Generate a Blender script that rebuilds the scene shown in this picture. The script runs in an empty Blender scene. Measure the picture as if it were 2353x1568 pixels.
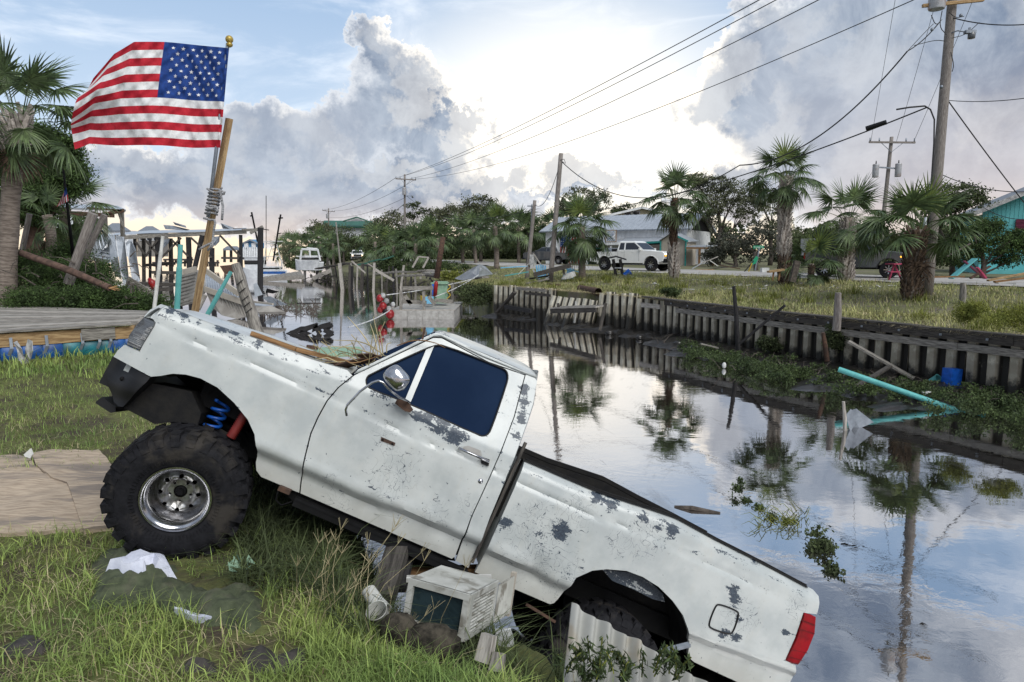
import bpy, bmesh, math, random
import numpy as np
from mathutils import Vector, Matrix, Euler
from mathutils.geometry import delaunay_2d_cdt
sc = bpy.context.scene
C = sc.collection
rnd = random.Random(7)
nr = np.random.default_rng(11)
PI = math.pi
R = math.radians

# ---------------------------------------------------------------- camera
CAM = Vector((0, 0, 1.75)); PITCH = R(7.2); FPX = 1569.5; CX, CY = 1176.5, 784.0
camd = bpy.data.cameras.new('camera'); cam = bpy.data.objects.new('camera', camd); C.objects.link(cam)
camd.sensor_width = 36; camd.lens = 36 * FPX / 2353; camd.clip_start = .05; camd.clip_end = 6000
cam.location = CAM; cam.rotation_euler = (PI / 2 - PITCH, 0, 0); sc.camera = cam
def ray(px, py):
 a = (px - CX) / FPX; b = -(py - CY) / FPX
 return Vector((a, math.cos(PITCH) + b * math.sin(PITCH), -math.sin(PITCH) + b * math.cos(PITCH)))
def atz(px, py, z=0.):
 d = ray(px, py); return CAM + d * ((z - CAM.z) / d.z)
def aty(px, py, y):
 d = ray(px, py); return CAM + d * (y / d.y)
def azel(px, py):
 d = ray(px, py).normalized(); return math.atan2(d.x, d.y), math.asin(d.z)

# ---------------------------------------------------------------- node helpers
class NT:
 def __init__(s, tree): s.t = tree; s.n = tree.nodes; s.l = tree.links
 def add(s, typ, **kw):
  n = s.n.new(typ)
  for k, v in kw.items(): setattr(n, k, v)
  return n
 def put(s, inp, v):
  if v is None: return
  if isinstance(v, bpy.types.NodeSocket): s.l.new(v, inp)
  else: inp.default_value = v
 def math(s, op, a, b=None, c=None, clamp=False):
  n = s.add('ShaderNodeMath', operation=op, use_clamp=clamp)
  s.put(n.inputs[0], a); s.put(n.inputs[1], b); s.put(n.inputs[2], c); return n.outputs[0]
 def vm(s, op, a, b=None, scale=None):
  n = s.add('ShaderNodeVectorMath', operation=op)
  s.put(n.inputs[0], a); s.put(n.inputs[1], b)
  if scale is not None: s.put(n.inputs['Scale'], scale)
  return n.outputs['Value'] if op in ('LENGTH', 'DISTANCE', 'DOT_PRODUCT') else n.outputs[0]
 def noise(s, vec, scale, detail=4., rough=.5, dist=0., col=False):
  n = s.add('ShaderNodeTexNoise'); s.put(n.inputs['Vector'], vec)
  n.inputs['Scale'].default_value = scale; n.inputs['Detail'].default_value = detail
  n.inputs['Roughness'].default_value = rough; n.inputs['Distortion'].default_value = dist
  return n.outputs['Color' if col else 'Fac']
 def mr(s, v, a, b, c=0., d=1., smooth=True):
  n = s.add('ShaderNodeMapRange', interpolation_type='SMOOTHSTEP' if smooth else 'LINEAR')
  s.put(n.inputs[0], v); s.put(n.inputs[1], a); s.put(n.inputs[2], b); s.put(n.inputs[3], c); s.put(n.inputs[4], d)
  return n.outputs[0]
 def mix(s, f, a, b, mode='MIX'):
  n = s.add('ShaderNodeMix', data_type='RGBA', blend_type=mode)
  s.put(n.inputs[0], f)
  for i, v in ((6, a), (7, b)):
   if isinstance(v, (tuple, list)): v = (*v[:3], 1)
   s.put(n.inputs[i], v)
  return n.outputs[2]

# ---------------------------------------------------------------- world: Nishita sky with banks of cloud
SUN_AZ, SUN_EL = R(148), R(47)
w = bpy.data.worlds.new('World'); sc.world = w; w.use_nodes = True
T = NT(w.node_tree); T.n.clear()
out = T.add('ShaderNodeOutputWorld'); bg = T.add('ShaderNodeBackground'); T.l.new(bg.outputs[0], out.inputs[0])
gen = T.add('ShaderNodeTexCoord').outputs['Generated']
sky = T.add('ShaderNodeTexSky', sky_type='NISHITA'); sky.sun_disc = False
sky.sun_elevation = SUN_EL; sky.sun_rotation = SUN_AZ
sep = T.add('ShaderNodeSeparateXYZ'); T.l.new(gen, sep.inputs[0])
az = T.math('ARCTAN2', sep.outputs[0], sep.outputs[1]); el = T.math('ARCSINE', sep.outputs[2])
cmb = T.add('ShaderNodeCombineXYZ'); T.l.new(az, cmb.inputs[0]); T.l.new(el, cmb.inputs[1])
P0 = cmb.outputs[0]
n1 = T.vm('SUBTRACT', T.noise(gen, 5.5, 2, .5, col=True), (.5, .5, .5))
n2 = T.vm('SUBTRACT', T.noise(gen, 19., 8, .66, col=True), (.5, .5, .5))
warp = T.vm('ADD', T.vm('SCALE', n1, scale=.13), T.vm('SCALE', n2, scale=.14))
PW = T.vm('ADD', P0, warp)
G = azel(1300, 300)
def blobs_field(P, blobs):
 acc = None
 for (x, y, rx, ry) in blobs:
  a, e = azel(x, y); k = 1 / FPX * math.cos(e)
  v = T.vm('MULTIPLY', T.vm('SUBTRACT', P, (a, e, 0)), (1 / (rx * k), 1 / (ry * k), 0))
  d = T.math('SUBTRACT', 1., T.vm('LENGTH', v))
  acc = d if acc is None else T.math('SMOOTH_MAX', acc, d, .3)
 return acc
LEFTB = [(885, 130, 60, 80), (940, 190, 95, 80), (900, 280, 130, 110), (700, 320, 180, 90), (560, 330, 110, 90),
         (480, 420, 330, 70), (250, 390, 170, 50), (1010, 330, 120, 110), (1120, 420, 120, 60), (860, 430, 320, 55), (1290, 410, 110, 55),
         (1400, 440, 130, 38), (1060, 270, 70, 35), (600, 465, 420, 55), (1000, 480, 260, 40), (260, 440, 240, 50)]
RIGHTB = [(1690, 130, 150, 95), (1640, 205, 110, 100), (1830, 60, 160, 90), (1800, 260, 190, 170), (2080, 130, 260, 200),
          (2330, 250, 260, 200), (2050, 370, 330, 140), (1700, 440, 200, 60), (2300, 480, 300, 120), (2450, 60, 200, 150)]
def field(P):
 a = blobs_field(P, LEFTB); b = blobs_field(P, RIGHTB)
 return T.math('MAXIMUM', a, b)
f0 = field(PW)
f1 = field(T.vm('ADD', PW, T.vm('SCALE', T.vm('NORMALIZE', T.vm('SUBTRACT', (G[0], G[1] + .05, 0), P0)), scale=.045)))
# unseen clouds over the rest of the sky, thickened to grey the water's reflection
ng = T.noise(gen, 2.3, 7, .58)
outside = T.math('MAXIMUM', T.mr(T.math('ABSOLUTE', az), .72, 1.0), T.mr(el, .345, .43))
fgen = T.math('SUBTRACT', T.math('MULTIPLY', T.math('SUBTRACT', ng, .38), 5.), T.math('MULTIPLY', T.math('SUBTRACT', 1., outside), 3.))
fall = T.math('MAXIMUM', f0, fgen)
mask = T.mr(fall, -.02, .10)
thick = T.mr(fall, 0., .55)
glow = T.mr(T.vm('LENGTH', T.vm('MULTIPLY', T.vm('SUBTRACT', P0, (G[0], G[1], 0)), (1., 1.5, 0))), 0., .37, 1., 0.)
rim = T.math('MULTIPLY', T.mr(T.math('SUBTRACT', f0, f1), -.10, .30), T.mr(f0, 0., .55, 1., .22))
nb = T.noise(gen, 11., 8, .64, .4)
nb2 = T.noise(gen, 3.2, 3, .5)
# clear sky colour: pale blue above, white haze round the glow, warm cream at the horizon
nish = T.mix(1., sky.outputs[0], (.072, .072, .072), 'MULTIPLY')
grad = T.mix(T.mr(el, .02, .55), (.64, .75, .88), (.25, .42, .67))
base = T.mix(.28, grad, nish)
ml = T.noise(T.vm('MULTIPLY', gen, (1., 1., 3.2)), 3.4, 7, .6, 1.2)
base = T.mix(T.math('MULTIPLY', T.mr(ml, .44, .74), .65), base, (.82, .87, .94))
base = T.mix(T.math('POWER', glow, .8), base, (1.08, 1.03, .93))
warm = T.mr(el, .0, .11, 1., 0.)
base = T.mix(T.math('MULTIPLY', warm, .92), base, (1.05, .84, .58))
# cloud colour
ccol = T.mix(T.mr(nb, .32, .66), (.16, .21, .30), (.385, .44, .52))
ccol = T.mix(T.math('MULTIPLY', T.mr(nb2, .45, .65), .40), ccol, (.48, .52, .59))
ccol = T.mix(T.math('MULTIPLY', T.mr(az, .25, .6), T.mr(el, .28, .02, 0., .6)), ccol, (.66, .57, .54))
ccol = T.mix(T.math('MULTIPLY', T.mr(el, .10, .0), .7), ccol, (.78, .62, .50))
edge = T.math('SUBTRACT', 1., thick)
ccol = T.mix(T.math('MULTIPLY', T.math('POWER', edge, 1.6), .75), ccol, (.76, .78, .81))
ccol = T.mix(T.math('MULTIPLY', rim, T.math('ADD', .42, T.math('MULTIPLY', glow, 1.6)), clamp=True), ccol, (1.15, 1.06, .92))
skycol = T.mix(mask, base, ccol)
lowc = T.mr(el, -.02, .0)
skycol = T.mix(lowc, (.30, .31, .30), skycol)
T.l.new(skycol, bg.inputs[0]); bg.inputs[1].default_value = 1.0
w.cycles.sampling_method = 'MANUAL'; w.cycles.sample_map_resolution = 512

sund = bpy.data.lights.new('sun', 'SUN'); sun = bpy.data.objects.new('sun', sund); C.objects.link(sun)
sund.energy = 2.4; sund.angle = R(45); sund.color = (1, .99, .95)
sd = Vector((math.sin(SUN_AZ) * math.cos(SUN_EL), math.cos(SUN_AZ) * math.cos(SUN_EL), math.sin(SUN_EL)))
sun.rotation_euler = sd.to_track_quat('Z', 'Y').to_euler()
vs = sc.view_settings; vs.view_transform = 'Standard'; vs.look = 'None'; vs.gamma = 1; vs.exposure = 0.36; vs.use_curve_mapping = False
sc.render.engine = 'CYCLES'

# ---------------------------------------------------------------- materials
MATS = {}
def M(name, col, rough=.7, metal=0., col2=None, scale=6., bump=.25, spec=.4, uv=None, island=.0, detail=5., coat=0., bscale=None, stain=None, transl=0.):
 m = bpy.data.materials.new(name); m.use_nodes = True; t = NT(m.node_tree); MATS[name] = m
 b = t.n['Principled BSDF']
 if uv: vec = t.vm('MULTIPLY', t.add('ShaderNodeUVMap').outputs[0], (uv[0], uv[1], 1))
 else: vec = t.add('ShaderNodeTexCoord').outputs['Object']
 oi = t.add('ShaderNodeObjectInfo').outputs['Random']
 vec2 = t.vm('ADD', vec, t.vm('SCALE', (13., 7., 5.), scale=oi))
 n = t.noise(vec2, scale, detail, .6)
 c2 = col2 or tuple(c * .55 for c in col)
 c = t.mix(t.mr(n, .32, .68), c2, col)
 if stain:
  ns = t.noise(vec2, stain[1], 4, .6, .4); c = t.mix(t.math('MULTIPLY', t.mr(ns, .5, .66), stain[2] if len(stain) > 2 else .8), c, stain[0])
 if island:
  g = t.add('ShaderNodeNewGeometry').outputs['Random Per Island']
  c = t.mix(1., c, t.mix(g, (1 - island,) * 3, (1 + island,) * 3), 'MULTIPLY')
 t.l.new(c, b.inputs['Base Color'])
 b.inputs['Roughness'].default_value = rough; b.inputs['Metallic'].default_value = metal
 b.inputs['Specular IOR Level'].default_value = spec; b.inputs['Coat Weight'].default_value = coat
 if bump:
  bn = t.add('ShaderNodeBump'); bn.inputs['Strength'].default_value = bump; bn.inputs['Distance'].default_value = .02
  hh = n if not bscale else t.noise(vec2, bscale, 4, .6)
  t.l.new(hh, bn.inputs['Height']); t.l.new(bn.outputs[0], b.inputs['Normal'])
 if transl:
  tr = t.add('ShaderNodeBsdfTranslucent'); t.l.new(c, tr.inputs[0]); mx = t.add('ShaderNodeMixShader'); mx.inputs[0].default_value = transl
  t.l.new(b.outputs[0], mx.inputs[1]); t.l.new(tr.outputs[0], mx.inputs[2]); t.l.new(mx.outputs[0], t.n['Material Output'].inputs[0])
 return m
def wood(name, col, col2=None, **k):
 k.setdefault('uv', (3., 26.)); k.setdefault('scale', 1.6); k.setdefault('bump', .5); k.setdefault('rough', .85)
 return M(name, col, col2=col2, **k)
wood('grey_wood', (.30, .28, .25), (.10, .09, .08)); wood('dark_wood', (.085, .075, .066), (.022, .019, .017))
wood('pale_wood', (.44, .41, .37), (.19, .17, .15)); wood('brown_wood', (.30, .17, .075), (.12, .06, .025))
wood('tan_wood', (.42, .29, .15), (.20, .12, .055)); wood('fresh_wood', (.58, .36, .17), (.38, .2, .09))
wood('pole_wood', (.27, .245, .225), (.13, .11, .10)); wood('black_wood', (.028, .026, .028), (.008, .008, .009))
wood('white_wood', (.62, .62, .60), (.33, .32, .30))
M('plywood', (.45, .36, .27), .9, col2=(.27, .21, .155), uv=(2., 16.), scale=3., bump=.3, stain=((.14, .12, .11), .35, .75))
M('black_plastic', (.010, .010, .011), .5, col2=(.006, .006, .007), bump=.05, spec=.3)
M('black_metal', (.008, .008, .009), .7, col2=(.004, .004, .004), bump=.2, spec=.15)
M('liner', (.009, .009, .010), .8, col2=(.016, .015, .014), bump=.4, scale=12, spec=.15)
M('rubber', (.013, .013, .016), .8, col2=(.007, .007, .009), bump=.25, scale=25, spec=.2, stain=((.06, .052, .043), 3., .55))
M('chrome', (.62, .62, .64), .18, 1., col2=(.36, .36, .38), bump=.05, scale=9)
M('dull_chrome', (.5, .5, .5), .34, 1., col2=(.2, .19, .18), bump=.1, scale=20)
M('blue_spring', (.01, .09, .42), .35, bump=0); M('red_rubber', (.20, .022, .018), .55, bump=.1)
M('lens_clear', (.10, .11, .12), .12, col2=(.05, .05, .055), uv=(1., 60.), scale=1.5, bump=.5, spec=.9)
M('tail_red', (.26, .001, .005), .2, col2=(.12, .001, .003), bump=.03, spec=.3, coat=.08)
M('tail_dark', (.16, .004, .006), .25, bump=.03)
M('galv', (.50, .53, .57), .42, .5, col2=(.38, .41, .45), scale=3, bump=.06)
M('galv_dull', (.28, .31, .35), .5, .45, col2=(.17, .19, .22), scale=5, bump=.15)
M('rust', (.10, .052, .032), .85, col2=(.04, .024, .018), scale=9, bump=.4)
M('teal_pvc', (.14, .46, .44), .38, col2=(.10, .36, .35), bump=.02, stain=((.05, .2, .19), 6., .35))
M('white_pvc', (.66, .66, .63), .45, col2=(.45, .44, .41), bump=.03)
M('white_paint', (.70, .71, .72), .5, col2=(.54, .55, .56), bump=.08, scale=2)
M('white_plastic', (.70, .71, .70), .45, col2=(.5, .5, .49), bump=.05)
M('white_ac', (.50, .50, .47), .5, col2=(.34, .34, .31), bump=.1, scale=4, stain=((.10, .085, .06), 5., .75))
M('fins', (.03, .055, .065), .5, col2=(.015, .03, .035), bump=.1)
M('green_cloth', (.085, .10, .055), .95, col2=(.040, .050, .027), scale=14, bump=.5, bscale=160, stain=((.16, .13, .11), 5, .22))
M('white_cloth', (.66, .68, .78), .95, col2=(.5, .52, .62), scale=9, bump=.3, bscale=120)
M('rope', (.36, .36, .37), .95, col2=(.16, .16, .17), uv=(60., 4.), scale=1.5, bump=.8)
M('mud', (.055, .047, .042), .7, col2=(.022, .019, .018), scale=9, bump=.9)
M('wetmud', (.026, .023, .021), .28, col2=(.012, .011, .010), scale=7, bump=.9, spec=.6)
M('blue_drum', (.008, .09, .33), .38, col2=(.01, .055, .20), bump=.04, scale=4, stain=((.03, .03, .03), 3, .5))
M('teal_drum', (.008, .17, .20), .4, col2=(.01, .09, .12), bump=.04, scale=4, stain=((.03, .03, .03), 3, .5))
M('leaf', (.085, .12, .040), .75, col2=(.035, .055, .020), scale=1.3, bump=0, island=.55, transl=.25)
M('leaf_oak', (.15, .16, .085), .8, col2=(.065, .075, .042), scale=.5, bump=0, island=.55, transl=.2)
M('leaf_dark', (.09, .115, .045), .8, col2=(.038, .052, .020), scale=1.2, bump=0, island=.6, transl=.2)
M('leaf_cedar', (.075, .125, .034), .85, col2=(.026, .046, .014), scale=2.2, bump=0, island=.6, transl=.2)
M('leaf_grey', (.10, .105, .080), .85, col2=(.042, .045, .033), scale=1.5, bump=0, island=.5, transl=.15)
M('leaf_yellow', (.24, .25, .05), .85, col2=(.13, .155, .035), scale=2.5, bump=0, island=.45, transl=.3)
M('palm', (.13, .18, .07), .5, col2=(.055, .09, .038), scale=1.6, bump=0, island=.45, transl=.22, spec=.5)
M('palm_yellow', (.15, .19, .045), .55, col2=(.08, .12, .03), scale=1.6, bump=0, island=.35, transl=.3)
M('palm_bark', (.27, .225, .19), .95, col2=(.12, .095, .08), uv=(24., 3.), scale=1.4, bump=.9)
M('boot_pale', (.50, .45, .41), .95, col2=(.27, .235, .21), scale=9, bump=.5, island=.4)
M('boot_brown', (.17, .115, .08), .95, col2=(.045, .03, .022), scale=9, bump=.6, island=.5)
M('bark', (.12, .10, .085), .95, col2=(.05, .042, .036), scale=9, bump=.9)
M('red_bark', (.14, .085, .065), .95, col2=(.06, .038, .03), scale=7, bump=.8)
M('grass', (.33, .40, .11), .7, col2=(.16, .24, .065), scale=.9, bump=0, island=.55, transl=.3)
M('grass_far', (.37, .36, .15), .8, col2=(.21, .235, .085), scale=.35, bump=0, island=.5, transl=.25)
M('straw', (.58, .50, .31), .8, col2=(.30, .25, .13), scale=3, bump=0, island=.35, transl=.25)
M('concrete', (.38, .37, .35), .85, col2=(.25, .24, .225), scale=4, bump=.3)
M('teal_house', (.13, .44, .46), .75, col2=(.10, .37, .39), scale=1.2, bump=.05)
M('maroon', (.17, .022, .06), .6, bump=.1); M('cream', (.60, .55, .40), .8, col2=(.52, .47, .34), scale=1, bump=.05)
M('tan_siding', (.42, .38, .32), .8, col2=(.35, .31, .26), scale=1, bump=.05); M('teal_trim', (.03, .30, .27), .6, bump=.05)
M('green_roof', (.03, .12, .085), .6, col2=(.025, .09, .065), scale=.4, bump=.1); M('blue_house', (.10, .26, .44), .8, col2=(.08, .21, .37), scale=1, bump=.05)
M('grey_roof', (.20, .22, .25), .6, col2=(.14, .16, .19), bump=.1); M('salmon', (.48, .22, .17), .8, bump=.05)
M('blue_plastic', (.012, .13, .62), .4, bump=.03); M('sky_paint', (.22, .55, .78), .55, col2=(.15, .42, .65), bump=.05)
M('pink_paint', (.46, .05, .12), .55, bump=.05); M('red_plastic', (.30, .012, .014), .35, col2=(.18, .010, .012), bump=.03)
M('green_cab', (.26, .40, .28), .6, col2=(.18, .30, .21), bump=.1); M('yellow_rope', (.55, .38, .04), .8, bump=.2)
M('camo', (.075, .065, .05), .95, col2=(.014, .013, .011), scale=13, bump=1., spec=.1); M('foam', (.45, .45, .45), .8, col2=(.22, .22, .22), bump=.3, scale=8)
M('silver_paint', (.40, .42, .43), .3, .3, col2=(.34, .36, .37), bump=.0, coat=.5, scale=1); M('car_white', (.74, .75, .74), .25, col2=(.66, .66, .64), bump=0, coat=.6, scale=1)
M('car_dark', (.07, .075, .08), .22, col2=(.05, .055, .06), bump=0, coat=.8, scale=1); M('glass_dark', (.012, .015, .02), .06, col2=(.008, .01, .014), bump=0, spec=.9)
M('glass_cab', (.015, .028, .060), .3, col2=(.009, .018, .042), bump=0, scale=1.2, spec=.0)
M('amber', (.75, .28, .02), .3, bump=0); M('sign_green', (.01, .26, .13), .5, bump=0, col2=(.01, .24, .12)); M('sign_red', (.55, .02, .02), .5, bump=0, col2=(.5, .02, .02))
M('flag_red', (.50, .018, .035), .85, col2=(.40, .012, .025), bump=.25, scale=30, transl=.25); M('flag_white', (.80, .80, .80), .85, col2=(.70, .70, .70), bump=.25, scale=30, transl=.25, stain=((.34, .30, .27), 16, .25))
M('flag_blue', (.012, .055, .25), .85, col2=(.010, .035, .16), bump=.25, scale=30, transl=.2); M('brass', (.42, .30, .07), .4, .4, bump=.05)
M('sheet_pile', (.46, .435, .37), .6, col2=(.36, .34, .285), scale=3, bump=.15, stain=((.09, .085, .07), 5., .55))
M('transformer', (.42, .43, .45), .5, .2, col2=(.33, .33, .34), bump=.1, stain=((.22, .10, .05), 3., .5)); M('wire', (.018, .018, .02), .6, bump=0)
M('siding_wreck', (.34, .32, .29), .75, col2=(.22, .20, .18), scale=1.5, bump=.1)
M('letter', (.05, .05, .06), .6, bump=0); M('letter_blue', (.03, .16, .42), .6, bump=0); M('letter_white', (.75, .75, .75), .6, bump=0)
def emis(name, col, s):
 m = M(name, col, .3, bump=0); b = m.node_tree.nodes['Principled BSDF']; b.inputs['Emission Color'].default_value = (*col, 1); b.inputs['Emission Strength'].default_value = s
emis('headlamp_on', (1, .93, .72), 6.); emis('marker_on', (1, .42, .04), 2.2)

# ---------------------------------------------------------------- mesh builder
class MB:
 def __init__(s): s.v = []; s.f = []; s.m = []; s.uv = []; s.mi = 0
 def face(s, idx, uv=None): s.f.append(tuple(idx)); s.m.append(s.mi); s.uv.append(uv)
 def poly(s, pts):
  i = len(s.v); s.v += [tuple(p) for p in pts]; s.face(range(i, i + len(pts)), None); return s
 def bar(s, a, b, wd=.1, h=.1, roll=0., up=None, taper=1., end=(0, 0)):
  a = Vector(a); b = Vector(b); d = (b - a); L = d.length or 1e-6; d = d / L
  u0 = Vector(up) if up is not None else (Vector((0, 0, 1)) if abs(d.z) < .97 else Vector((0, 1, 0)))
  sx = d.cross(u0).normalized(); sz = sx.cross(d).normalized()
  if roll: q = Matrix.Rotation(roll, 3, d); sx = q @ sx; sz = q @ sz
  i = len(s.v); o = rnd.random() * 7
  for (p, k) in ((a, 1.), (b, taper)):
   for (cx, cz) in ((-1, -1), (1, -1), (1, 1), (-1, 1)): s.v.append(tuple(p + sx * (cx * wd / 2 * k) + sz * (cz * h / 2 * k)))
  for k in range(4):
   j = (k + 1) % 4; wv = (wd if k % 2 == 0 else h)
   s.face((i + k, i + j, i + 4 + j, i + 4 + k), ((o, k * .3), (o, k * .3 + wv), (o + L, k * .3 + wv), (o + L, k * .3)))
  s.face((i + 3, i + 2, i + 1, i), ((o, 0), (o, .1), (o + .1, .1), (o + .1, 0))); s.face((i + 4, i + 5, i + 6, i + 7), ((o, 0), (o, .1), (o + .1, .1), (o + .1, 0)))
  return s
 def box(s, c, sz, rz=0., rx=0., ry=0.):
  m = Euler((rx, ry, rz)).to_matrix(); c = Vector(c)
  ax = m @ Vector((1, 0, 0)); a = c - ax * sz[0] / 2; b = c + ax * sz[0] / 2
  return s.bar(a, b, sz[1], sz[2], up=m @ Vector((0, 0, 1)))
 def tube(s, pts, r, n=8, caps=True, jit=0.):
  pts = [Vector(p) for p in pts]; rs = r if isinstance(r, (list, tuple)) else [r] * len(pts)
  i0 = len(s.v); L = 0; o = rnd.random() * 5; prev = None; us = []
  for k, p in enumerate(pts):
   d = (pts[min(k + 1, len(pts) - 1)] - pts[max(k - 1, 0)]).normalized()
   if prev is None: x = d.orthogonal().normalized()
   else: x = (prev - d * prev.dot(d)).normalized()
   prev = x; y = d.cross(x)
   if k: L += (p - pts[k - 1]).length
   us.append(L + o)
   for j in range(n):
    a = 2 * PI * j / n; rr = rs[k] * (1 + (rnd.random() - .5) * jit)
    s.v.append(tuple(p + x * math.cos(a) * rr + y * math.sin(a) * rr))
  for k in range(len(pts) - 1):
   for j in range(n):
    a = i0 + k * n + j; b = i0 + k * n + (j + 1) % n; c0 = rs[0] * 6.283
    s.face((a, b, b + n, a + n), ((us[k], j / n * c0), (us[k], (j + 1) / n * c0), (us[k + 1], (j + 1) / n * c0), (us[k + 1], j / n * c0)))
  if caps and n > 2:
   s.face(tuple(i0 + j for j in range(n))[::-1]); s.face(tuple(i0 + (len(pts) - 1) * n + j for j in range(n)))
  return s
 def lathe(s, prof, c=(0, 0, 0), axis=(0, 1, 0), n=40, closed=False):
  """prof: list of (radius, distance along axis)"""
  ax = Vector(axis).normalized(); x = ax.orthogonal().normalized(); y = ax.cross(x); c = Vector(c); i0 = len(s.v)
  for (r, t) in prof:
   for j in range(n):
    a = 2 * PI * j / n; s.v.append(tuple(c + ax * t + x * (r * math.cos(a)) + y * (r * math.sin(a))))
  m = len(prof)
  for k in range(m if closed else m - 1):
   k2 = (k + 1) % m
   for j in range(n):
    j2 = (j + 1) % n; s.face((i0 + k * n + j, i0 + k * n + j2, i0 + k2 * n + j2, i0 + k2 * n + j))
  return s
 def grid(s, fn, nu, nv, closeu=False):
  i0 = len(s.v)
  for a in range(nu):
   for b in range(nv): s.v.append(tuple(fn(a / (nu - 1), b / (nv - 1))))
  for a in range(nu - 1):
   for b in range(nv - 1):
    i = i0 + a * nv + b
    s.face((i, i + nv, i + nv + 1, i + 1), ((a / (nu - 1), b / (nv - 1)), ((a + 1) / (nu - 1), b / (nv - 1)), ((a + 1) / (nu - 1), (b + 1) / (nv - 1)), (a / (nu - 1), (b + 1) / (nv - 1))))
  return s
 def sphere(s, c, r, n=10, m=7, sq=(1, 1, 1), jit=0.):
  c = Vector(c); i0 = len(s.v)
  s.v.append((c.x, c.y, c.z + r * sq[2]))
  for a in range(1, m):
   th = PI * a / m
   for b in range(n):
    ph = 2 * PI * b / n; q = r * (1 + (rnd.random() - .5) * jit)
    s.v.append((c.x + q * sq[0] * math.sin(th) * math.cos(ph), c.y + q * sq[1] * math.sin(th) * math.sin(ph), c.z + q * sq[2] * math.cos(th)))
  s.v.append((c.x, c.y, c.z - r * sq[2])); e = len(s.v) - 1
  for b in range(n):
   s.face((i0, i0 + 1 + b, i0 + 1 + (b + 1) % n)); s.face((e, i0 + 1 + (m - 2) * n + (b + 1) % n, i0 + 1 + (m - 2) * n + b))
   for a in range(m - 2):
    p = i0 + 1 + a * n + b; q = i0 + 1 + a * n + (b + 1) % n; s.face((p, p + n, q + n, q))
  return s
 def mesh(s, name, mats, smooth=False, sharp=None, origin=(0, 0, 0)):
  me = bpy.data.meshes.new(name); o = Vector(origin)
  v = np.array(s.v, float).reshape(-1, 3) - np.array(o)
  me.from_pydata(v.tolist(), [], s.f)
  if not isinstance(mats, (list, tuple)): mats = [mats]
  for m in mats: me.materials.append(MATS[m] if isinstance(m, str) else m)
  if len(mats) > 1: me.polygons.foreach_set('material_index', s.m)
  ul = me.uv_layers.new(name='UVMap'); arr = np.zeros((len(me.loops), 2)); k = 0
  for f, u in zip(s.f, s.uv):
   if u is not None: arr[k:k + len(f)] = u
   else:
    P = v[list(f)]; nrm = np.abs(np.cross(P[1] - P[0], P[2] - P[0])); ax = int(np.argmax(nrm)); ii = [(1, 2), (0, 2), (0, 1)][ax]; arr[k:k + len(f)] = P[:, ii]
   k += len(f)
  ul.data.foreach_set('uv', arr.ravel().astype(np.float32))
  if smooth: me.polygons.foreach_set('use_smooth', [True] * len(me.polygons))
  me.update()
  if smooth and sharp: me.set_sharp_from_angle(angle=R(sharp))
  return me
 def build(s, name, mats, parent=None, smooth=False, sharp=None, origin=None):
  if origin is None: origin = ORIG.get(parent.name, (0, 0, 0)) if parent else (0, 0, 0)
  o = bpy.data.objects.new(name, s.mesh(name, mats, smooth, sharp, origin)); C.objects.link(o)
  if parent: o.parent = parent; ORIG[o.name] = origin
  return o
ORIG = {}
def root(name, label, cat, loc=(0, 0, 0), group=None, world=True):
 o = bpy.data.objects.new(name, None); C.objects.link(o); o.location = loc; o.empty_display_size = .1
 ORIG[o.name] = tuple(loc) if world else (0, 0, 0)
 o['label'] = label; o['category'] = cat
 if group: o['group'] = group
 return o
def tag(o, label, cat, group=None, kind=None):
 o['label'] = label
 if cat: o['category'] = cat
 if group: o['group'] = group
 if kind: o['kind'] = kind
 return o
def struct(o): o['kind'] = 'structure'; return o
def simple(name, mb, mat, label, cat, group=None, smooth=False, sharp=None, kind=None):
 vs_ = np.array(mb.v); c = vs_.mean(0); c[2] = vs_[:, 2].min()
 o = mb.build(name, mat, None, smooth, sharp, origin=tuple(c)); o.location = tuple(c); ORIG[o.name] = tuple(c)
 return tag(o, label, cat, group, kind)
def copy_tree(o, parent=None):
 c = o.copy(); C.objects.link(c)
 if parent: c.parent = parent
 for ch in o.children: copy_tree(ch, c)
 return c
def npmesh(name, V, F, mat, parent=None, smooth=False):
 """big meshes from numpy: V (n,3), F (m,k) with one k"""
 me = bpy.data.meshes.new(name); k = F.shape[1]
 me.vertices.add(len(V)); me.vertices.foreach_set('co', V.astype(np.float32).ravel())
 me.loops.add(F.size); me.loops.foreach_set('vertex_index', F.astype(np.int32).ravel())
 me.polygons.add(len(F)); me.polygons.foreach_set('loop_start', np.arange(0, F.size, k, dtype=np.int32))
 me.update(calc_edges=True)
 if smooth: me.polygons.foreach_set('use_smooth', [True] * len(F))
 me.materials.append(MATS[mat] if isinstance(mat, str) else mat)
 o = bpy.data.objects.new(name, me); C.objects.link(o)
 if parent: o.parent = parent
 return o
def smooth01(t): t = min(1, max(0, t)); return t * t * (3 - 2 * t)
def hnoise(x, y, s=0):
 return (math.sin(x * 1.7 + s) * math.cos(y * 1.3 - s * 2) + math.sin(x * 3.9 - y * 2.7 + s) * .5 + math.sin(x * 8.3 + y * 7.1 + s) * .25) / 1.75
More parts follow.
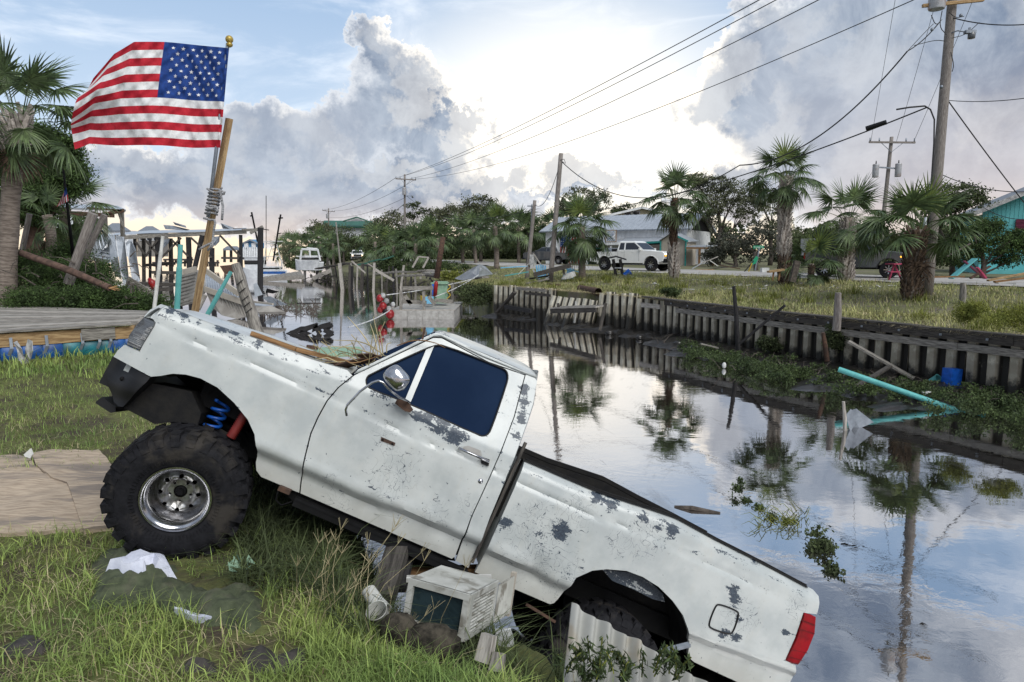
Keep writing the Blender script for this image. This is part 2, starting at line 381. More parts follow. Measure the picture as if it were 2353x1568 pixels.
# ================================================================ SETTING: ground, water, banks, road
WZ = -1.5
FARL = [(22, -9), (14, 9.5), (11.3, 15.1), (8.1, 21.9), (6.0, 27.5), (2.2, 33.2), (-.95, 37.5), (-2.2, 44), (-3.6, 56), (-8, 66), (-16, 76), (-24, 96), (-33, 125), (-46, 170), (-50, 230)]
EV = (.89, .456); NV = (-.456, .89)
_fs = [p[0] * NV[0] + p[1] * NV[1] for p in FARL]
def far_q(s):
 s = min(max(s, _fs[0]), _fs[-1])
 return (float(np.interp(s, _fs, [p[0] for p in FARL])), float(np.interp(s, _fs, [p[1] for p in FARL])))
def far_sd(x, y):
 s = x * NV[0] + y * NV[1]; q = far_q(s); return s, (x - q[0]) * EV[0] + (y - q[1]) * EV[1]
def far_h(s, d):
 zt = -.1 + .16 * smooth01((s - 8) / 30.)
 if s > 34.5: zt -= .75 * smooth01((s - 34.5) / 8) * (1 - smooth01(d / 6.))
 z = zt + .5 * smooth01(d / 9.) + .0045 * max(0, min(d, 120) - 9) + .0045 * max(0, s - 45)
 return z + .05 * hnoise(s * .9, d * .9) * (1 if d < 10 else 0) * min(1, d)
def far_z(x, y): return far_h(*far_sd(x, y))
def farpt(px, py, lift=0.):
 """where the sight line through a pixel meets the far bank"""
 d = ray(px, py); t = 12.
 while t < 600:
  p = CAM + d * t
  if p.z < far_z(p.x, p.y) + lift: break
  t += .05 + t * .002
 return CAM + d * t
NEARL = [(-8, 2.4), (1.2, 2.0), (1.6, 1.5), (2.1, .6), (3.5, -1.)]
NEARX = [(-6, 3.5), (0, 2.1), (1.6, 1.9), (2.3, 1.6), (2.6, 1.15), (2.85, .7), (3.0, .3), (3.15, -.1), (3.35, -.5), (3.6, -.8), (4.0, -1.0), (4.6, -1.15), (6, -1.7), (8, -2.9), (10, -4.6), (12, -5.9), (13.2, -6.6), (16, -7.9), (20, -10.5), (28, -16), (40, -24), (60, -40), (110, -90)]
def near_d(x, y): return float(np.interp(y, [a for a, b in NEARX], [b for a, b in NEARX])) - x + .12 * hnoise(x, y * 2)
def near_base(x, y):
 b = -.24 + .24 * smooth01((y - 4.2) / 6.) + .25 * smooth01((y - 15) / 6.)
 return b + .025 * hnoise(x * 1.5, y * 1.5) + .012 * hnoise(x * 6, y * 6, 2)
def near_z(x, y):
 d = near_d(x, y)
 z = near_base(x, y) - 1.9 * smooth01((.25 - d) / 1.15) - .08 * math.exp(-((d - .3) / .2) ** 2)
 if abs(x + .2) < 1.6 and abs(y - 3.7) < 1.3: z = max(z, -.62 - 1.1 * smooth01((math.hypot((x + .22) / 1.1, (y - 3.72) / .8) - .35) / .55) + .05 * hnoise(x * 9, y * 9))
 return z
def nearpt(px, py, lift=0.):
 d = ray(px, py); t = 1.
 while t < 80:
  p = CAM + d * t
  if p.z < near_z(p.x, p.y) + lift: break
  t += .01
 return CAM + d * t

def ground_mat(name, cols, scales, bump=.6, rough=.95):
 m = bpy.data.materials.new(name); m.use_nodes = True; t = NT(m.node_tree); MATS[name] = m; b = t.n['Principled BSDF']
 vec = t.add('ShaderNodeTexCoord').outputs['Object']
 a = t.noise(vec, scales[0], 6, .65); c = t.mix(t.mr(a, .35, .65), cols[0], cols[1])
 a2 = t.noise(vec, scales[1], 6, .7); c = t.mix(t.mr(a2, .45, .65), c, cols[2])
 a3 = t.noise(vec, scales[2], 5, .7); c = t.mix(1., c, t.mix(a3, (.45,) * 3, (1.5,) * 3), 'MULTIPLY')
 t.l.new(c, b.inputs['Base Color']); b.inputs['Roughness'].default_value = rough; b.inputs['Specular IOR Level'].default_value = .2
 bn = t.add('ShaderNodeBump'); bn.inputs['Strength'].default_value = bump; bn.inputs['Distance'].default_value = .05
 t.l.new(a3, bn.inputs['Height']); t.l.new(bn.outputs[0], b.inputs['Normal']); return m
ground_mat('near_soil', ((.09, .10, .036), (.14, .145, .055), (.065, .05, .038)), (1.2, 2.6, 22.))
ground_mat('far_soil', ((.16, .155, .08), (.11, .12, .055), (.14, .12, .10)), (.35, 1.1, 7.))
ground_mat('road_gravel', ((.40, .385, .37), (.33, .32, .31), (.27, .25, .23)), (.25, .6, 5.), .3)
ground_mat('sea_bed', ((.03, .028, .022), (.04, .035, .03), (.025, .022, .02)), (.2, .5, 4.))

g = MB(); g.poly([(-3000, -500, -3.2), (3000, -500, -3.2), (3000, 5000, -3.2), (-3000, 5000, -3.2)])
struct(g.build('ground', 'sea_bed'))
# water
m = bpy.data.materials.new('water'); m.use_nodes = True; t = NT(m.node_tree); MATS['water'] = m; t.n.remove(t.n['Principled BSDF'])
vec = t.add('ShaderNodeTexCoord').outputs['Object']
gl = t.add('ShaderNodeBsdfGlossy'); gl.inputs['Roughness'].default_value = .012; gl.inputs['Color'].default_value = (.93, .92, .93, 1)
df = t.add('ShaderNodeBsdfDiffuse')
scum = t.noise(t.vm('MULTIPLY', vec, (.55, .22, 1)), 1.6, 7, .68, 1.6)
t.l.new(t.mix(t.mr(scum, .56, .72), (.022, .02, .017), (.10, .098, .095)), df.inputs['Color'])
lw = t.add('ShaderNodeFresnel'); lw.inputs['IOR'].default_value = 1.5
fac = t.math('MULTIPLY_ADD', lw.outputs[0], .60, .58, clamp=True)
fac = t.math('SUBTRACT', fac, t.math('MULTIPLY', t.mr(scum, .56, .72), .22))
mx = t.add('ShaderNodeMixShader'); t.l.new(fac, mx.inputs[0]); t.l.new(df.outputs[0], mx.inputs[1]); t.l.new(gl.outputs[0], mx.inputs[2])
t.l.new(mx.outputs[0], t.n['Material Output'].inputs[0])
w1 = t.noise(t.vm('MULTIPLY', vec, (.5, 1.0, 1)), 1.1, 3, .5, .4)
w2 = t.noise(t.vm('MULTIPLY', vec, (.8, 1.0, 1)), 6., 4, .55, .6)
patch = t.mr(t.noise(vec, .16, 3, .5), .40, .62, .25, 1.)
hgt = t.math('ADD', t.math('MULTIPLY', w1, .30), t.math('MULTIPLY', t.math('MULTIPLY', w2, patch), .16))
bn = t.add('ShaderNodeBump'); bn.inputs['Strength'].default_value = .11; bn.inputs['Distance'].default_value = .10
t.l.new(hgt, bn.inputs['Height']); t.l.new(bn.outputs[0], gl.inputs['Normal'])
g = MB(); g.poly([(-3000, -60, WZ), (3000, -60, WZ), (3000, 4800, WZ), (-3000, 4800, WZ)])
struct(g.build('canal_water', 'water'))

# near bank: one heightfield, fine near the camera
xs = np.concatenate([np.linspace(-60, -14, 24), np.linspace(-13.6, -5, 40), np.linspace(-4.85, 3.9, 150)])
ys = np.concatenate([np.linspace(-3, 1.4, 16), np.linspace(1.5, 7, 120), np.linspace(7.12, 22, 90), np.linspace(22.5, 110, 60)])
V = np.array([(x, y, near_z(x, y)) for x in xs for y in ys]); ny = len(ys)
I = np.array([(a * ny + b, (a + 1) * ny + b, (a + 1) * ny + b + 1, a * ny + b + 1) for a in range(len(xs) - 1) for b in range(ny - 1)])
V[:, 2] = np.maximum(V[:, 2], -2.3)
struct(npmesh('near_bank', V, I, 'near_soil', smooth=True))
# far bank
ss = np.concatenate([np.linspace(_fs[0], 8, 12), np.linspace(8.4, 60, 130), np.linspace(61, _fs[-1], 60)])
dd = np.concatenate([[-.02], np.linspace(.12, 14, 60), np.linspace(15, 60, 30), [90, 150, 300, 700, 2500]])
V = []
for s in ss:
 q = far_q(s)
 for d in dd: V.append((q[0] + EV[0] * d, q[1] + EV[1] * d, far_h(s, d) if d > 0 else far_h(s, 0) - .05))
for s in ss:
 q = far_q(s); V.append((q[0] - EV[0] * .05, q[1] - EV[1] * .05, -3))
nd = len(dd); n0 = len(ss) * nd
I = [(a * nd + b, a * nd + b + 1, (a + 1) * nd + b + 1, (a + 1) * nd + b) for a in range(len(ss) - 1) for b in range(nd - 1)]
I += [(a * nd, (a + 1) * nd, n0 + a + 1, n0 + a) for a in range(len(ss) - 1)]
struct(npmesh('far_bank', np.array(V), np.array(I), 'far_soil', smooth=True))
# road: near edge points and far edge points traced on the bank
RN = [(60, -6), (31, 14), (20.5, 27), (14.5, 35.5), (8.9, 43.5), (3.5, 55), (-1.5, 68), (-7, 82), (-14, 98), (-22, 118), (-32, 150)]
def road_side(off):
 o = []
 for i, p in enumerate(RN):
  a = RN[max(0, i - 1)]; b = RN[min(len(RN) - 1, i + 1)]; d = Vector((b[0] - a[0], b[1] - a[1])).normalized()
  o.append((p[0] + d.y * off, p[1] - d.x * off))
 return o
g = MB()
W_R = 7.5
def road_strip(mb, o0, o1, lift, step=60):
 A = road_side(o0); B = road_side(o1); tt = np.linspace(0, len(RN) - 1, step); k = range(len(RN))
 for i in range(step):
  for j in range(7):
   f = j / 6; x = np.interp(tt[i], k, [A[q][0] * (1 - f) + B[q][0] * f for q in k]); y = np.interp(tt[i], k, [A[q][1] * (1 - f) + B[q][1] * f for q in k])
   x = float(x) ; y = float(y)
   mb.v.append((x, y, far_z(x, y) + lift + .02 * math.sin(PI * f)))
 for i in range(step - 1):
  for j in range(6): mb.face((i * 7 + j, i * 7 + j + 1, (i + 1) * 7 + j + 1, (i + 1) * 7 + j))
road_strip(g, 0, W_R, .05, 120)
struct(g.build('road', 'road_gravel', smooth=True))

# ---------------------------------------------------------------- sheet-pile seawall
m = bpy.data.materials.new('pile_vinyl'); m.use_nodes = True; t = NT(m.node_tree); MATS['pile_vinyl'] = m; b = t.n['Principled BSDF']
tc = t.add('ShaderNodeTexCoord').outputs['Object']; sp = t.add('ShaderNodeSeparateXYZ'); t.l.new(tc, sp.inputs[0])
oi = t.add('ShaderNodeObjectInfo').outputs['Random']
v2 = t.vm('ADD', tc, t.vm('SCALE', (9., 4., 3.), scale=oi))
ns = t.noise(t.vm('MULTIPLY', v2, (1, 1, .7)), 7., 6, .7); nn = t.noise(v2, 3., 4, .6)
c = t.mix(t.mr(nn, .35, .65), (.44, .41, .33), (.62, .58, .48))
band = t.math('ADD', sp.outputs[2], t.math('MULTIPLY', t.math('SUBTRACT', ns, .5), .75))
c = t.mix(t.math('MULTIPLY', t.mr(band, -.42, -.58), .55), c, (.20, .165, .115))
c = t.mix(t.mr(band, -.80, -1.08), c, (.028, .026, .022))
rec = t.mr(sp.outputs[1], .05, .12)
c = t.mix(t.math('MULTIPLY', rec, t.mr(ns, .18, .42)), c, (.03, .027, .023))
t.l.new(c, b.inputs['Base Color']); b.inputs['Roughness'].default_value = .65
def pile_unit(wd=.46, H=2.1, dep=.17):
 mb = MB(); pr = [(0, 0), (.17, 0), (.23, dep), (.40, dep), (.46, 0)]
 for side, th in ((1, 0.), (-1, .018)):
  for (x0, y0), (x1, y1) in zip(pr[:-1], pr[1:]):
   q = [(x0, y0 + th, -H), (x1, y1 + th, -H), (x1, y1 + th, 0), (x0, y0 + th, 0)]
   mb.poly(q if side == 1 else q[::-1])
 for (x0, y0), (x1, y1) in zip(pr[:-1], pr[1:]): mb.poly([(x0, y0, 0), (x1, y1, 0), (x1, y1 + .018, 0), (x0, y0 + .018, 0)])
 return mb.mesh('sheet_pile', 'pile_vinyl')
PU = pile_unit()
wall = root('seawall', 'long vinyl sheet-pile seawall with timber wales holding up the grassy far bank', 'seawall', (8.1, 21.9, WZ))
def wall_path(p0s, p1s, step):
 """points every step metres along FARL between two s values"""
 out_ = []; s = p0s
 q = Vector(far_q(s))
 while s < p1s:
  out_.append((s, q.copy()));
  s2 = s + step * .2
  while (Vector(far_q(s2)) - q).length < step: s2 += .01
  s = s2; q = Vector(far_q(s))
 return out_
s_right = 5.; s_wall_end = _fs[6]
wp = wall_path(s_right, s_wall_end, .465)
def s_at_px(px):
 """s on the wall line seen at column px"""
 best = None
 for s, q in wp:
  u = CX + FPX * q.x / (q.y * math.cos(PITCH) + 3.0 * math.sin(PITCH))
  if best is None or abs(u - px) < best[0]: best = (abs(u - px), s)
 return best[1]
S1510, S1392, S1282 = s_at_px(1490), s_at_px(1392), s_at_px(1282)
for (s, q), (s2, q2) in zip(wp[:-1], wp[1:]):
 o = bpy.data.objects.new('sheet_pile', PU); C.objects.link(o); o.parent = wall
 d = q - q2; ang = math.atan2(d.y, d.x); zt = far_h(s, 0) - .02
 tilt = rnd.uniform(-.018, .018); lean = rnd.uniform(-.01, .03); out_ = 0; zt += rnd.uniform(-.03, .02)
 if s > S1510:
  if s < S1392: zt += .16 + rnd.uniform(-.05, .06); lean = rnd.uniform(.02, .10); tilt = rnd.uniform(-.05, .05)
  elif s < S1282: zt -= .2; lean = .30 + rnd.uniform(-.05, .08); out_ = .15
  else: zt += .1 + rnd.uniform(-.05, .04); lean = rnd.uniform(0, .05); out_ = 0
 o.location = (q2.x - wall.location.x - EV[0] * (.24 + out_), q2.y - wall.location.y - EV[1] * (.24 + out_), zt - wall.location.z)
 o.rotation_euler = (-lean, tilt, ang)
def wale_run(sa, sb, zoff, h, w_, mat, out_, seg=3.2, lift=0.):
 pts = wall_path(sa, sb, seg)
 for (s, q), (s2, q2) in zip(pts[:-1], pts[1:]):
  mb = MB(); za = far_h(s, 0) + zoff + rnd.uniform(-.015, .015); zb = far_h(s2, 0) + zoff + rnd.uniform(-.015, .015)
  a = Vector((q.x - EV[0] * out_, q.y - EV[1] * out_, za)); b2 = Vector((q2.x - EV[0] * out_, q2.y - EV[1] * out_, zb)); dd_ = (b2 - a).normalized() * .006
  mb.bar(a + dd_, b2 - dd_, w_, h); mb.build('wale', mat, wall)
  if h == .20:
   for k in range(3):
    c = a.lerp(b2, (k + .5) / 3) - Vector((EV[0], EV[1], 0)) * (w_ / 2 + .015)
    mb = MB(); mb.bar(c, c - Vector((EV[0], EV[1], 0)) * .03, .05, .05); mb.build('bolt', 'galv_dull', wall)
wale_run(s_right, S1510 + .3, -.06, .20, .12, 'dark_wood', .33)
wale_run(s_right + 1.4, S1510 + .3, .075, .05, .34, 'dark_wood', .24, 4.)
wale_run(s_right + .8, S1510 - .2, -.30, .17, .09, 'grey_wood', .35, 3.6)
wale_run(S1510 - 1.2, S1510 + 1.0, -.25, .18, .08, 'pale_wood', .42, 1.2)
wale_run(S1282 + .5, s_wall_end - .6, -.02, .15, .09, 'grey_wood', .36, 2.4)
wale_run(S1282 + .2, s_wall_end - 2.2, -.22, .13, .09, 'dark_wood', .36, 2.)
# broken shelf of planks where the wall leans out
p0 = aty(1287, 705, 31.0); p1 = aty(1392, 702, 28.6)
for k in range(3):
 off = Vector((-.20 * k, -.24 * k, -.015 * k)); mb = MB(); mb.bar(p0 + off, p1 + off, .24, .05); mb.build('cap_plank', 'pale_wood', wall)
mb = MB(); mb.bar(p0 + Vector((-.45, -.5, -.16)), p1 + Vector((-.45, -.5, -.14)), .08, .22); mb.build('wale', 'dark_wood', wall)
for (a, b2) in (((1282, 697), (1287, 735)), ((1392, 697), (1378, 760))):
 mb = MB(); y_ = 30.2 if a[0] < 1300 else 28.; mb.bar(aty(*a, y_), aty(*b2, y_), .12, .1); mb.build('strut', 'dark_wood', wall)
# diagonal brace and low wale of the first stretch
mb = MB(); mb.bar(aty(1183, 672, 34.5), aty(1143, 718, 36), .22, .1); mb.build('brace', 'dark_wood', wall)
mb = MB(); mb.bar(aty(1160, 705, 35.2), aty(1220, 715, 33.4), .1, .2); mb.build('brace', 'black_wood', wall)
# drain outlet
mb = MB(); c = aty(2233, 840, 16.5); mb.lathe([(.05, 0), (.09, 0), (.09, .12), (.05, .12)], c + Vector((-.2, -.25, 0)), (-EV[0], -EV[1], 0), 12, True); mb.build('drain_pipe', 'white_pvc', wall)

# mud shelf at the wall foot
g = MB(); NSM = 150
def mudfn(u, v):
 s = s_right + (s_wall_end - 1. - s_right) * u; q = far_q(s)
 wdt = 1.5 + .8 * math.sin(s * .8) + (.9 if S1510 > s > 9 else 0) + .5 * math.sin(s * 2.3) + (1.2 if s < 16 else 0)
 x = q[0] - EV[0] * wdt * v + .3 * EV[0]; y = q[1] - EV[1] * wdt * v + .3 * EV[1]
 z = WZ + .24 * (1 - v) ** .8 - .10 * v ** 3 + .10 * (1 - v * .6) * hnoise(s * 3, v * 6) + .05 * hnoise(s * 11, v * 17, 3) + (-.14 if v > .95 else 0)
 return (x, y, z)
g.grid(mudfn, 360, 16)
struct(g.build('mud_flat', 'wetmud', smooth=True))
# ================================================================ THE WRECKED PICKUP
TAZ, TRO, TPI = R(-9), R(10), R(26.34125)
TO = Vector((-2.32772, 4.26395, .01677))
_n = Vector((math.sin(TAZ) * math.cos(TRO), math.cos(TAZ) * math.cos(TRO), -math.sin(TRO)))
_r = Vector((math.cos(TAZ), -math.sin(TAZ), 0)); _u = _r.cross(_n)
if _u.z < 0: _u = -_u
TX = _r * math.cos(TPI) - _u * math.sin(TPI); TZ = _r * math.sin(TPI) + _u * math.cos(TPI); TY = _n
TMAT = Matrix(((TX.x, TY.x, TZ.x, TO.x), (TX.y, TY.y, TZ.y, TO.y), (TX.z, TY.z, TZ.z, TO.z), (0, 0, 0, 1)))
def tl(px, py, yo=0.):
 """pixel -> truck side-view coordinates on the plane yo metres inboard of the near flank"""
 d = ray(px, py); t = ((TO + TY * yo - CAM).dot(TY)) / d.dot(TY); W = CAM + d * t - TO
 return W.dot(TX), W.dot(TZ)
def tlf(px, py, yf):
 y = 0.
 for _ in range(5): x, z = tl(px, py, y); y = yf(x, z)
 return x, z
cc = lambda L: [(574.5 + x * .4214, 689.3 + y * .4214) for x, y in L]     # crop C
ca = lambda L: [(x * .3846, 660.6 + y * .3846) for x, y in L]             # crop A
cd = lambda L: [(804.2 + x * .4639, 1177.6 + y * .4639) for x, y in L]    # crop D
ce = lambda L: [(1378.7 + x * .4141, 919.1 + y * .4141) for x, y in L]    # crop E
TW = 1.98
truck = root('wrecked_pickup_truck', 'battered cream-white lifted pickup truck hanging nose-up off the grass bank into the canal', 'pickup truck', (0, 0, 0), world=False)
def line(pts, yo=0.):
 q = sorted(tl(x, y, yo) for x, y in pts); return [a for a, b in q], [b for a, b in q]
cabG = line(ca([(930, 205), (1200, 340)]) + cc([(0, 345), (440, 530), (700, 650), (900, 760), (1130, 830), (1300, 920), (1385, 960)]))
cabL = line(cc([(50, 830), (270, 925), (480, 1020), (650, 1100), (850, 1165), (1080, 1265), (1240, 1330)]))
bedG = line(cc([(1470, 1000)]) + cd([(1180, 10), (1450, 100), (1850, 290), (2230, 470)]))
bedL = line(cd([(690, 200), (880, 285), (1000, 350), (1690, 620), (2190, 800)]))
cabT = line([(331, 728), (369, 699), (381, 703), (461, 734), (538, 761), (632, 795), (714, 826), (798, 851), (812, 862), (1207, 1000)])
bedT = line([(1205, 1059), (1379, 1134), (1557, 1192), (1660, 1248), (1751, 1294), (1871, 1358)])
dents = []
def dent(px, py, r, a): x, z = tl(px, py); dents.append((x, z, r, a))
for a in ((1235, 1318, .10, .03), (1190, 1290, .08, -.012), (850, 1160, .07, .014), (1025, 1215, .07, .014), (905, 1085, .16, .008), (1290, 1250, .15, .01), (760, 1060, .13, .007), (640, 960, .12, .008), (1000, 1120, .12, .008), (1640, 1430, .14, .006), (1130, 1240, .10, .008)): dent(*a)
def yside(bed, x, z):
 G_, L_, T_ = (bedG, bedL, bedT) if bed else (cabG, cabL, cabT)
 zg = np.interp(x, *G_); zl = np.interp(x, *L_); zt = np.interp(x, *T_)
 y = .013 * math.exp(-((z - zg) / .013) ** 2) + .008 * smooth01((z - zg) / .05)
 y += .060 * smooth01((zl + .022 - z) / .055) - .006 * math.exp(-((z - zl - .05) / .03) ** 2)
 k = z - (zt - .09)
 if k > 0 and (bed or z < 1.42): y += .06 * (k / .09) ** 2.2
 y += .010 * ((z - .95) / .4) ** 2
 for (dx, dz, r, a) in dents:
  q = ((x - dx) ** 2 + (z - dz) ** 2) / r / r
  if q < 5: y += a * math.exp(-q)
 y += .0022 * hnoise(x * 4, z * 5, 1)
 return y
def ycab(x, z):
 y = yside(False, x, min(z, 1.33))
 if z > 1.33: y += (z - 1.33) * .34
 return y
def ybed(x, z): return yside(True, x, z)
patches = [(p[0], p[1], r, a) for p, r, a in [((960, 958), .05, 1), ((985, 968), .06, 1), ((1015, 982), .07, 1), ((1045, 1000), .075, 1.1), ((1068, 1006), .05, .8),
  ((855, 900), .05, .8), ((880, 915), .05, .8), ((900, 925), .04, .7), ((1169, 925), .035, .6), ((1163, 950), .03, .5), ((1215, 895), .04, 1.1), ((1212, 930), .05, 1.1), ((1203, 965), .05, 1.), ((1190, 1000), .05, .9), ((1160, 1110), .03, .7),
  ((385, 711), .05, .9), ((420, 722), .04, .9), ((455, 735), .03, .8), ((380, 725), .03, .5), ((505, 750), .06, .9), ((540, 765), .06, .8), ((590, 785), .05, .7), ((520, 775), .03, .4), ((680, 820), .05, .5),
  ((1161, 1205), .06, .95), ((1148, 1222), .035, .7), ((1289, 1219), .07, 1.15), ((1249, 1233), .08, .7), ((1200, 1218), .05, .6), ((1270, 1245), .06, .6), ((1225, 1200), .08, .45), ((1519, 1210), .06, .95), ((1545, 1222), .06, 1.05), ((1480, 1190), .07, .8), ((1440, 1230), .07, .5), ((1380, 1145), .07, 1.), ((1410, 1162), .06, .9),
  ((1686, 1355), .05, .9), ((1690, 1380), .055, 1.), ((1700, 1420), .04, .8), ((1662, 1460), .05, .95), ((1690, 1470), .05, .8), ((1650, 1490), .03, .5), ((1806, 1455), .045, .85), ((1812, 1480), .03, .6), ((1790, 1435), .05, .35), ((1300, 1330), .12, .3), ((1745, 1290), .05, .8), ((1600, 1270), .05, .5), ((1720, 1310), .04, .5)]]
patches = [(*tl(px, py), r, a) for px, py, r, a in patches]
scr = [(*tl(px, py), r) for px, py, r in ((1240, 1230, .30), (1290, 1320, .20), (900, 1085, .22), (770, 1160, .10), (1000, 1180, .12), (1420, 1250, .12), (1480, 1240, .18), (1070, 1160, .08), (1700, 1420, .18), (1830, 1400, .12), (760, 1110, .08), (1370, 1380, .1), (880, 1000, .1), (1320, 1180, .2))]
def wear_at(x, z, ed, bed):
 w_ = 0.
 for (a, b, r, s) in patches:
  q = ((x - a) ** 2 + (z - b) ** 2) / r / r
  if q < 6: w_ = max(w_, s * math.exp(-q * .7))
 w_ = max(w_, .34 * math.exp(-(ed / .014) ** 1.5) + .1 * hnoise(x * 9, z * 9))
 G_, T_ = (bedG, bedT) if bed else (cabG, cabT)
 w_ = max(w_, (.38 + .22 * hnoise(x * 5, 1.)) * math.exp(-((z - np.interp(x, *G_) - .01) / .02) ** 2))
 if bed or z < 1.42: w_ = max(w_, (.42 + .25 * hnoise(x * 3, 4.)) * math.exp(-((z - np.interp(x, *T_) + .06) / .03) ** 2))
 return max(0, w_)
# paint
m = bpy.data.materials.new('worn_cream_paint'); m.use_nodes = True; t = NT(m.node_tree); MATS['worn_paint'] = m; b = t.n['Principled BSDF']
tc = t.add('ShaderNodeTexCoord').outputs['Object']
aw = t.add('ShaderNodeAttribute', attribute_name='wear').outputs['Fac']; as_ = t.add('ShaderNodeAttribute', attribute_name='scratch').outputs['Fac']
n1 = t.noise(tc, 70, 6, .75); n2 = t.noise(tc, 3.2, 5, .6); n3 = t.noise(tc, 14, 5, .65)
e = t.math('ADD', aw, t.math('ADD', t.math('MULTIPLY', t.math('SUBTRACT', n1, .5), 1.5), t.math('MULTIPLY', t.math('SUBTRACT', t.noise(t.vm('MULTIPLY', tc, (.45, 1, 1.3)), 16, 6, .7, .8), .5), 2.2)))
peel = t.mr(e, .60, .66)
# scratches: thin contour lines of a warped noise, only where the panel was scraped
sn = t.noise(t.vm('MULTIPLY', tc, (1, 1, 1.8)), 7., 1, .4, 1.5); ln = t.math('ABSOLUTE', t.math('SUBTRACT', sn, .5))
sn2 = t.noise(t.vm('MULTIPLY', tc, (2.2, 1, 1)), 6., 1, .4, 2.); ln2 = t.math('ABSOLUTE', t.math('SUBTRACT', sn2, .52))
line_ = t.math('MAXIMUM', t.mr(ln, .008, .0015), t.mr(ln2, .007, .001))
gate = t.mr(t.math('ADD', as_, t.math('MULTIPLY', t.math('SUBTRACT', n3, .5), 1.6)), .42, .58)
scrt = t.math('MULTIPLY', line_, gate)
sp2 = t.mr(t.noise(tc, 38, 2, .5), .72, .75)
pc = t.mix(t.mr(n2, .35, .65), (.37, .395, .395), (.465, .485, .475))
pc = t.mix(t.math('MULTIPLY', t.mr(t.noise(t.vm('MULTIPLY', tc, (1, 1, .35)), 9, 6, .7), .5, .8), .32), pc, (.46, .43, .36))
pc = t.mix(t.math('MULTIPLY', t.mr(t.noise(tc, 30, 3, .7), .62, .72), .35), pc, (.30, .29, .27))
szz = t.add('ShaderNodeSeparateXYZ'); t.l.new(tc, szz.inputs[0])
pc = t.mix(t.math('MULTIPLY', t.mr(t.math('ADD', szz.outputs[2], t.math('MULTIPLY', n2, .3)), .95, .62), .42), pc, (.36, .33, .27))
dk = t.mix(t.mr(n1, .4, .6), (.016, .026, .044), (.045, .062, .085))
pc = t.mix(t.math('MAXIMUM', peel, t.math('MAXIMUM', scrt, t.math('MULTIPLY', sp2, .8))), pc, dk)
t.l.new(pc, b.inputs['Base Color']); t.l.new(t.mr(peel, 0, 1, .30, .7), b.inputs['Roughness']); b.inputs['Coat Weight'].default_value = .35; b.inputs['Coat Roughness'].default_value = .22
bn = t.add('ShaderNodeBump'); bn.inputs['Strength'].default_value = .35; bn.inputs['Distance'].default_value = .012
t.l.new(t.math('SUBTRACT', t.noise(tc, 5.5, 2, .5), t.math('MULTIPLY', peel, .06)), bn.inputs['Height']); t.l.new(bn.outputs[0], b.inputs['Normal'])

def inpoly(x, y, P):
 c = False; j = len(P) - 1
 for i in range(len(P)):
  if (P[i][1] > y) != (P[j][1] > y) and x < (P[j][0] - P[i][0]) * (y - P[i][1]) / (P[j][1] - P[i][1]) + P[i][0]: c = not c
  j = i
 return c
def densify(P, st=.03, closed=True):
 o = []
 for i in range(len(P) if closed else len(P) - 1):
  a = P[i]; b = P[(i + 1) % len(P)]; L = math.hypot(a[0] - b[0], a[1] - b[1]); n = max(1, int(L / st))
  for k in range(n): o.append((a[0] + (b[0] - a[0]) * k / n, a[1] + (b[1] - a[1]) * k / n))
 if not closed: o.append(P[-1])
 return o
def chaikin(P, it=1, closed=True):
 for _ in range(it):
  Q = []
  n = len(P)
  for i in range(n if closed else n - 1):
   a = P[i]; b = P[(i + 1) % n]
   Q += [(a[0] * .75 + b[0] * .25, a[1] * .75 + b[1] * .25), (a[0] * .25 + b[0] * .75, a[1] * .25 + b[1] * .75)]
  P = Q if closed else [P[0]] + Q + [P[-1]]
 return P
def edist(x, z, A):
 d = A - np.array([x, z]); return math.sqrt((d * d).sum(1).min())
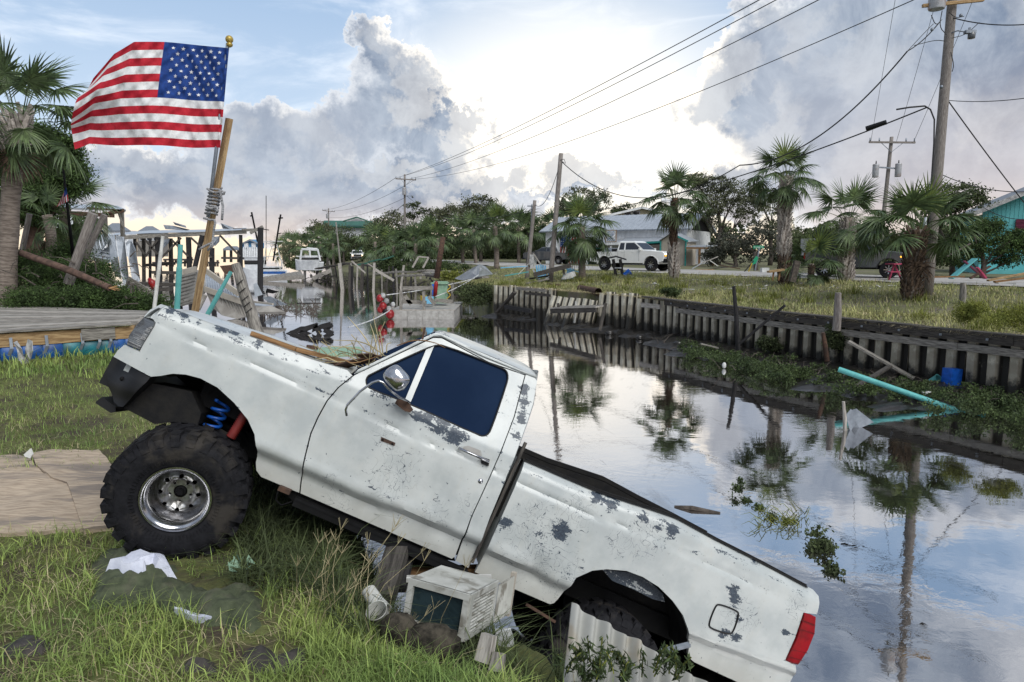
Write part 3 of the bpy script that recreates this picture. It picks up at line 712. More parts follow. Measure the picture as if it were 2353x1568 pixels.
def panel(name, out2, yf, mat, bed=False, holes=(), st=.03, flange=.03, mirror=False, parent=None, off=0., wear=True, label=None):
 """out2, holes: outlines in side-view coordinates -> a curved sheet with a returned edge"""
 outd = densify(out2, st); hd = [densify(h, st) for h in holes]
 allp = [outd] + hd; pts = []; edges = []
 for L in allp:
  i0 = len(pts); pts += L; edges += [(i0 + k, i0 + (k + 1) % len(L)) for k in range(len(L))]
 B = np.array([p for L in allp for p in L])
 x0, x1 = min(p[0] for p in outd), max(p[0] for p in outd); z0, z1 = min(p[1] for p in outd), max(p[1] for p in outd)
 nbd = len(pts)
 for x in np.arange(x0, x1, st):
  for z in np.arange(z0, z1, st * .8):
   if inpoly(x, z, outd) and not any(inpoly(x, z, h) for h in hd) and edist(x, z, B) > st * .45: pts.append((float(x), float(z)))
 vo, eo, fo, _, _, _ = delaunay_2d_cdt([Vector(p) for p in pts], edges, [], 0, 1e-5)
 mb = MB()
 for p in vo: mb.v.append((p.x, off + yf(p.x, p.y), p.y))
 for f in fo:
  cx = sum(vo[i].x for i in f) / 3; cz = sum(vo[i].y for i in f) / 3
  if inpoly(cx, cz, outd) and not any(inpoly(cx, cz, h) for h in hd):
   a, b_, c_ = [vo[i] for i in f]; ar = (b_.x - a.x) * (c_.y - a.y) - (b_.y - a.y) * (c_.x - a.x)
   mb.face(f if ar > 0 else f[::-1])
 nv = len(mb.v)
 for L in allp:
  i0 = len(mb.v); n = len(L)
  for (x, z) in L: y = off + yf(x, z); mb.v += [(x, y, z), (x, y + .004, z), (x, y + flange, z)]
  for k in range(n):
   a = i0 + 3 * k; b_ = i0 + 3 * ((k + 1) % n)
   mb.face((a, a + 1, b_ + 1, b_)); mb.face((a + 1, a + 2, b_ + 2, b_ + 1))
 if mirror: mb.v = [(x, TW - y, z) for x, y, z in mb.v]; mb.f = [f[::-1] for f in mb.f]
 o = mb.build(name, mat, parent or truck, smooth=True, sharp=40)
 if label: o['label'] = label
 if wear:
  me = o.data; A = me.attributes.new('wear', 'FLOAT', 'POINT'); S = me.attributes.new('scratch', 'FLOAT', 'POINT')
  wv = []; sv = []
  for i, (x, y, z) in enumerate(mb.v):
   wv.append(wear_at(x, z, edist(x, z, B) if i < nv else .004, bed) * (.7 if mirror else 1))
   sv.append(max([math.exp(-((x - a) ** 2 + (z - b_) ** 2) / r / r) for a, b_, r in scr] + [.12]))
  A.data.foreach_set('value', wv); S.data.foreach_set('value', sv)
 return o
def LC(pxl, yf): return [tlf(x, y, yf) for x, y in pxl]
# ---- outlines
seam = cc([(275, 1055), (282, 990), (305, 850), (335, 730), (375, 640), (425, 550), (485, 480), (566, 415)])
fend = [(331, 728), (345, 712), (369, 699), (381, 703), (461, 734), (538, 761), (632, 795), (714, 826), (798, 851)] + cc([(558, 413)]) + [(x - 3, y - 1) for x, y in seam[::-1][1:]] + \
       cc([(60, 965)]) + [(589, 1081), (588, 1063), (592, 1037), (585, 999), (569, 964), (538, 926), (500, 891), (461, 870), (427, 861), (396, 859), (369, 864), (346, 866), (261, 820), (270, 806), (285, 793), (321, 808), (358, 742), (352, 734)]
FEND = LC(fend, ycab)
door = seam + cc([(592, 400), (1000, 208), (1045, 210), (1300, 343), (1497, 412), (1437, 640), (1376, 800), (1316, 940), (1206, 1180), (1117, 1400), (1100, 1412)])
DOOR = LC(door, ycab)
hole = cc([(650, 408), (900, 292), (1000, 250), (1055, 246), (1370, 370), (1400, 388), (1408, 420), (1400, 460), (1315, 712), (1290, 742), (1255, 745), (880, 572), (650, 485), (633, 460), (632, 430)])
HOLE = LC(hole, ycab)
cabo = cc([(566, 405), (590, 380), (800, 282), (985, 188), (1015, 180), (1045, 185), (1250, 283), (1500, 390), (1556, 412), (1566, 440), (1545, 560), (1510, 670), (1460, 810), (1400, 960), (1310, 1180), (1240, 1350), (1190, 1462), (1122, 1422), (1212, 1180), (1322, 940), (1382, 800), (1443, 640), (1504, 408), (1300, 337), (1045, 203), (1000, 201), (590, 394)])
CABO = LC(cabo, ycab)
rarch = cd([(990, 455), (1010, 450), (1030, 430), (1060, 390), (1120, 325), (1200, 289), (1270, 282), (1370, 290), (1450, 320), (1530, 370), (1600, 440), (1650, 510), (1675, 580), (1682, 650), (1675, 700), (1685, 725), (1705, 742)])
bedo = [(1205, 1059), (1292, 1096), (1379, 1134), (1470, 1160), (1557, 1192), (1610, 1221), (1660, 1248), (1751, 1294), (1830, 1335), (1868, 1355), (1881, 1370), (1883, 1385), (1877, 1412), (1846, 1408), (1826, 1468), (1804, 1518), (1828, 1529), (1822, 1555), (1806, 1592), (1795, 1614), (1695, 1568)] + rarch[::-1] + [(1091, 1315)]
BED = LC(bedo, ybed)
LLab = lambda o, s: o
for mir in (False, True):
 panel('front_fender', FEND, ycab, 'worn_paint', mirror=mir, wear=True)
 dr = panel('door', DOOR, ycab, 'worn_paint', holes=[HOLE], mirror=mir)
 panel('cab_side', CABO, ycab, 'worn_paint', mirror=mir)
 panel('bed_side', BED, ybed, 'worn_paint', bed=True, mirror=mir)
 # window glass, gasket and division bar belong to the door
 gz = panel('window', [(x, z) for x, z in HOLE], lambda x, z: ycab(x, z) + .016, 'glass_cab', st=.09, flange=.005, mirror=mir, parent=dr, wear=False)
 P3 = lambda L, dy=0.: [(x, (TW - (ycab(x, z) + dy)) if mir else ycab(x, z) + dy, z) for x, z in L]
 mb = MB(); q = P3(densify(chaikin(HOLE, 1), .04), .004); mb.tube(q + [q[0]], .007, 6, False); mb.build('gasket', 'black_plastic', dr, True)
 bb = LC(cc([(960, 272), (1003, 254), (873, 565), (842, 552)]), ycab); mb = MB(); y0 = .0
 f_ = P3(bb, -.004); k_ = P3(bb, .02); mb.poly(f_ if not mir else f_[::-1])
 for i in range(4): j = (i + 1) % 4; mb.poly([f_[i], f_[j], k_[j], k_[i]])
 mb.build('division_bar', 'worn_paint', dr)
 # drip rail
 dl = LC(cc([(578, 398), (1000, 194), (1040, 192), (1270, 305), (1500, 397), (1560, 420)]), ycab); q = P3(densify(dl, .05, False), -.006)
 mb = MB(); mb.tube(q, .009, 6); mb.build('drip_rail', 'worn_paint', truck, True)
# door furniture (near door)
near_door = [o for o in truck.children if o.name.startswith('door')][0]
def tp(px, py, y=0.): x, z = tl(px, py, y); return Vector((x, y, z))
mb = MB(); a = tp(*cc([(1145, 812)])[0], -.03); b_ = tp(*cc([(1302, 882)])[0], -.03)
mb.tube([a + Vector((0, .03, 0)), a, a.lerp(b_, .5) + Vector((0, -.006, 0)), b_, b_ + Vector((0, .03, 0))], .010, 8); hdl = mb.build('handle', 'chrome', near_door, True)
mb = MB(); q = [tp(*p, -.004) for p in cc([(1258, 855), (1308, 872), (1300, 908), (1262, 893)])]; mb.poly([*q]); mb.poly([p + Vector((0, .01, 0)) for p in q][::-1])
for i in range(4): mb.poly([q[i], q[i] + Vector((0, .02, 0)), q[(i + 1) % 4] + Vector((0, .02, 0)), q[(i + 1) % 4]])
mb.build('latch_cup', 'black_plastic', near_door)
mb = MB(); q = [tp(*p, .006 + 0 * 1) for p in cc([(1165, 800), (1190, 796), (1258, 822), (1265, 850), (1230, 850), (1160, 818)])]; mb.poly(q)
mb.build('handle_recess', 'concrete', near_door)
kp = tp(*cc([(1257, 989)])[0], 0.); y_ = ycab(kp.x, kp.z); mb = MB()
mb.lathe([(0, -.008), (.008, -.008), (.010, -.004), (.017, -.004), (.019, .004)], (kp.x, y_, kp.z), (0, 1, 0), 20); mb.build('lock', 'chrome', near_door, True)
# old mirror bracket plate with two bolt holes
q = [tp(*p, -.004) for p in cc([(716, 748), (792, 780), (788, 797), (712, 768)])]; mb = MB(); mb.poly(q)
for i in range(4): mb.poly([q[i], q[i] + Vector((0, .02, 0)), q[(i + 1) % 4] + Vector((0, .02, 0)), q[(i + 1) % 4]])
br = mb.build('bracket_plate', 'rust', near_door)
mb = MB()
for p in cc([(724, 763), (776, 786)]): c = tp(*p, -.004); mb.lathe([(0, -.004), (.007, -.004), (.008, .002)], c, (0, 1, 0), 10)
mb.build('bolt', 'black_metal', br, True)
# chrome mirror on a bent arm
mirr = bpy.data.objects.new('side_mirror', None); C.objects.link(mirr); mirr.parent = truck
arm = cc([(527, 632), (522, 600), (530, 575), (600, 500), (665, 452), (700, 441), (725, 450), (750, 478), (780, 505), (815, 532), (850, 548), (872, 562)])
ys_ = [-.20, -.21, -.22, -.23, -.24, -.25, -.25, -.24, -.21, -.17, -.12, -.04]
mb = MB(); mb.tube([tp(*p, y) for p, y in zip(arm, ys_)], .0085, 8); mb.build('arm', 'chrome', mirr, True)
mc = cc([(722, 420), (735, 385), (775, 358), (800, 352), (830, 372), (874, 425), (876, 450), (850, 485), (812, 500), (790, 497), (745, 455)])
mp = [tp(*p, -.24) for p in chaikin(mc, 2)]; cen = sum(mp, Vector()) / len(mp); mb = MB(); n = len(mp)
rings = [(1., .035, 0), (1.0, 0., 0), (.90, -.03, 0), (.60, -.052, 0), (.25, -.06, 0)]
for k, dy, _ in rings: mb.v += [tuple(cen + (p - cen) * k + Vector((0, dy, 0))) for p in mp]
for r_ in range(len(rings) - 1):
 for j in range(n): mb.face((r_ * n + j, r_ * n + (j + 1) % n, (r_ + 1) * n + (j + 1) % n, (r_ + 1) * n + j))
mb.face(range((len(rings) - 1) * n, len(rings) * n)); mb.face(range(n)[::-1])
mb.build('shell', 'chrome', mirr, True, 50)
mb = MB(); q = [tp(*p, -.06) for p in cc([(790, 565), (800, 545), (855, 545), (890, 600), (872, 614), (845, 608)])]; k_ = [p + Vector((0, .055, -.0)) for p in q]; mb.poly(q)
for i in range(6): mb.poly([q[i], q[(i + 1) % 6], k_[(i + 1) % 6], k_[i]])
mb.build('foot', 'rust', mirr)
# fuel door
fo = [tp(*p, 0) for p in chaikin(ce([(660, 1132), (762, 1170), (770, 1195), (740, 1290), (715, 1302), (615, 1270), (603, 1245), (640, 1145)]), 2)]
fo = [Vector((p.x, ybed(p.x, p.z) - .003, p.z)) for p in fo]; mb = MB(); mb.tube(fo + [fo[0]], .0065, 6, False); fl = mb.build('fuel_door', 'black_plastic', truck, True)
# ---- lights
def lamp_box(name, px, yf, mat, depth=.05, bulge=-.012, parent=truck, mirror=False):
 L = [tlf(x, y, yf) for x, y in px]; cx = sum(p[0] for p in L) / len(L); cz = sum(p[1] for p in L) / len(L); mb = MB(); n = len(L)
 for k, dy in ((1., depth), (1., 0.), (.93, bulge), (.5, bulge * 1.5)): mb.v += [(cx + (x - cx) * k, yf(x, z) + dy, cz + (z - cz) * k) for x, z in L]
 for r_ in range(3):
  for j in range(n): mb.face((r_ * n + j, r_ * n + (j + 1) % n, (r_ + 1) * n + (j + 1) % n, (r_ + 1) * n + j))
 mb.face(range(3 * n, 4 * n))
 if mirror: mb.v = [(x, TW - y, z) for x, y, z in mb.v]; mb.f = [f[::-1] for f in mb.f]
 return mb.build(name, mat, parent, True, 35)
for mir in (False, True):
 hl = lamp_box('headlight', ca([(862, 176), (930, 205), (925, 230), (835, 378), (757, 345), (770, 290), (820, 222)]), ycab, 'lens_clear', mirror=mir)
 lamp_box('tail_light', ce([(1132, 1180), (1170, 1192), (1197, 1205), (1190, 1290), (1150, 1390), (1097, 1470), (1062, 1462), (1030, 1445), (1085, 1330)]), ybed, 'tail_red', .08, mirror=mir)
tlp = [o for o in truck.children if o.name.startswith('tail_light')][0]
for seg in (((1118, 1222), (1194, 1250)), ((1103, 1270), (1190, 1298)), ((1060, 1385), (1150, 1405)), ((1045, 1425), (1120, 1445))):
 a, b_ = [tp(*p, -.016) for p in ce(seg)]; mb = MB(); mb.bar(a, b_, .004, .009, up=(0, 1, 0)); mb.build('rib', 'tail_dark', tlp)
# tail light end face (wraps the corner), small reflector housing
# ---- hood, cowl, roof, windshield, rear wall
def zseam(x): return float(np.interp(x, *cabT))
xf = tl(369, 699)[0]; xc = tl(806, 858)[0]
def hoodf(u, v):
 x = xf + (xc - xf) * u; s = 2 * v - 1; y = .066 + (TW - .132) * v; z = zseam(x) + .035 * (1 - abs(s) ** 3.5) - .004
 z += .018 * math.exp(-((abs(s) - .62) / .06) ** 2) * smooth01(u * 3)
 if u < .06: z -= .05 * (1 - u / .06) ** 2
 return (x, y, z)
hood = MB().grid(hoodf, 50, 60).build('hood', 'worn_paint', truck, True, 60)
def addwear(o, val=.2, edge=.0):
 me = o.data; A = me.attributes.new('wear', 'FLOAT', 'POINT'); S = me.attributes.new('scratch', 'FLOAT', 'POINT')
 A.data.foreach_set('value', [val + .25 * hnoise(v.co.x * 6, v.co.y * 6) + (.25 if edge and hnoise(v.co.x * 3, v.co.z * 3, 5) > .3 else 0) for v in me.vertices]); S.data.foreach_set('value', [.2] * len(me.vertices))
addwear(hood)
# nose: header panel, grille, valance
zf = zseam(xf) - .03; zv = tl(300, 800)[1]
def nosef(u, v):
 z = zf + (tl(331, 728)[1] - .02 - zf) * u; y = .05 + (TW - .10) * v; return (xf - .05 * math.sin(u * 1.5) - .02, y, z)
addwear(MB().grid(nosef, 6, 20).build('header_panel', 'worn_paint', truck, True))
mb = MB(); xg = tl(300, 800)[0]
mb.box((xg + .05, TW / 2, (zf + zv) / 2 - .03), (.03, TW - .5, .26)); gr = mb.build('grille', 'black_plastic', truck)
for k in range(5):
 mb = MB(); mb.box((xg + .02, TW / 2, zv + .02 + k * .06), (.03, TW - .52, .02)); mb.build('slat', 'dull_chrome', gr)
mb = MB(); mb.box((xg + .03, TW / 2, zv - .09), (.06, TW - .14, .14)); addwear(mb.build('valance', 'worn_paint', truck))
# windshield and roof
def zdrip(x): return float(np.interp(x, [p[0] for p in dl], [p[1] for p in dl]))
xr0 = tlf(*cc([(1005, 190)])[0], ycab)[0]; xr1 = tlf(*cc([(1560, 418)])[0], ycab)[0]
zr0, zr1 = tlf(*cc([(1005, 190)])[0], ycab)[1], tlf(*cc([(1560, 418)])[0], ycab)[1]
def rooff(u, v):
 x = xr0 + (xr1 - xr0) * u; ze = zr0 + (zr1 - zr0) * u + .012 * math.sin(PI * u); s = abs(2 * v - 1); y0 = ycab(x, ze) - .004
 y = y0 + (TW - 2 * y0) * v; z = ze + .072 * (1 - s ** 5) + .012 * (1 - s * s) - (.03 * max(0, (u - .9) / .1) ** 2) * (1 - s ** 5) - (.03 * max(0, (.07 - u) / .07) ** 2) * (1 - s ** 5)
 z += .006 * math.sin(v * 40) * (.1 < v < .9) * smooth01(u * 5) * smooth01((1 - u) * 5)
 return (x + .03 * (1 - s * s) * (u > .5) * (u - .5), y, z)
rf = MB().grid(rooff, 30, 70).build('roof', 'worn_paint', truck, True, 60); addwear(rf, .15, 1)
xw, zw = tlf(*cc([(572, 404)])[0], ycab)
def wsf(u, v):
 a = rooff(0, v); s = 2 * v - 1; y = .09 + (TW - .18) * v; bx = xw - .10 * (1 - s * s); bz = zw - .01
 p = Vector((bx, y, bz)).lerp(Vector(a), u); p.x -= .03 * math.sin(PI * u) * (1 - s * s); return p
MB().grid(wsf, 8, 20).build('windshield', 'glass_cab', truck, True)
def cowlf(u, v): s = 2 * v - 1; a = hoodf(1, v); b2 = wsf(0, v); return Vector(a).lerp(Vector(b2), u) - Vector((0, 0, .03 * math.sin(PI * u)))
MB().grid(cowlf, 5, 20).build('cowl', 'black_metal', truck, True)
# back wall of the cab, following the traced edge
be = LC(cc([(1556, 412), (1545, 560), (1510, 670), (1460, 810), (1400, 960), (1310, 1180), (1190, 1462)]), ycab)
def backf(u, v):
 k = u * (len(be) - 1); i = min(int(k), len(be) - 2); f_ = k - i; x = be[i][0] * (1 - f_) + be[i + 1][0] * f_; z = be[i][1] * (1 - f_) + be[i + 1][1] * f_
 y0 = ycab(x, z); s = 2 * v - 1
 return (x + .05 * (1 - s ** 6) , y0 + .002 + (TW - 2 * y0 - .004) * v, z + (.075 * (1 - abs(s) ** 5) * (1 - u / .15) if u < .15 else 0))
addwear(MB().grid(backf, 24, 30).build('cab_back', 'worn_paint', truck, True), .35)
mb = MB(); q = [backf(.16, .25), backf(.16, .75), backf(.42, .75), backf(.42, .25)]; q = [(x + .012, y, z) for x, y, z in q]; mb.poly(q); mb.build('rear_window', 'glass_cab', truck)
# dark cabin box so that nothing shows through, dash and seat
xb = be[3][0] - .1
mb = MB()
mb.box(((xf + .35 + xc) / 2, TW / 2, .98), (xc - xf - .5, TW - .5, .42)); mb.build('engine_bay', 'black_metal', truck)
mb = MB(); mb.box(((xc + xb) / 2 + .02, TW / 2, .60), (xb - xc + .1, TW - .16, .10)); mb.box((xc + .05, TW / 2, .95), (.05, TW - .2, .7)); mb.build('floor_pan', 'black_metal', truck)
mb = MB(); mb.box((xb - .12, TW / 2, 1.18), (.16, TW - .4, .62), ry=.2); mb.box((xb - .38, TW / 2, .85), (.5, TW - .4, .18)); mb.build('bench_seat', 'liner', truck)
mb = MB(); mb.box((xc + .22, TW / 2, 1.2), (.34, TW - .3, .28)); mb.build('dashboard', 'liner', truck)
# rocker and frame
def beltpt(px, py, y=0.): return tp(px, py, y)
r0 = tp(*cc([(255, 1068)])[0], .06); r1 = tp(*cc([(1190, 1470)])[0], .06); dn = Vector((0, 0, -1))
mb = MB(); mb.bar(r0 + dn * .035, r1 + dn * .035, .07, .06); mb.bar(r0 + dn * .015 + Vector((0, -.03, 0)), r1 + dn * .015 + Vector((0, -.03, 0)), .02, .02)
mb.build('rocker', 'black_metal', truck)
q = [tp(*p, .12) for p in cc([(180, 1050), (270, 1130), (520, 1250), (600, 1290), (840, 1370), (1010, 1410), (1120, 1425), (700, 1200), (260, 1050)])]
mb = MB(); mb.poly(q); mb.poly([p + Vector((0, .45, 0)) for p in q][::-1])
for i in range(len(q)): mb.poly([q[i], q[i] + Vector((0, .45, 0)), q[(i + 1) % len(q)] + Vector((0, .45, 0)), q[(i + 1) % len(q)]])
mb.build('underbody', 'black_metal', truck)
for yy in (.48, TW - .48):
 mb = MB(); mb.bar((-.55, yy, .62), (4.45, yy, .60), .08, .16); mb.build('frame_rail', 'black_metal', truck)
mb = MB(); mb.box((.0, TW / 2, .52), (.12, TW - .7, .12)); mb.box((3.25, TW / 2, .42), (.12, TW - .4, .12)); mb.sphere((3.25, TW / 2, .4), .17, 10, 7); mb.build('axle', 'black_metal', truck)
# inner wheel arches
def arch(name, pxl, yf, depth, parent=truck, mirror=False, floor=None):
 L = LC(pxl, yf); mb = MB(); n = len(L)
 for k in range(7):
  for (x, z) in L: mb.v.append((x, yf(x, z) + .012 + depth * k / 6, z + .015 + .025 * math.sin(k * 2.1 + x * 7) * (k > 0)))
 for k in range(6):
  for j in range(n - 1): mb.face((k * n + j, k * n + j + 1, (k + 1) * n + j + 1, (k + 1) * n + j))
 mb.face(range(6 * n, 7 * n))
 if mirror: mb.v = [(x, TW - y, z) for x, y, z in mb.v]
 return mb.build(name, 'liner', parent, True, 40)
farch = [(600, 1094), (589, 1081), (588, 1063), (592, 1037), (585, 999), (569, 964), (538, 926), (500, 891), (461, 870), (427, 861), (396, 859), (369, 864), (346, 866), (290, 835)]
for mir in (False, True):
 arch('inner_fender', farch, ycab, .52, mirror=mir)
 arch('inner_fender', rarch, ybed, .42, mirror=mir)
# peeled lip visible inside the rear arch
q1 = cd([(1250, 283), (1400, 300), (1490, 345), (1550, 405), (1560, 445), (1500, 430), (1400, 380), (1300, 340)])
q = [tp(*p, .13) for p in q1]; mb = MB(); mb.poly(q); mb.poly([p + Vector((0, .01, .0)) for p in q][::-1]); lip = mb.build('arch_lip', 'worn_paint', truck); addwear(lip, .85)
# long front lower panel behind the bumper
q = [tp(*p, .1) for p in [(285, 938), (345, 880), (440, 900), (462, 950), (455, 975), (400, 970), (356, 975)]]; mb = MB(); mb.poly(q); mb.poly([p + Vector((0, .3, 0)) for p in q][::-1])
for i in range(len(q)): mb.poly([q[i], q[i] + Vector((0, .3, 0)), q[(i + 1) % len(q)] + Vector((0, .3, 0)), q[(i + 1) % len(q)]])
mb.build('radiator_support', 'liner', truck)
# bumper: a bent channel with the corner wrapped round
bp = ca([(600, 440), (640, 428), (680, 425), (790, 480), (900, 540), (885, 565), (820, 625), (720, 716), (690, 715), (640, 690), (570, 585), (565, 505), (580, 460)])
BP = [tl(x, y, .0) for x, y in bp]; mb = MB(); n = len(BP)
x0b = min(p[0] for p in BP)
def bump_pt(x, z, k):
 fr = smooth01((x - x0b) / .34)      # towards the wheel the side sits flush, towards the nose it turns inboard
 return (x, -.02 + .20 * (1 - fr) ** 2 + (.0 if k else 0), z)
def ybump(x, z):
 zm = np.interp(x, [BP[0][0], BP[4][0]], [tl(*ca([(600, 520)])[0])[1], tl(*ca([(880, 570)])[0])[1]])
 return -.03 + .22 * (1 - smooth01((x - x0b) / .36)) ** 1.6 + .018 * smooth01((z - zm) / .03) - .0 + .05 * smooth01((zm - .05 - z) / .12)
for mir in (False, True):
 bo = panel('bumper', BP, ybump, 'black_plastic', mirror=mir, st=.03, wear=False, flange=.12)
mb = MB(); mb.box((x0b + .04, TW / 2, sum(p[1] for p in BP) / n), (.10, TW - .4, .20)); mb.build('bumper_bar', 'black_plastic', truck)
q = [tp(*p, .2) for p in ca([(575, 680), (610, 655), (690, 715), (690, 745), (660, 750), (570, 692)])]; mb = MB(); mb.poly(q)
mb.poly([p + Vector((0, .5, 0)) for p in q][::-1])
for i in range(len(q)): mb.poly([q[i], q[i] + Vector((0, .5, 0)), q[(i + 1) % len(q)] + Vector((0, .5, 0)), q[(i + 1) % len(q)]])
mb.build('bumper_skirt', 'black_plastic', truck)
c = tp(*ca([(705, 547)])[0], 0); mb = MB(); mb.sphere((c.x, ybump(c.x, c.z) - .0, c.z), .016, 10, 6); mb.build('bumper_bolt', 'black_metal', truck, True)
# ---- bed
zb = lambda x: float(np.interp(x, *bedT))
xb0 = tl(1205, 1059)[0]; xb1 = tl(1868, 1355)[0]
mb = MB()
for mir in (0, 1):
 f_ = lambda y: (TW - y) if mir else y
 def railf(u, v):
  x = xb0 + (xb1 - xb0) * u; prof = [(.055, -.004), (.075, .006), (.12, .004), (.135, -.02), (.135, -.2), (.14, -.45)]; y, dz = prof[min(5, int(round(v * 5)))]
  return (x, f_(y), zb(x) + dz)
 mbn = MB().grid(railf, 24, 6)
 o = mbn.build('bed_rail', 'liner' if mir else 'liner', truck)
 if mir:
  mb2 = MB(); xx = [xb0 + (xb1 - xb0) * k / 12 for k in range(13)]
  for a, b_ in zip(xx[:-1], xx[1:]): mb2.bar((a, TW - .085, zb(a) + .012), (b_, TW - .085, zb(b_) + .012), .11, .04)
  mb2.build('rail_cap', 'liner', truck)
 else:
  mb2 = MB(); xx = [xb0 + .03 + (xb1 - xb0 - .03) * k / 12 for k in range(13)]
  for a, b_ in zip(xx[:-1], xx[1:]): mb2.bar((a, .105, zb(a) + .006), (b_, .105, zb(b_) + .006), .045, .02)
  mb2.build('rail_cap', 'liner', truck)
mb = MB(); mb.box(((xb0 + xb1) / 2, TW / 2, .86), (xb1 - xb0 - .06, TW - .3, .03)); mb.build('bed_floor', 'liner', truck)
mb = MB()
a = tp(*cc([(1467, 810)])[0], .03); b_ = tp(*cc([(1506, 880)])[0], .03); c_ = tp(*cc([(1245, 1470)])[0], .03); d_ = tp(*cc([(1225, 1400)])[0], .03)
bw = MB(); q = [(xb0 + .02, .06, zb(xb0) - .01), (xb0 + .02, TW - .06, zb(xb0) - .01), (xb0 + .02 , TW - .06, .55), (xb0 + .02, .06, .55)]; bw.poly(q)
addwear(bw.build('bed_front', 'worn_paint', truck), .3)
mb.bar((xb0 - .035, .05, zb(xb0) + .12), (xb0 - .035, .05, .55), .03, .02, up=(1, 0, 0)); mb.build('seal_strip', 'dark_wood', truck)
mb = MB(); x_ = xb1 - .02; mb.box((x_, TW / 2, .98), (.05, TW - .24, .52)); tg = mb.build('tailgate', 'worn_paint', truck); addwear(tg, .3)
mb = MB(); mb.box((xb1 - .03, TW / 2, .56), (.12, TW - .2, .14)); mb.build('rear_bumper', 'dull_chrome', truck)
# ---- suspension: blue coil and red shock boot
def helix(a, b_, r, turns, wr, mat, name):
 a = Vector(a); b_ = Vector(b_); d = (b_ - a).normalized(); x = d.orthogonal().normalized(); y = d.cross(x); P = []
 for k in range(int(turns * 14) + 1):
  f_ = k / (turns * 14); an = 2 * PI * turns * f_; P.append(a.lerp(b_, f_) + x * r * math.cos(an) + y * r * math.sin(an))
 mb = MB(); mb.tube(P, wr, 7); return mb.build(name, mat, truck, True)
helix(tp(514, 925, .2), tp(484, 988, .2), .052, 3.4, .0115, 'blue_spring', 'coil_spring')
mb = MB(); a = tp(568, 945, .14); b_ = tp(530, 1006, .14); K = 30
mb.tube([a.lerp(b_, k / K) for k in range(K + 1)], [.036 if k % 2 else .028 for k in range(K + 1)], 12); mb.build('shock_boot', 'red_rubber', truck, True)
mb = MB(); mb.tube([tp(590, 925, .3), tp(520, 1030, .3)], .018, 8); mb.tube([tp(430, 930, .4), tp(560, 1000, .45), tp(600, 1080, .5)], .03, 8); mb.tube([tp(480, 885, .35), tp(500, 905, .33)], .09, 14); mb.build('shock_mount', 'black_metal', truck, True)
# brake hose and small bits below the fender corner
mb = MB(); mb.tube([tp(*p, .1) for p in cc([(155, 1040), (140, 1090), (170, 1120), (230, 1100)])], .006, 6); mb.build('hose', 'black_metal', truck, True)
mb = MB(); mb.bar(tp(*cc([(160, 1022)])[0], .05), tp(*cc([(222, 1048)])[0], .05), .08, .03); mb.build('cab_mount', 'rust', truck)
# ---- wheels
def disc_holes(rout, rin, holes, zf_, n=40):
 pts = [(rout * math.cos(2 * PI * k / n), rout * math.sin(2 * PI * k / n)) for k in range(n)]; E_ = [(k, (k + 1) % n) for k in range(n)]
 def ring(cx, cy, r, m_):
  i = len(pts); pts.extend([(cx + r * math.cos(2 * PI * k / m_), cy + r * math.sin(2 * PI * k / m_)) for k in range(m_)]); E_.extend([(i + k, i + (k + 1) % m_) for k in range(m_)])
 ring(0, 0, rin, 24)
 for h in holes: ring(*h, 12)
 for r in np.linspace(rin * 1.25, rout * .95, 5):
  for k in range(30):
   a = 2 * PI * k / 30; p = (r * math.cos(a), r * math.sin(a))
   if all(math.hypot(p[0] - h[0], p[1] - h[1]) > h[2] * 1.25 for h in holes): pts.append(p)
 vo, eo, fo, _, _, _ = delaunay_2d_cdt([Vector(p) for p in pts], E_, [], 0, 1e-6); mb = MB()
 for p in vo: mb.v.append((p.x, zf_(p.length), p.y))
 for f_ in fo:
  c = sum((vo[i] for i in f_), Vector((0, 0))) / 3
  if c.length > rin * .99 and all(math.hypot(c.x - h[0], c.y - h[1]) > h[2] * .97 for h in holes): mb.face(f_)
 for h in [(0, 0, rin)] + list(holes):
  i0 = len(mb.v); m_ = 16
  for k in range(m_):
   x = h[0] + h[2] * math.cos(2 * PI * k / m_); z = h[1] + h[2] * math.sin(2 * PI * k / m_); y = zf_(math.hypot(x, z)); mb.v += [(x, y, z), (x, y + .02, z)]
  for k in range(m_): a = i0 + 2 * k; b2 = i0 + 2 * ((k + 1) % m_); mb.face((a, b2, b2 + 1, a + 1))
 return mb
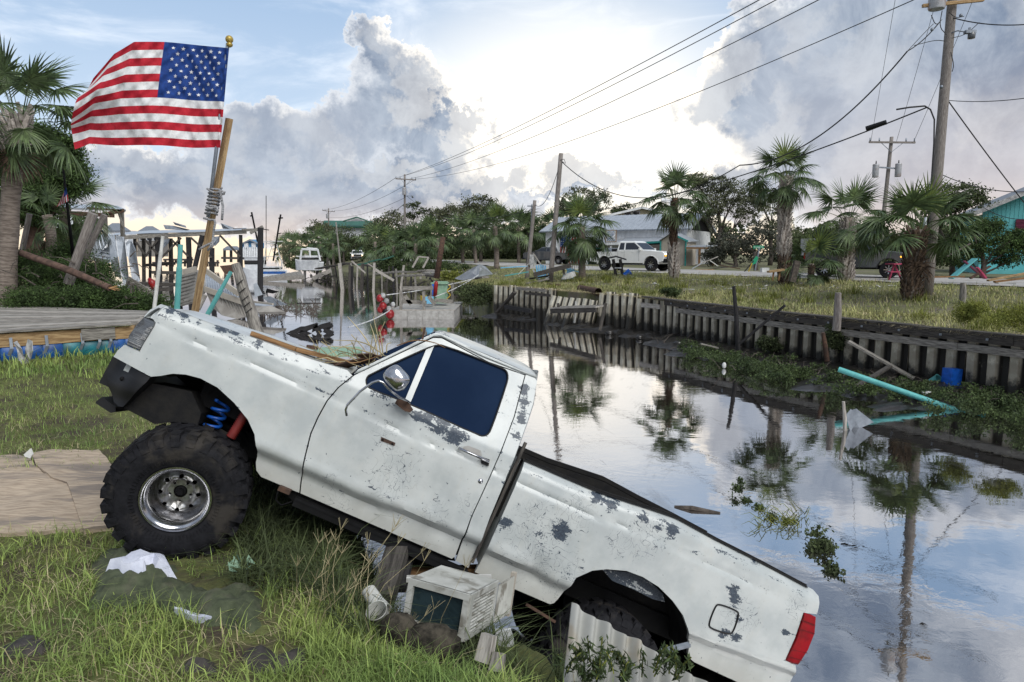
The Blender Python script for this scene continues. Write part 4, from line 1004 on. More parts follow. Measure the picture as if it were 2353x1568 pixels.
def make_wheel():
 wr = bpy.data.objects.new('wheel', None); C.objects.link(wr)
 RT, HW = .445, .16; RR = .222
 prof = [(RR - .005, .012), (RR + .012, .0), (RR + .03, -.012), (.30, -.022), (.345, -.026), (.385, -.02), (.415, .0), (.432, .02), (.436, .05), (.438, HW), (.436, 2 * HW - .05), (.432, 2 * HW - .02), (.40, 2 * HW + .01), (.33, 2 * HW + .02), (.25, 2 * HW), (RR, 2 * HW - .02)]
 mb = MB(); mb.lathe(prof, (0, 0, 0), (0, 1, 0), 72)
 # tread: staggered centre blocks and shoulder lugs that come down the sidewall
 N = 26
 def blk(a, r, y, w_, h, l, skew=0.):
  d = Vector((math.cos(a), 0, math.sin(a))); tg_ = Vector((-math.sin(a), 0, math.cos(a))); ax = (tg_ + Vector((0, skew, 0))).normalized()
  c = d * r + Vector((0, y, 0)); mb.bar(c - ax * l / 2, c + ax * l / 2, w_, h, up=d)
 for k in range(N):
  a = 2 * PI * k / N; da = PI / N
  for sgn, y0 in ((1, .03), (-1, 2 * HW - .03)):
   lg = k % 2
   blk(a + (0 if sgn > 0 else da), .438, y0 + sgn * .01, .085, .034, .066, .12 * sgn)
   c = Vector((math.cos(a), 0, math.sin(a))) * (.413 if lg else .42); cy = y0 - sgn * .030
   # sidewall biter
   d = Vector((math.cos(a), 0, math.sin(a))); tt_ = Vector((-math.sin(a), 0, math.cos(a)))
   p = d * (.405 if lg else .395) + Vector((0, (-.018 if sgn > 0 else 2 * HW + .018), 0)); L_ = .075 if lg else .048
   mb.bar(p - d * L_ / 2 - Vector((0, .0 * sgn, 0)), p + d * L_ / 2 + Vector((0, .018 * sgn, 0)), .052, .020, up=(0, 1, 0))
  blk(a + da * .5, .440, .115, .055, .032, .078, .5); blk(a + da * 1.4, .440, .205, .055, .032, .078, -.5); blk(a, .440, .16, .04, .03, .05, .8)
 for k in range(72):     # fine sidewall ribs
  a = 2 * PI * k / 72; d = Vector((math.cos(a), 0, math.sin(a))); mb.bar(d * .255 + Vector((0, -.018, 0)), d * .285 + Vector((0, -.024, 0)), .004, .004, up=(0, 1, 0))
 ty = mb.build('tyre', 'rubber', wr, True, 35)
 mb = MB(); mb.lathe([(RR + .006, .02), (RR + .010, -.004), (RR + .004, -.014), (RR - .006, -.014), (RR - .010, -.002), (RR - .018, .004), (RR - .026, .010), (RR - .030, .022), (RR - .036, .028), (RR - .046, .06), (RR - .050, .10), (.165, .15), (.16, .27)], (0, 0, 0), (0, 1, 0), 72)
 rim = mb.build('rim', 'chrome', wr, True, 50)
 def zf_(r): return .155 - .055 * math.exp(-((r - .118) / .030) ** 2) - .012 * smooth01((.075 - r) / .01)
 hs = [(.120 * math.cos(PI * k / 4 + .3), .120 * math.sin(PI * k / 4 + .3), .0155) for k in range(8)] + [(.068 * math.cos(2 * PI * k / 5 + .5), .068 * math.sin(2 * PI * k / 5 + .5), .008) for k in range(5)]
 mb = disc_holes(.168, .044, hs, zf_); mb.build('wheel_disc', 'dull_chrome', wr, True, 40)
 mb = MB(); mb.lathe([(0, .12), (.02, .12), (.024, .14), (.036, .145), (.043, .16), (.043, .22)], (0, 0, 0), (0, 1, 0), 24); mb.lathe([(0, .2), (.17, .2)], (0, 0, 0), (0, 1, 0), 32); mb.build('hub', 'black_metal', wr, True, 40)
 return wr
def place_wheel(wr, cpx, cyl, az_, el_, spin=0., sc_=.965):
 """cyl: how far inboard of the near flank the outer rim plane stands"""
 x, z = tl(cpx[0], cpx[1], cyl); P = TO + TX * x + TY * cyl + TZ * z
 n = Vector((math.sin(az_) * math.cos(el_), math.cos(az_) * math.cos(el_), math.sin(el_))); r_ = Vector((math.cos(az_), -math.sin(az_), 0)); u_ = r_.cross(n)
 r2 = r_ * math.cos(spin) + u_ * math.sin(spin); u2 = -r_ * math.sin(spin) + u_ * math.cos(spin)
 Mw = Matrix(((r2.x, n.x, u2.x, P.x), (r2.y, n.y, u2.y, P.y), (r2.z, n.z, u2.z, P.z), (0, 0, 0, 1)))
 wr.parent = truck; wr.matrix_basis = TMAT.inverted() @ Mw @ Matrix.Scale(sc_, 4)
 return Mw
wh = make_wheel(); place_wheel(wh, (404, 1147), -.06, R(-14), R(2), .3)
w2 = copy_tree(wh); place_wheel(w2, (1385, 1548), .05, TAZ, -TRO, 1.1)
w3 = copy_tree(wh); w3.matrix_basis = Matrix.Translation((.1, TW + .04, .25)) @ Matrix.Rotation(PI, 4, 'Z')
w4 = copy_tree(wh); w4.matrix_basis = Matrix.Translation((3.25, TW - .02, .30)) @ Matrix.Rotation(PI, 4, 'Z')
truck.matrix_world = TMAT
# ================================================================ NEAR BANK: flag, post, dock, debris
cb = lambda L: [(x * .3662, 1148.9 + y * .3662) for x, y in L]           # crop B
c0 = lambda L: [(x * .43973, y * .43973) for x, y in L]                  # crop 0 (flag)
c1 = lambda L: [(x * .18321, 430.8 + y * .18321) for x, y in L]          # crop 1' (left edge)
c2 = lambda L: [(344.7 + x * .17216, 488.3 + y * .17216) for x, y in L]  # crop 2 (wreck)
def A(p, y): return aty(p[0], p[1], y)
def slab(mb, pts, th=.04, dirn=None):
 """a plate with real thickness from a ring of points"""
 pts = [Vector(p) for p in pts]; n = Vector()
 for i in range(len(pts)): a, b = pts[i], pts[(i + 1) % len(pts)]; n += a.cross(b)
 n = n.normalized() if n.length else Vector((0, 0, 1))
 if n.dot(CAM - pts[0]) < 0: n = -n; pts = pts[::-1]
 off = (-n * th) if dirn is None else Vector(dirn)
 i = len(mb.v); k = len(pts); mb.v += [tuple(p) for p in pts] + [tuple(p + off) for p in pts]
 mb.face(range(i, i + k)); mb.face(range(i + 2 * k - 1, i + k - 1, -1))
 for j in range(k): mb.face((i + j, i + k + j, i + k + (j + 1) % k, i + (j + 1) % k))
 return mb
# ---- big flag
FY = 6.7
flag = root('flag', 'large weathered American flag streaming left from the pole behind the truck hood', 'flag', tuple(aty(508, 225, FY)))
fu = [-.075, 0, .25, .47, .7, .85, 1.]
TU = [(526, 111), (517, 110), (447, 105), (378, 100), (308, 97.6), (262, 124), (214, 180)]; BU = [(506, 341), (499, 339), (428, 337), (352, 336), (270, 329), (205, 322), (172, 334)]
def flagpt(u, v):
 t = [np.interp(u, fu, [p[i] for p in TU]) for i in (0, 1)]; b = [np.interp(u, fu, [p[i] for p in BU]) for i in (0, 1)]
 k = v ** (1 - .12 * max(0, u - .5))
 x = t[0] * (1 - k) + b[0] * k; y = t[1] * (1 - k) + b[1] * k
 x -= 26 * math.sin(PI * v) * max(0, u) ** 3 ; y += 6 * math.sin(PI * u) * (v - .35) + 4.5 * math.sin(u * 7.5 + 1.5) * (.3 + v) * smooth01(u * 2)
 if u > .82: y += (u - .82) * 40 * math.sin(v * 14)
 Y = FY + .14 * math.sin(u * 6.5 + v * 1.6) * smooth01(u * 2.2) + .10 * smooth01((u - .6) / .4) * math.sin(v * 9 + 1) + .012 * math.sin(u * 34 + v * 20) + .007 * math.sin(u * 55 - v * 43) + .006 * math.sin(u * 80 + v * 30)
 return Vector(aty(x, y, Y))
def fgrid(u0, u1, v0, v1, nu, nv, lift=0.):
 mb = MB(); mb.grid(lambda a, b: flagpt(u0 + (u1 - u0) * a, v0 + (v1 - v0) * b) - Vector((0, lift, 0)), nu, nv); return mb
for k in range(13):
 v0, v1 = k / 13, (k + 1) / 13; u0 = .47 if k < 7 else -.075
 fgrid(u0, 1., v0, v1, 60 if k < 7 else 100, 5).build('stripe', 'flag_red' if k % 2 == 0 else 'flag_white', flag, True)
fgrid(-.075, .47, 0, 7 / 13, 70, 40).build('canton', 'flag_blue', flag, True)
mb = MB()
for r_ in range(9):
 for c_ in range(6 if r_ % 2 == 0 else 5):
  cu = (.04 + (c_ * 2 + 1 + (r_ % 2)) / 12 * .92 - .04) * .47 ; cv = (r_ + 1) / 10 * 7 / 13
  c = flagpt(cu, cv) - Vector((0, .006, 0)); ex = (flagpt(cu + .01, cv) - flagpt(cu - .01, cv)).normalized(); ey = (flagpt(cu, cv - .01) - flagpt(cu, cv + .01)).normalized()
  st_ = [c + (ex * math.sin(2 * PI * k / 10) + ey * math.cos(2 * PI * k / 10)) * (.021 if k % 2 == 0 else .0085) - Vector((0, .004, 0)) for k in range(10)]
  i = len(mb.v); mb.v.append(tuple(c - Vector((0, .004, 0)))); mb.v += [tuple(p) for p in st_]
  for k in range(10): mb.face((i, i + 1 + k, i + 1 + (k + 1) % 10))
so = mb.build('stars', 'flag_white', flag); so['kind'] = 'stuff'
pole = root('flag_pole', 'thin grey metal pole with a gold ball carrying the large flag', 'flagpole', tuple(aty(481, 440, FY + .03)))
mb = MB(); mb.tube([A((523.5, 100), FY + .03), A((497, 345), FY + .03), A((478, 500), FY + .03)], .017, 12); mb.build('shaft', 'galv_dull', pole, True)
mb = MB(); c = A((527, 91), FY + .03); mb.sphere(c, .036, 16, 12); mb.lathe([(.012, -.07), (.026, -.06), (.03, -.045), (.02, -.03)], c, (0, 0, 1), 14); mb.build('ball', 'brass', pole, True)
mb = MB(); a = A((527, 273), FY + .12); b_ = A((449, 712), FY + .12); b_ = a + (b_ - a) * 1.22
mb.bar(a, b_, .072, .038, roll=.62); simple('wooden_post', mb, 'tan_wood', 'tall leaning tan lumber post behind the truck hood with the flag pole roped to it', 'post')
rp = root('rope', 'grey rope wound round the flag pole and the tan post and knotted', 'rope', tuple(A((487, 440), FY + .05)))
def along(y):  # centre of the bundle at image row y
 t = (y - 273) / (712 - 273); return 527 + (449 - 527) * t
mb = MB(); P = []
for k in range(14 * 8 + 1):
 f_ = k / (14 * 8); y = 432 + 62 * f_; an = 2 * PI * 8 * f_; x = along(y) - 3 + 14 * math.cos(an); P.append(A((x, y + 3 * math.sin(an)), FY + .07 + .075 * math.sin(an)))
mb.tube(P, .011, 6); mb.build('winding', 'rope', rp, True)
for L, nm in ((c0([(1080, 985), (1100, 1000), (1130, 1010), (1160, 1000), (1175, 1005), (1170, 1015), (1140, 1018), (1125, 1010), (1150, 1000), (1158, 1040), (1165, 1080), (1160, 1150)]), 'knot'),
              (c0([(1062, 1140), (1100, 1150), (1120, 1150), (1125, 1165), (1118, 1200), (1112, 1260), (1100, 1290), (1085, 1310)]), 'tail'),
              (c0([(1040, 1305), (1060, 1292), (1095, 1275), (1110, 1270), (1112, 1285), (1100, 1300)]), 'loop'), (c0([(1075, 1080), (1100, 1090), (1135, 1085), (1138, 1100), (1128, 1110)]), 'loop')):
 mb = MB(); q = densify(L, 6, False); mb.tube([A(p, FY - .03 + .01 * math.sin(i)) for i, p in enumerate(q)], .011, 6); mb.build(nm, 'rope', rp, True)

# ---- floating dock on blue barrels, hauled out on the grass
NL, NR, FR, FLc = Vector((-11.2, 8.55)), Vector((-6.9, 12.35)), Vector((-7.9, 14.9)), Vector((-12.9, 16.9))
dock = root('floating_dock', 'grey plank dock section on blue and teal barrels stranded on the grass', 'dock', (-9.5, 13, 0))
ZD = .50; nP = 24
for k in range(nP):
 f0 = k / nP; f1 = (k + .86) / nP; a = NL.lerp(FLc, f0); b_ = NR.lerp(FR, f0); c_ = NR.lerp(FR, f1); d_ = NL.lerp(FLc, f1); mb = MB(); j = rnd.uniform(-.06, .10)
 e = (b_ - a).normalized() * j; dz = rnd.uniform(-.008, .012); mid = lambda p, q: p.lerp(q, .5)
 p0 = mid(a, d_); p1 = mid(b_, c_) + e; mb.bar((p0.x, p0.y, ZD + dz), (p1.x, p1.y, ZD + dz), (a - d_).length * 1.0, .035); mb.build('plank', ('grey_wood', 'pale_wood', 'grey_wood')[k % 3], dock)
mb = MB(); mb.bar((NL.x, NL.y - .02, ZD - .14), (NR.x + .02, NR.y - .0, ZD - .14), .05, .22); mb.build('rim_board', 'brown_wood' if 0 else 'tan_wood', dock)
mb = MB(); mb.bar((NR.x, NR.y, ZD - .14), (FR.x, FR.y, ZD - .14), .05, .22); mb.build('rim_board', 'tan_wood', dock)
a = NL.lerp(NR, .86); b_ = NL.lerp(NR, .95); mb = MB(); mb.bar((a.x + .03, a.y - .05, ZD - .13), (b_.x + .03, b_.y - .05, ZD - .13), .04, .2); mb.build('patch_board', 'grey_wood', dock)
dn2 = (NR - NL).normalized(); pn = Vector((dn2.y, -dn2.x))
for k, (f_, mt) in enumerate(((.40, 'blue_drum'), (.57, 'blue_drum'), (.735, 'blue_drum'), (.885, 'teal_drum'), (1.0, 'blue_drum'))):
 c = NL.lerp(NR, f_) - pn * .22; L_ = .44; cz = .10; pr = [(.0, -L_), (.26, -L_), (.285, -L_ + .03), (.285, -.16), (.275, -.14), (.285, -.12), (.285, .12), (.275, .14), (.285, .16), (.285, L_ - .03), (.26, L_), (0, L_)]
 mb = MB(); mb.lathe(pr, (c.x, c.y, cz), (dn2.x, dn2.y, 0), 22); mb.build('barrel', mt, dock, True, 45)
for f_ in (.42, .685, .77, .86, .905, .935):
 c = NL.lerp(NR, f_) + pn * .045; q = c + pn * -.02 - dn2 * .10; mb = MB()
 mb.bar((c.x, c.y, ZD - .10), (c.x + pn.x * .035, c.y + pn.y * .035, .22), .045, .012, up=(pn.x, pn.y, 0)); mb.bar((c.x + pn.x * .035, c.y + pn.y * .035, .22), (q.x, q.y, -.04), .045, .012, up=(pn.x, pn.y, 0)); mb.build('strap', 'galv_dull', dock)
# two torn strips of tarpaulin hanging off the rim
for L in (ca([(80, 330), (100, 320), (130, 370), (140, 420), (190, 460), (165, 482), (120, 478), (125, 420), (100, 370)]), ca([(165, 310), (190, 320), (195, 380), (180, 440), (150, 420), (150, 370)])):
 mb = MB(); slab(mb, [aty(p[0], p[1], 10.9 + .1 * math.sin(i * 2)) for i, p in enumerate(L)], .01); mb.build('torn_strip', 'foam', dock)

# ---- things lying on the lawn
def lay(name, pxl, mat, label, cat, th=.012, lift=.02, wav=.0, kind=None, drape=0.):
 """flat piece on the ground traced at its edge: sheet with thickness following the ground"""
 P = [nearpt(p[0], p[1], lift) for p in pxl]; P2 = [(p.x, p.y) for p in P]; D_ = densify(P2, .05); n = len(D_)
 pts = list(D_); xs_ = [p[0] for p in D_]; ys_ = [p[1] for p in D_]
 for x in np.arange(min(xs_), max(xs_), .06):
  for y in np.arange(min(ys_), max(ys_), .06):
   if inpoly(x, y, D_) and edist(x, y, np.array(D_)) > .03: pts.append((float(x), float(y)))
 vo, eo, fo, _, _, _ = delaunay_2d_cdt([Vector(p) for p in pts], [(k, (k + 1) % n) for k in range(n)], [], 0, 1e-5); mb = MB()
 zf2 = lambda x, y: near_z(x, y) * .6 + near_base(x, y) * .4 + lift + wav * (hnoise(x * 7, y * 6, 1) + .5 * hnoise(x * 17, y * 15, 2) + .9 * abs(math.sin(x * 13 + 5 * y + 2 * math.sin(y * 9))) ** 2)
 DA = np.array(D_); ef = lambda x, y: (lift + .9 * wav) * (1 - smooth01(edist(x, y, DA) / drape)) if drape else 0.
 for p in vo: mb.v.append((p.x, p.y, zf2(p.x, p.y) - ef(p.x, p.y)))
 for f_ in fo:
  c = sum((vo[i] for i in f_), Vector((0, 0))) / 3
  if inpoly(c.x, c.y, D_):
   a_, b2, c2_ = [vo[i] for i in f_]; ar = (b2.x - a_.x) * (c2_.y - a_.y) - (b2.y - a_.y) * (c2_.x - a_.x); mb.face(f_ if ar > 0 else f_[::-1])
 i0 = len(mb.v)
 for (x, y) in D_: z = zf2(x, y) - ef(x, y); mb.v += [(x, y, z), (x, y, z - th - (0 if drape else lift + .03))]
 for k in range(n): a_ = i0 + 2 * k; b2 = i0 + 2 * ((k + 1) % n); mb.face((a_, a_ + 1, b2 + 1, b2))
 return simple(name, mb, mat, label, cat, smooth=True, sharp=40, kind=kind)
lay('plywood_sheet', ca([(0, 1005), (110, 1003), (180, 1015), (205, 1060), (260, 1110), (330, 1150), (420, 1160), (520, 1440), (300, 1452), (0, 1470), (-200, 1500), (-200, 1010)]), 'plywood', 'weathered plywood sheet lying on the grass at the left edge', 'plywood', lift=.03)
lay('plywood_sheet', ca([(188, 988), (330, 968), (480, 972), (590, 970), (640, 1020), (700, 1100), (700, 1420), (620, 1425), (500, 1442), (400, 1165), (300, 1130), (215, 1060)]), 'plywood', 'delaminated plywood sheet running behind the big front tyre', 'plywood', lift=.045)
mb = MB(); slab(mb, [aty(*p, 6.1) for p in ca([(140, 1000), (180, 965), (192, 1000), (180, 1022), (150, 1012)])], .02); simple('plastic_scrap', mb, 'white_plastic', 'small white plastic scrap at the top edge of the plywood', 'scrap')
gc = root('dropped_jacket', 'crumpled olive green jacket with white lining lying in the grass', 'jacket', tuple(nearpt(400, 1330)))
def adopt(o, parent):
 o.parent = parent; o.location = Vector(o.location) - Vector(parent.location)
 for k in ('category', 'label', 'group'):
  if k in o: del o[k]
adopt(lay('outer_cloth', cb([(575, 440), (560, 380), (620, 295), (755, 290), (790, 225), (850, 245), (900, 320), (1060, 345), (1150, 440), (1215, 505), (1360, 545), (1480, 500), (1560, 488), (1660, 490), (1640, 570), (1650, 650), (1662, 745), (1570, 815), (1480, 800), (1400, 740), (1300, 752), (1190, 715), (1090, 675), (960, 640), (870, 610), (800, 665), (700, 655), (560, 650), (545, 600), (575, 520)]), 'green_cloth', 'x', 'x', .02, .05, .032, drape=.10), gc)
adopt(lay('lining', cb([(548, 440), (580, 395), (700, 372), (880, 320), (980, 312), (1060, 330), (1120, 395), (1165, 455), (1215, 505), (1180, 514), (1100, 445), (1010, 405), (935, 400), (930, 432), (870, 458), (790, 455), (700, 420), (610, 412), (575, 450)]), 'white_cloth', 'x', 'x', .012, .105, .030, drape=.01), gc)
adopt(lay('hem', cb([(1090, 676), (1200, 705), (1330, 742), (1320, 752), (1250, 745), (1180, 722), (1095, 688)]), 'white_cloth', 'x', 'x', .01, .03, .01), gc)
MPL = []
for i, (L, lb) in enumerate(((cb([(1080, 1040), (1150, 1000), (1270, 955), (1370, 965), (1375, 1010), (1350, 1085), (1240, 1070), (1170, 1090), (1100, 1080)]), 'dark fibrous turf mat below the green jacket, nearest the bottom edge'),
  (cb([(1505, 930), (1600, 915), (1700, 915), (1760, 950), (1910, 900), (1940, 960), (1930, 1050), (1870, 1085), (1760, 1060), (1680, 1070), (1560, 1050), (1520, 1000)]), 'widest dark fibrous turf mat lying right of the others'),
  (cb([(620, 930), (690, 880), (780, 900), (760, 935), (680, 950), (640, 965)]), 'small grey fibrous mat below the left part of the jacket'),
  (cb([(-20, 860), (90, 850), (200, 830), (330, 850), (340, 890), (250, 950), (120, 955), (-20, 975)]), 'long dark mud clod at the lower left edge'))):
 MPL.append([tuple(nearpt(*p).xy) for p in L]); lay('turf_mat', L, 'mud', lb, 'turf mat', .03, .03, .018, drape=.05)
mb = MB(); c = nearpt(550, 1330); c.z += .06
for k in range(14): d = Vector((rnd.uniform(-1, 1), rnd.uniform(-1, 1), rnd.uniform(0, 1))) * .05; mb.poly([c + d, c + d + Vector((rnd.uniform(-.06, .06), rnd.uniform(-.05, .05), .04)), c + d + Vector((rnd.uniform(-.06, .06), .02, -.02))])
simple('plastic_bag', mb, 'green_cab', 'crumpled pale green plastic bag in the grass behind the jacket', 'bag')
# ---- rubble under the truck: window air conditioner, rocks, pots, beams
ac = root('air_conditioner', 'dirty white window air conditioner lying under the truck sill', 'air conditioner', (0, 0, 0), world=False)
W_, D_, H_ = .40, .42, .265
mb = MB()
for z in (0.012, H_ - .012): mb.box((W_ / 2, D_ / 2, z), (W_, D_, .024))
mb.box((W_ / 2, D_ - .012, H_ / 2), (W_, .024, H_ - .05)); mb.box((.012, D_ / 2 - .0, H_ / 2), (.024, D_ - .05, H_ - .05)); mb.build('casing', 'white_ac', ac)
mb = MB(); t_ = .035
for c, s_ in (((W_ / 2, .0, t_ / 2), (W_, .03, t_)), ((W_ / 2, 0, H_ - t_ / 2), (W_, .03, t_)), ((t_ / 2, 0, H_ / 2), (t_, .03, H_ - 2 * t_)), ((W_ - t_ / 2, 0, H_ / 2), (t_, .03, H_ - 2 * t_))): mb.box(c, s_)
mb.build('front_frame', 'white_ac', ac)
mb = MB()
for k in range(46): mb.box((t_ + .004 + k * (W_ - 2 * t_) / 46, .012, H_ / 2), (.003, .01, H_ - 2 * t_))
mb.box((W_ / 2, .025, H_ / 2), (W_ - 2 * t_, .01, H_ - 2 * t_)); fn = mb.build('condenser_fins', 'fins', ac); fn['kind'] = 'stuff'
for col in range(3):
 for k in range(11):
  mb = MB(); mb.box((W_ + .002, .03 + col * .12 + .06, .04 + k * .0195), (.012, .11, .0095), ry=.5); mb.build('louver', 'white_ac', ac)
mb = MB(); mb.box((W_ - .012, D_ / 2, H_ / 2), (.004, D_ - .03, H_ - .03)); mb.build('louver_backing', 'black_metal', ac)
mb = MB()
for c, s_ in (((W_, D_ / 2, .016), (.02, D_, .032)), ((W_, D_ / 2, H_ - .016), (.02, D_, .032)), ((W_, .02, H_ / 2), (.02, .04, H_ - .06)), ((W_, D_ - .02, H_ / 2), (.02, .04, H_ - .06))): mb.box(c, s_)
mb.build('side_frame', 'white_ac', ac)
q = []; mb = MB()
for k in range(15):
 x = W_ + .012 + .012 * (k % 2); y = D_ + k * .017; x2 = W_ + .012 + .012 * ((k + 1) % 2); mb.poly([(x, y, .0), (x2, y + .017, 0), (x2, y + .017, H_ - .02), (x, y, H_ - .02)]); mb.poly([(x + .003, y, H_ - .02), (x2 + .003, y + .017, H_ - .02), (x2 + .003, y + .017, 0), (x + .003, y, .0)])
mb.build('accordion_panel', 'white_ac', ac)
mb = MB(); y = D_ + 15 * .017; mb.box((W_ + .01, y + .02, H_ / 2 - .01), (.03, .04, H_ + .02)); mb.build('panel_end', 'tan_siding', ac)
pc_ = aty(*cd([(562, 640)])[0], 3.66); ac.location = pc_ - Vector((0, 0, 0)); ac.rotation_euler = (R(-14), R(4), R(-22))
Rm = ac.rotation_euler.to_matrix(); ac.location = pc_ - Rm @ Vector((W_, 0, 0))
def lump(name, px, py, Y, r, sq, mat, label, cat):
 mb = MB(); c = aty(px, py, Y); mb.sphere(c, r, 18, 12, sq, .12); return simple(name, mb, mat, label, cat, smooth=True)
lump('cloth_bundle', *cd([(400, 650)])[0], 3.42, .14, (1.15, .8, .75), 'camo', 'dark camouflage cloth bundle slumped in front of the air conditioner', 'cloth bundle')
lump('cloth_bundle', *cd([(240, 590)])[0], 3.5, .12, (.9, .8, .85), 'camo', 'smaller camouflage bundle left of the air conditioner', 'cloth bundle')
for (x, y, Y, lb) in ((130, 450, 3.72, 'mud-stained white plastic pot lying on its side in the rubble'), (150, 520, 3.6, 'clean white plastic pot below the stained one')):
 c = aty(*cd([(x, y)])[0], Y); mb = MB(); mb.lathe([(0, .10), (.042, .10), (.048, .0), (.058, -.06), (.062, -.07), (.056, -.07), (.045, .0), (.03, .07)], c, (-.5, .6, .35) if y < 500 else (.2, .5, -.9), 20); simple('pot', mb, 'white_ac', lb, 'pot', smooth=True, sharp=40)
for (a, b2, w_, mt, lb) in ((cd([(690, 605), (660, 740)]), (3.35, 3.3), .07, 'pale_wood', 'pale splintered wood stub standing in the grass below the air conditioner'), (cd([(740, 695), (725, 790)]), (3.3, 3.25), .06, 'grey_wood', 'short grey wood stub beside the pale splintered one')):
 mb = MB(); mb.bar(aty(*a[0], b2[0]), aty(*a[1], b2[1]), w_, .05, taper=1.2); simple('wood_stub', mb, mt, lb, 'wood stub')
BEAMS = [(cd([(270, 305), (640, 285)]), (4.6, 4.9), .09, 'brown_wood', 'brown beam lying across above the air conditioner'), (cd([(235, 190), (160, 430)]), (4.5, 4.1), .15, 'dark_wood', 'dark leaning timber left of the air conditioner'), (cd([(290, 180), (240, 380)]), (4.7, 4.3), .10, 'black_wood', 'black leaning timber behind the dark one'),
         (cd([(300, 250), (430, 215)]), (5.3, 5.2), .22, 'black_wood', 'short black plank under the cab floor'), (cd([(880, 460), (1010, 540)]), (4.2, 4.4), .03, 'rust', 'thin rusty rod beside the rear tyre'), (cd([(1540, 690), (1680, 655)]), (4.2, 4.3), .035, 'galv_dull', 'grey metal strap behind the corrugated sheet'), (cd([(280, 330), (700, 325)]), (4.35, 4.4), .05, 'white_wood', 'white trim board lying on the air conditioner')]
for a, (ya, yb), w_, mt, lb in BEAMS:
 mb = MB(); mb.bar(aty(*a[0], ya), aty(*a[1], yb), w_, w_ * .6); simple('timber' if w_ > .04 else 'rod', mb, mt, lb, 'timber' if w_ > .04 else 'rod')
mb = MB(); slab(mb, [aty(*p, 3.9) for p in cd([(720, 590), (795, 585), (812, 640), (800, 760), (745, 770), (715, 700)])], .03); simple('metal_sheet_scrap', mb, 'white_paint', 'pale blue-white metal scrap under the accordion panel', 'scrap')
# corrugated roofing sheet
mb = MB(); TE = cd([(1100, 452), (1290, 562), (1480, 665), (1760, 845), (2000, 990)])
def corr(u, v):
 x = np.interp(u, [0, .22, .45, .75, 1], [p[0] for p in TE]); y = np.interp(u, [0, .22, .45, .75, 1], [p[1] for p in TE])
 ph = u * 2 * PI * 11; p = aty(x, y, 3.42 - .25 * u); d = Vector((-.10, -.30, -.62)).normalized(); nrm = Vector((.35, -.75, .45)).normalized()
 return p + d * (v * .75) + nrm * (.019 * math.sin(ph)) + Vector((0, 0, .008 * math.sin(ph * .5 + 1)))
mb.grid(corr, 200, 10); n0 = len(mb.v); mb.grid(lambda u, v: corr(u, v) + Vector((-.002, .012, -.006)), 200, 10)
for k in range(199): mb.face((k * 10, (k + 1) * 10, n0 + (k + 1) * 10, n0 + k * 10))
MATS['fibre'] = M('fibre', (.42, .42, .40), .7, col2=(.33, .33, .31), scale=2.5, bump=.1, stain=((.28, .20, .10), 3., .45)); simple('corrugated_sheet', mb, 'fibre', 'weathered grey corrugated roofing sheet leaning against the sunken rear tyre', 'roofing sheet', smooth=True, sharp=60)
# ---- debris on the hood and cowl
mb = MB(); q = [tp(*p, .55) + Vector((0, 0, .03)) for p in cc([(10, 195), (250, 285), (560, 385)])]; W4 = lambda v: TMAT @ v
a, m_, b_ = [W4(tp(*p, y)) for p, y in zip(cc([(8, 182), (250, 268), (575, 352)]), (.18, .22, .3))]
mb.bar(a, m_, .12, .03, up=TZ); mb.bar(m_, b_, .12, .03, up=TZ); simple('plank', mb, 'brown_wood', 'split wet brown plank lying along the truck hood', 'plank')
mb = MB()
for k in range(60):
 p = W4(tp(*cc([(rnd.uniform(330, 700), rnd.uniform(300, 385))])[0], rnd.uniform(.05, .6))); d = (TX * rnd.uniform(-1, 1) + TY * rnd.uniform(-.6, .6) + TZ * rnd.uniform(-.1, .35)).normalized() * rnd.uniform(.08, .30)
 mb.tube([p, p + d * .5 + Vector((0, 0, rnd.uniform(0, .03))), p + d], rnd.uniform(.0015, .004), 4)
simple('dead_reeds', mb, 'straw', 'tangle of dead reeds and straw caught at the foot of the windshield', 'reeds', kind='stuff')
mb = MB()
for L in ([(390, 350), (420, 340), (500, 350), (540, 380), (480, 385), (420, 370)], [(455, 360), (560, 330), (640, 318), (700, 335), (600, 355), (520, 375)], [(560, 300), (660, 295), (720, 315), (620, 325)]):
 slab(mb, [W4(tp(*p, .12 + .03 * i)) for i, p in enumerate(cc(L))], .008)
simple('palm_boots', mb, 'rust', 'dead brown palm leaf bases lying on the cowl', 'palm debris', kind='stuff')
STK = [([(690, 310), (620, 190), (530, 90)], .2), ([(700, 320), (680, 200), (655, 130)], .25), ([(715, 310), (700, 210), (672, 90)], .3), ([(725, 300), (715, 200), (705, 160)], .3), ([(730, 300), (620, 225), (455, 220)], .15), ([(690, 300), (560, 262), (425, 252)], .2), ([(745, 290), (745, 240), (770, 235)], .3), ([(800, 250), (900, 215), (1010, 232), (1065, 262)], .12), ([(600, 330), (560, 280), (500, 250)], .2), ([(520, 330), (560, 350), (660, 320), (720, 300)], .1)]
BLB = ['longest straw blade rising up-left from the debris on the hood', 'upright straw blade right of the longest one on the hood', 'tall straight straw blade pointing to the raft', 'short upright straw blade near the windshield foot', 'straw blade arching flat to the left over the hood', 'lower flat straw blade just under the arching one', 'small upright blade touching the windshield pillar', 'brown blade curving over the front corner of the cab roof', 'short slanting blade at the left of the debris', 'brown blade lying along the cowl']
for L, y in STK:
 mb = MB(); q = chaikin(cc(L), 2, False); n_ = len(q); mb.tube([W4(tp(*p, y)) for p in q], [.0045 * (1 - .7 * abs(2 * i / n_ - .6)) + .001 for i in range(n_)], 5)
 simple('dead_palm_blade', mb, 'straw' if y > .14 else 'brown_wood', BLB[STK.index((L, y))], 'palm blade', group='dead palm blades on the truck hood')
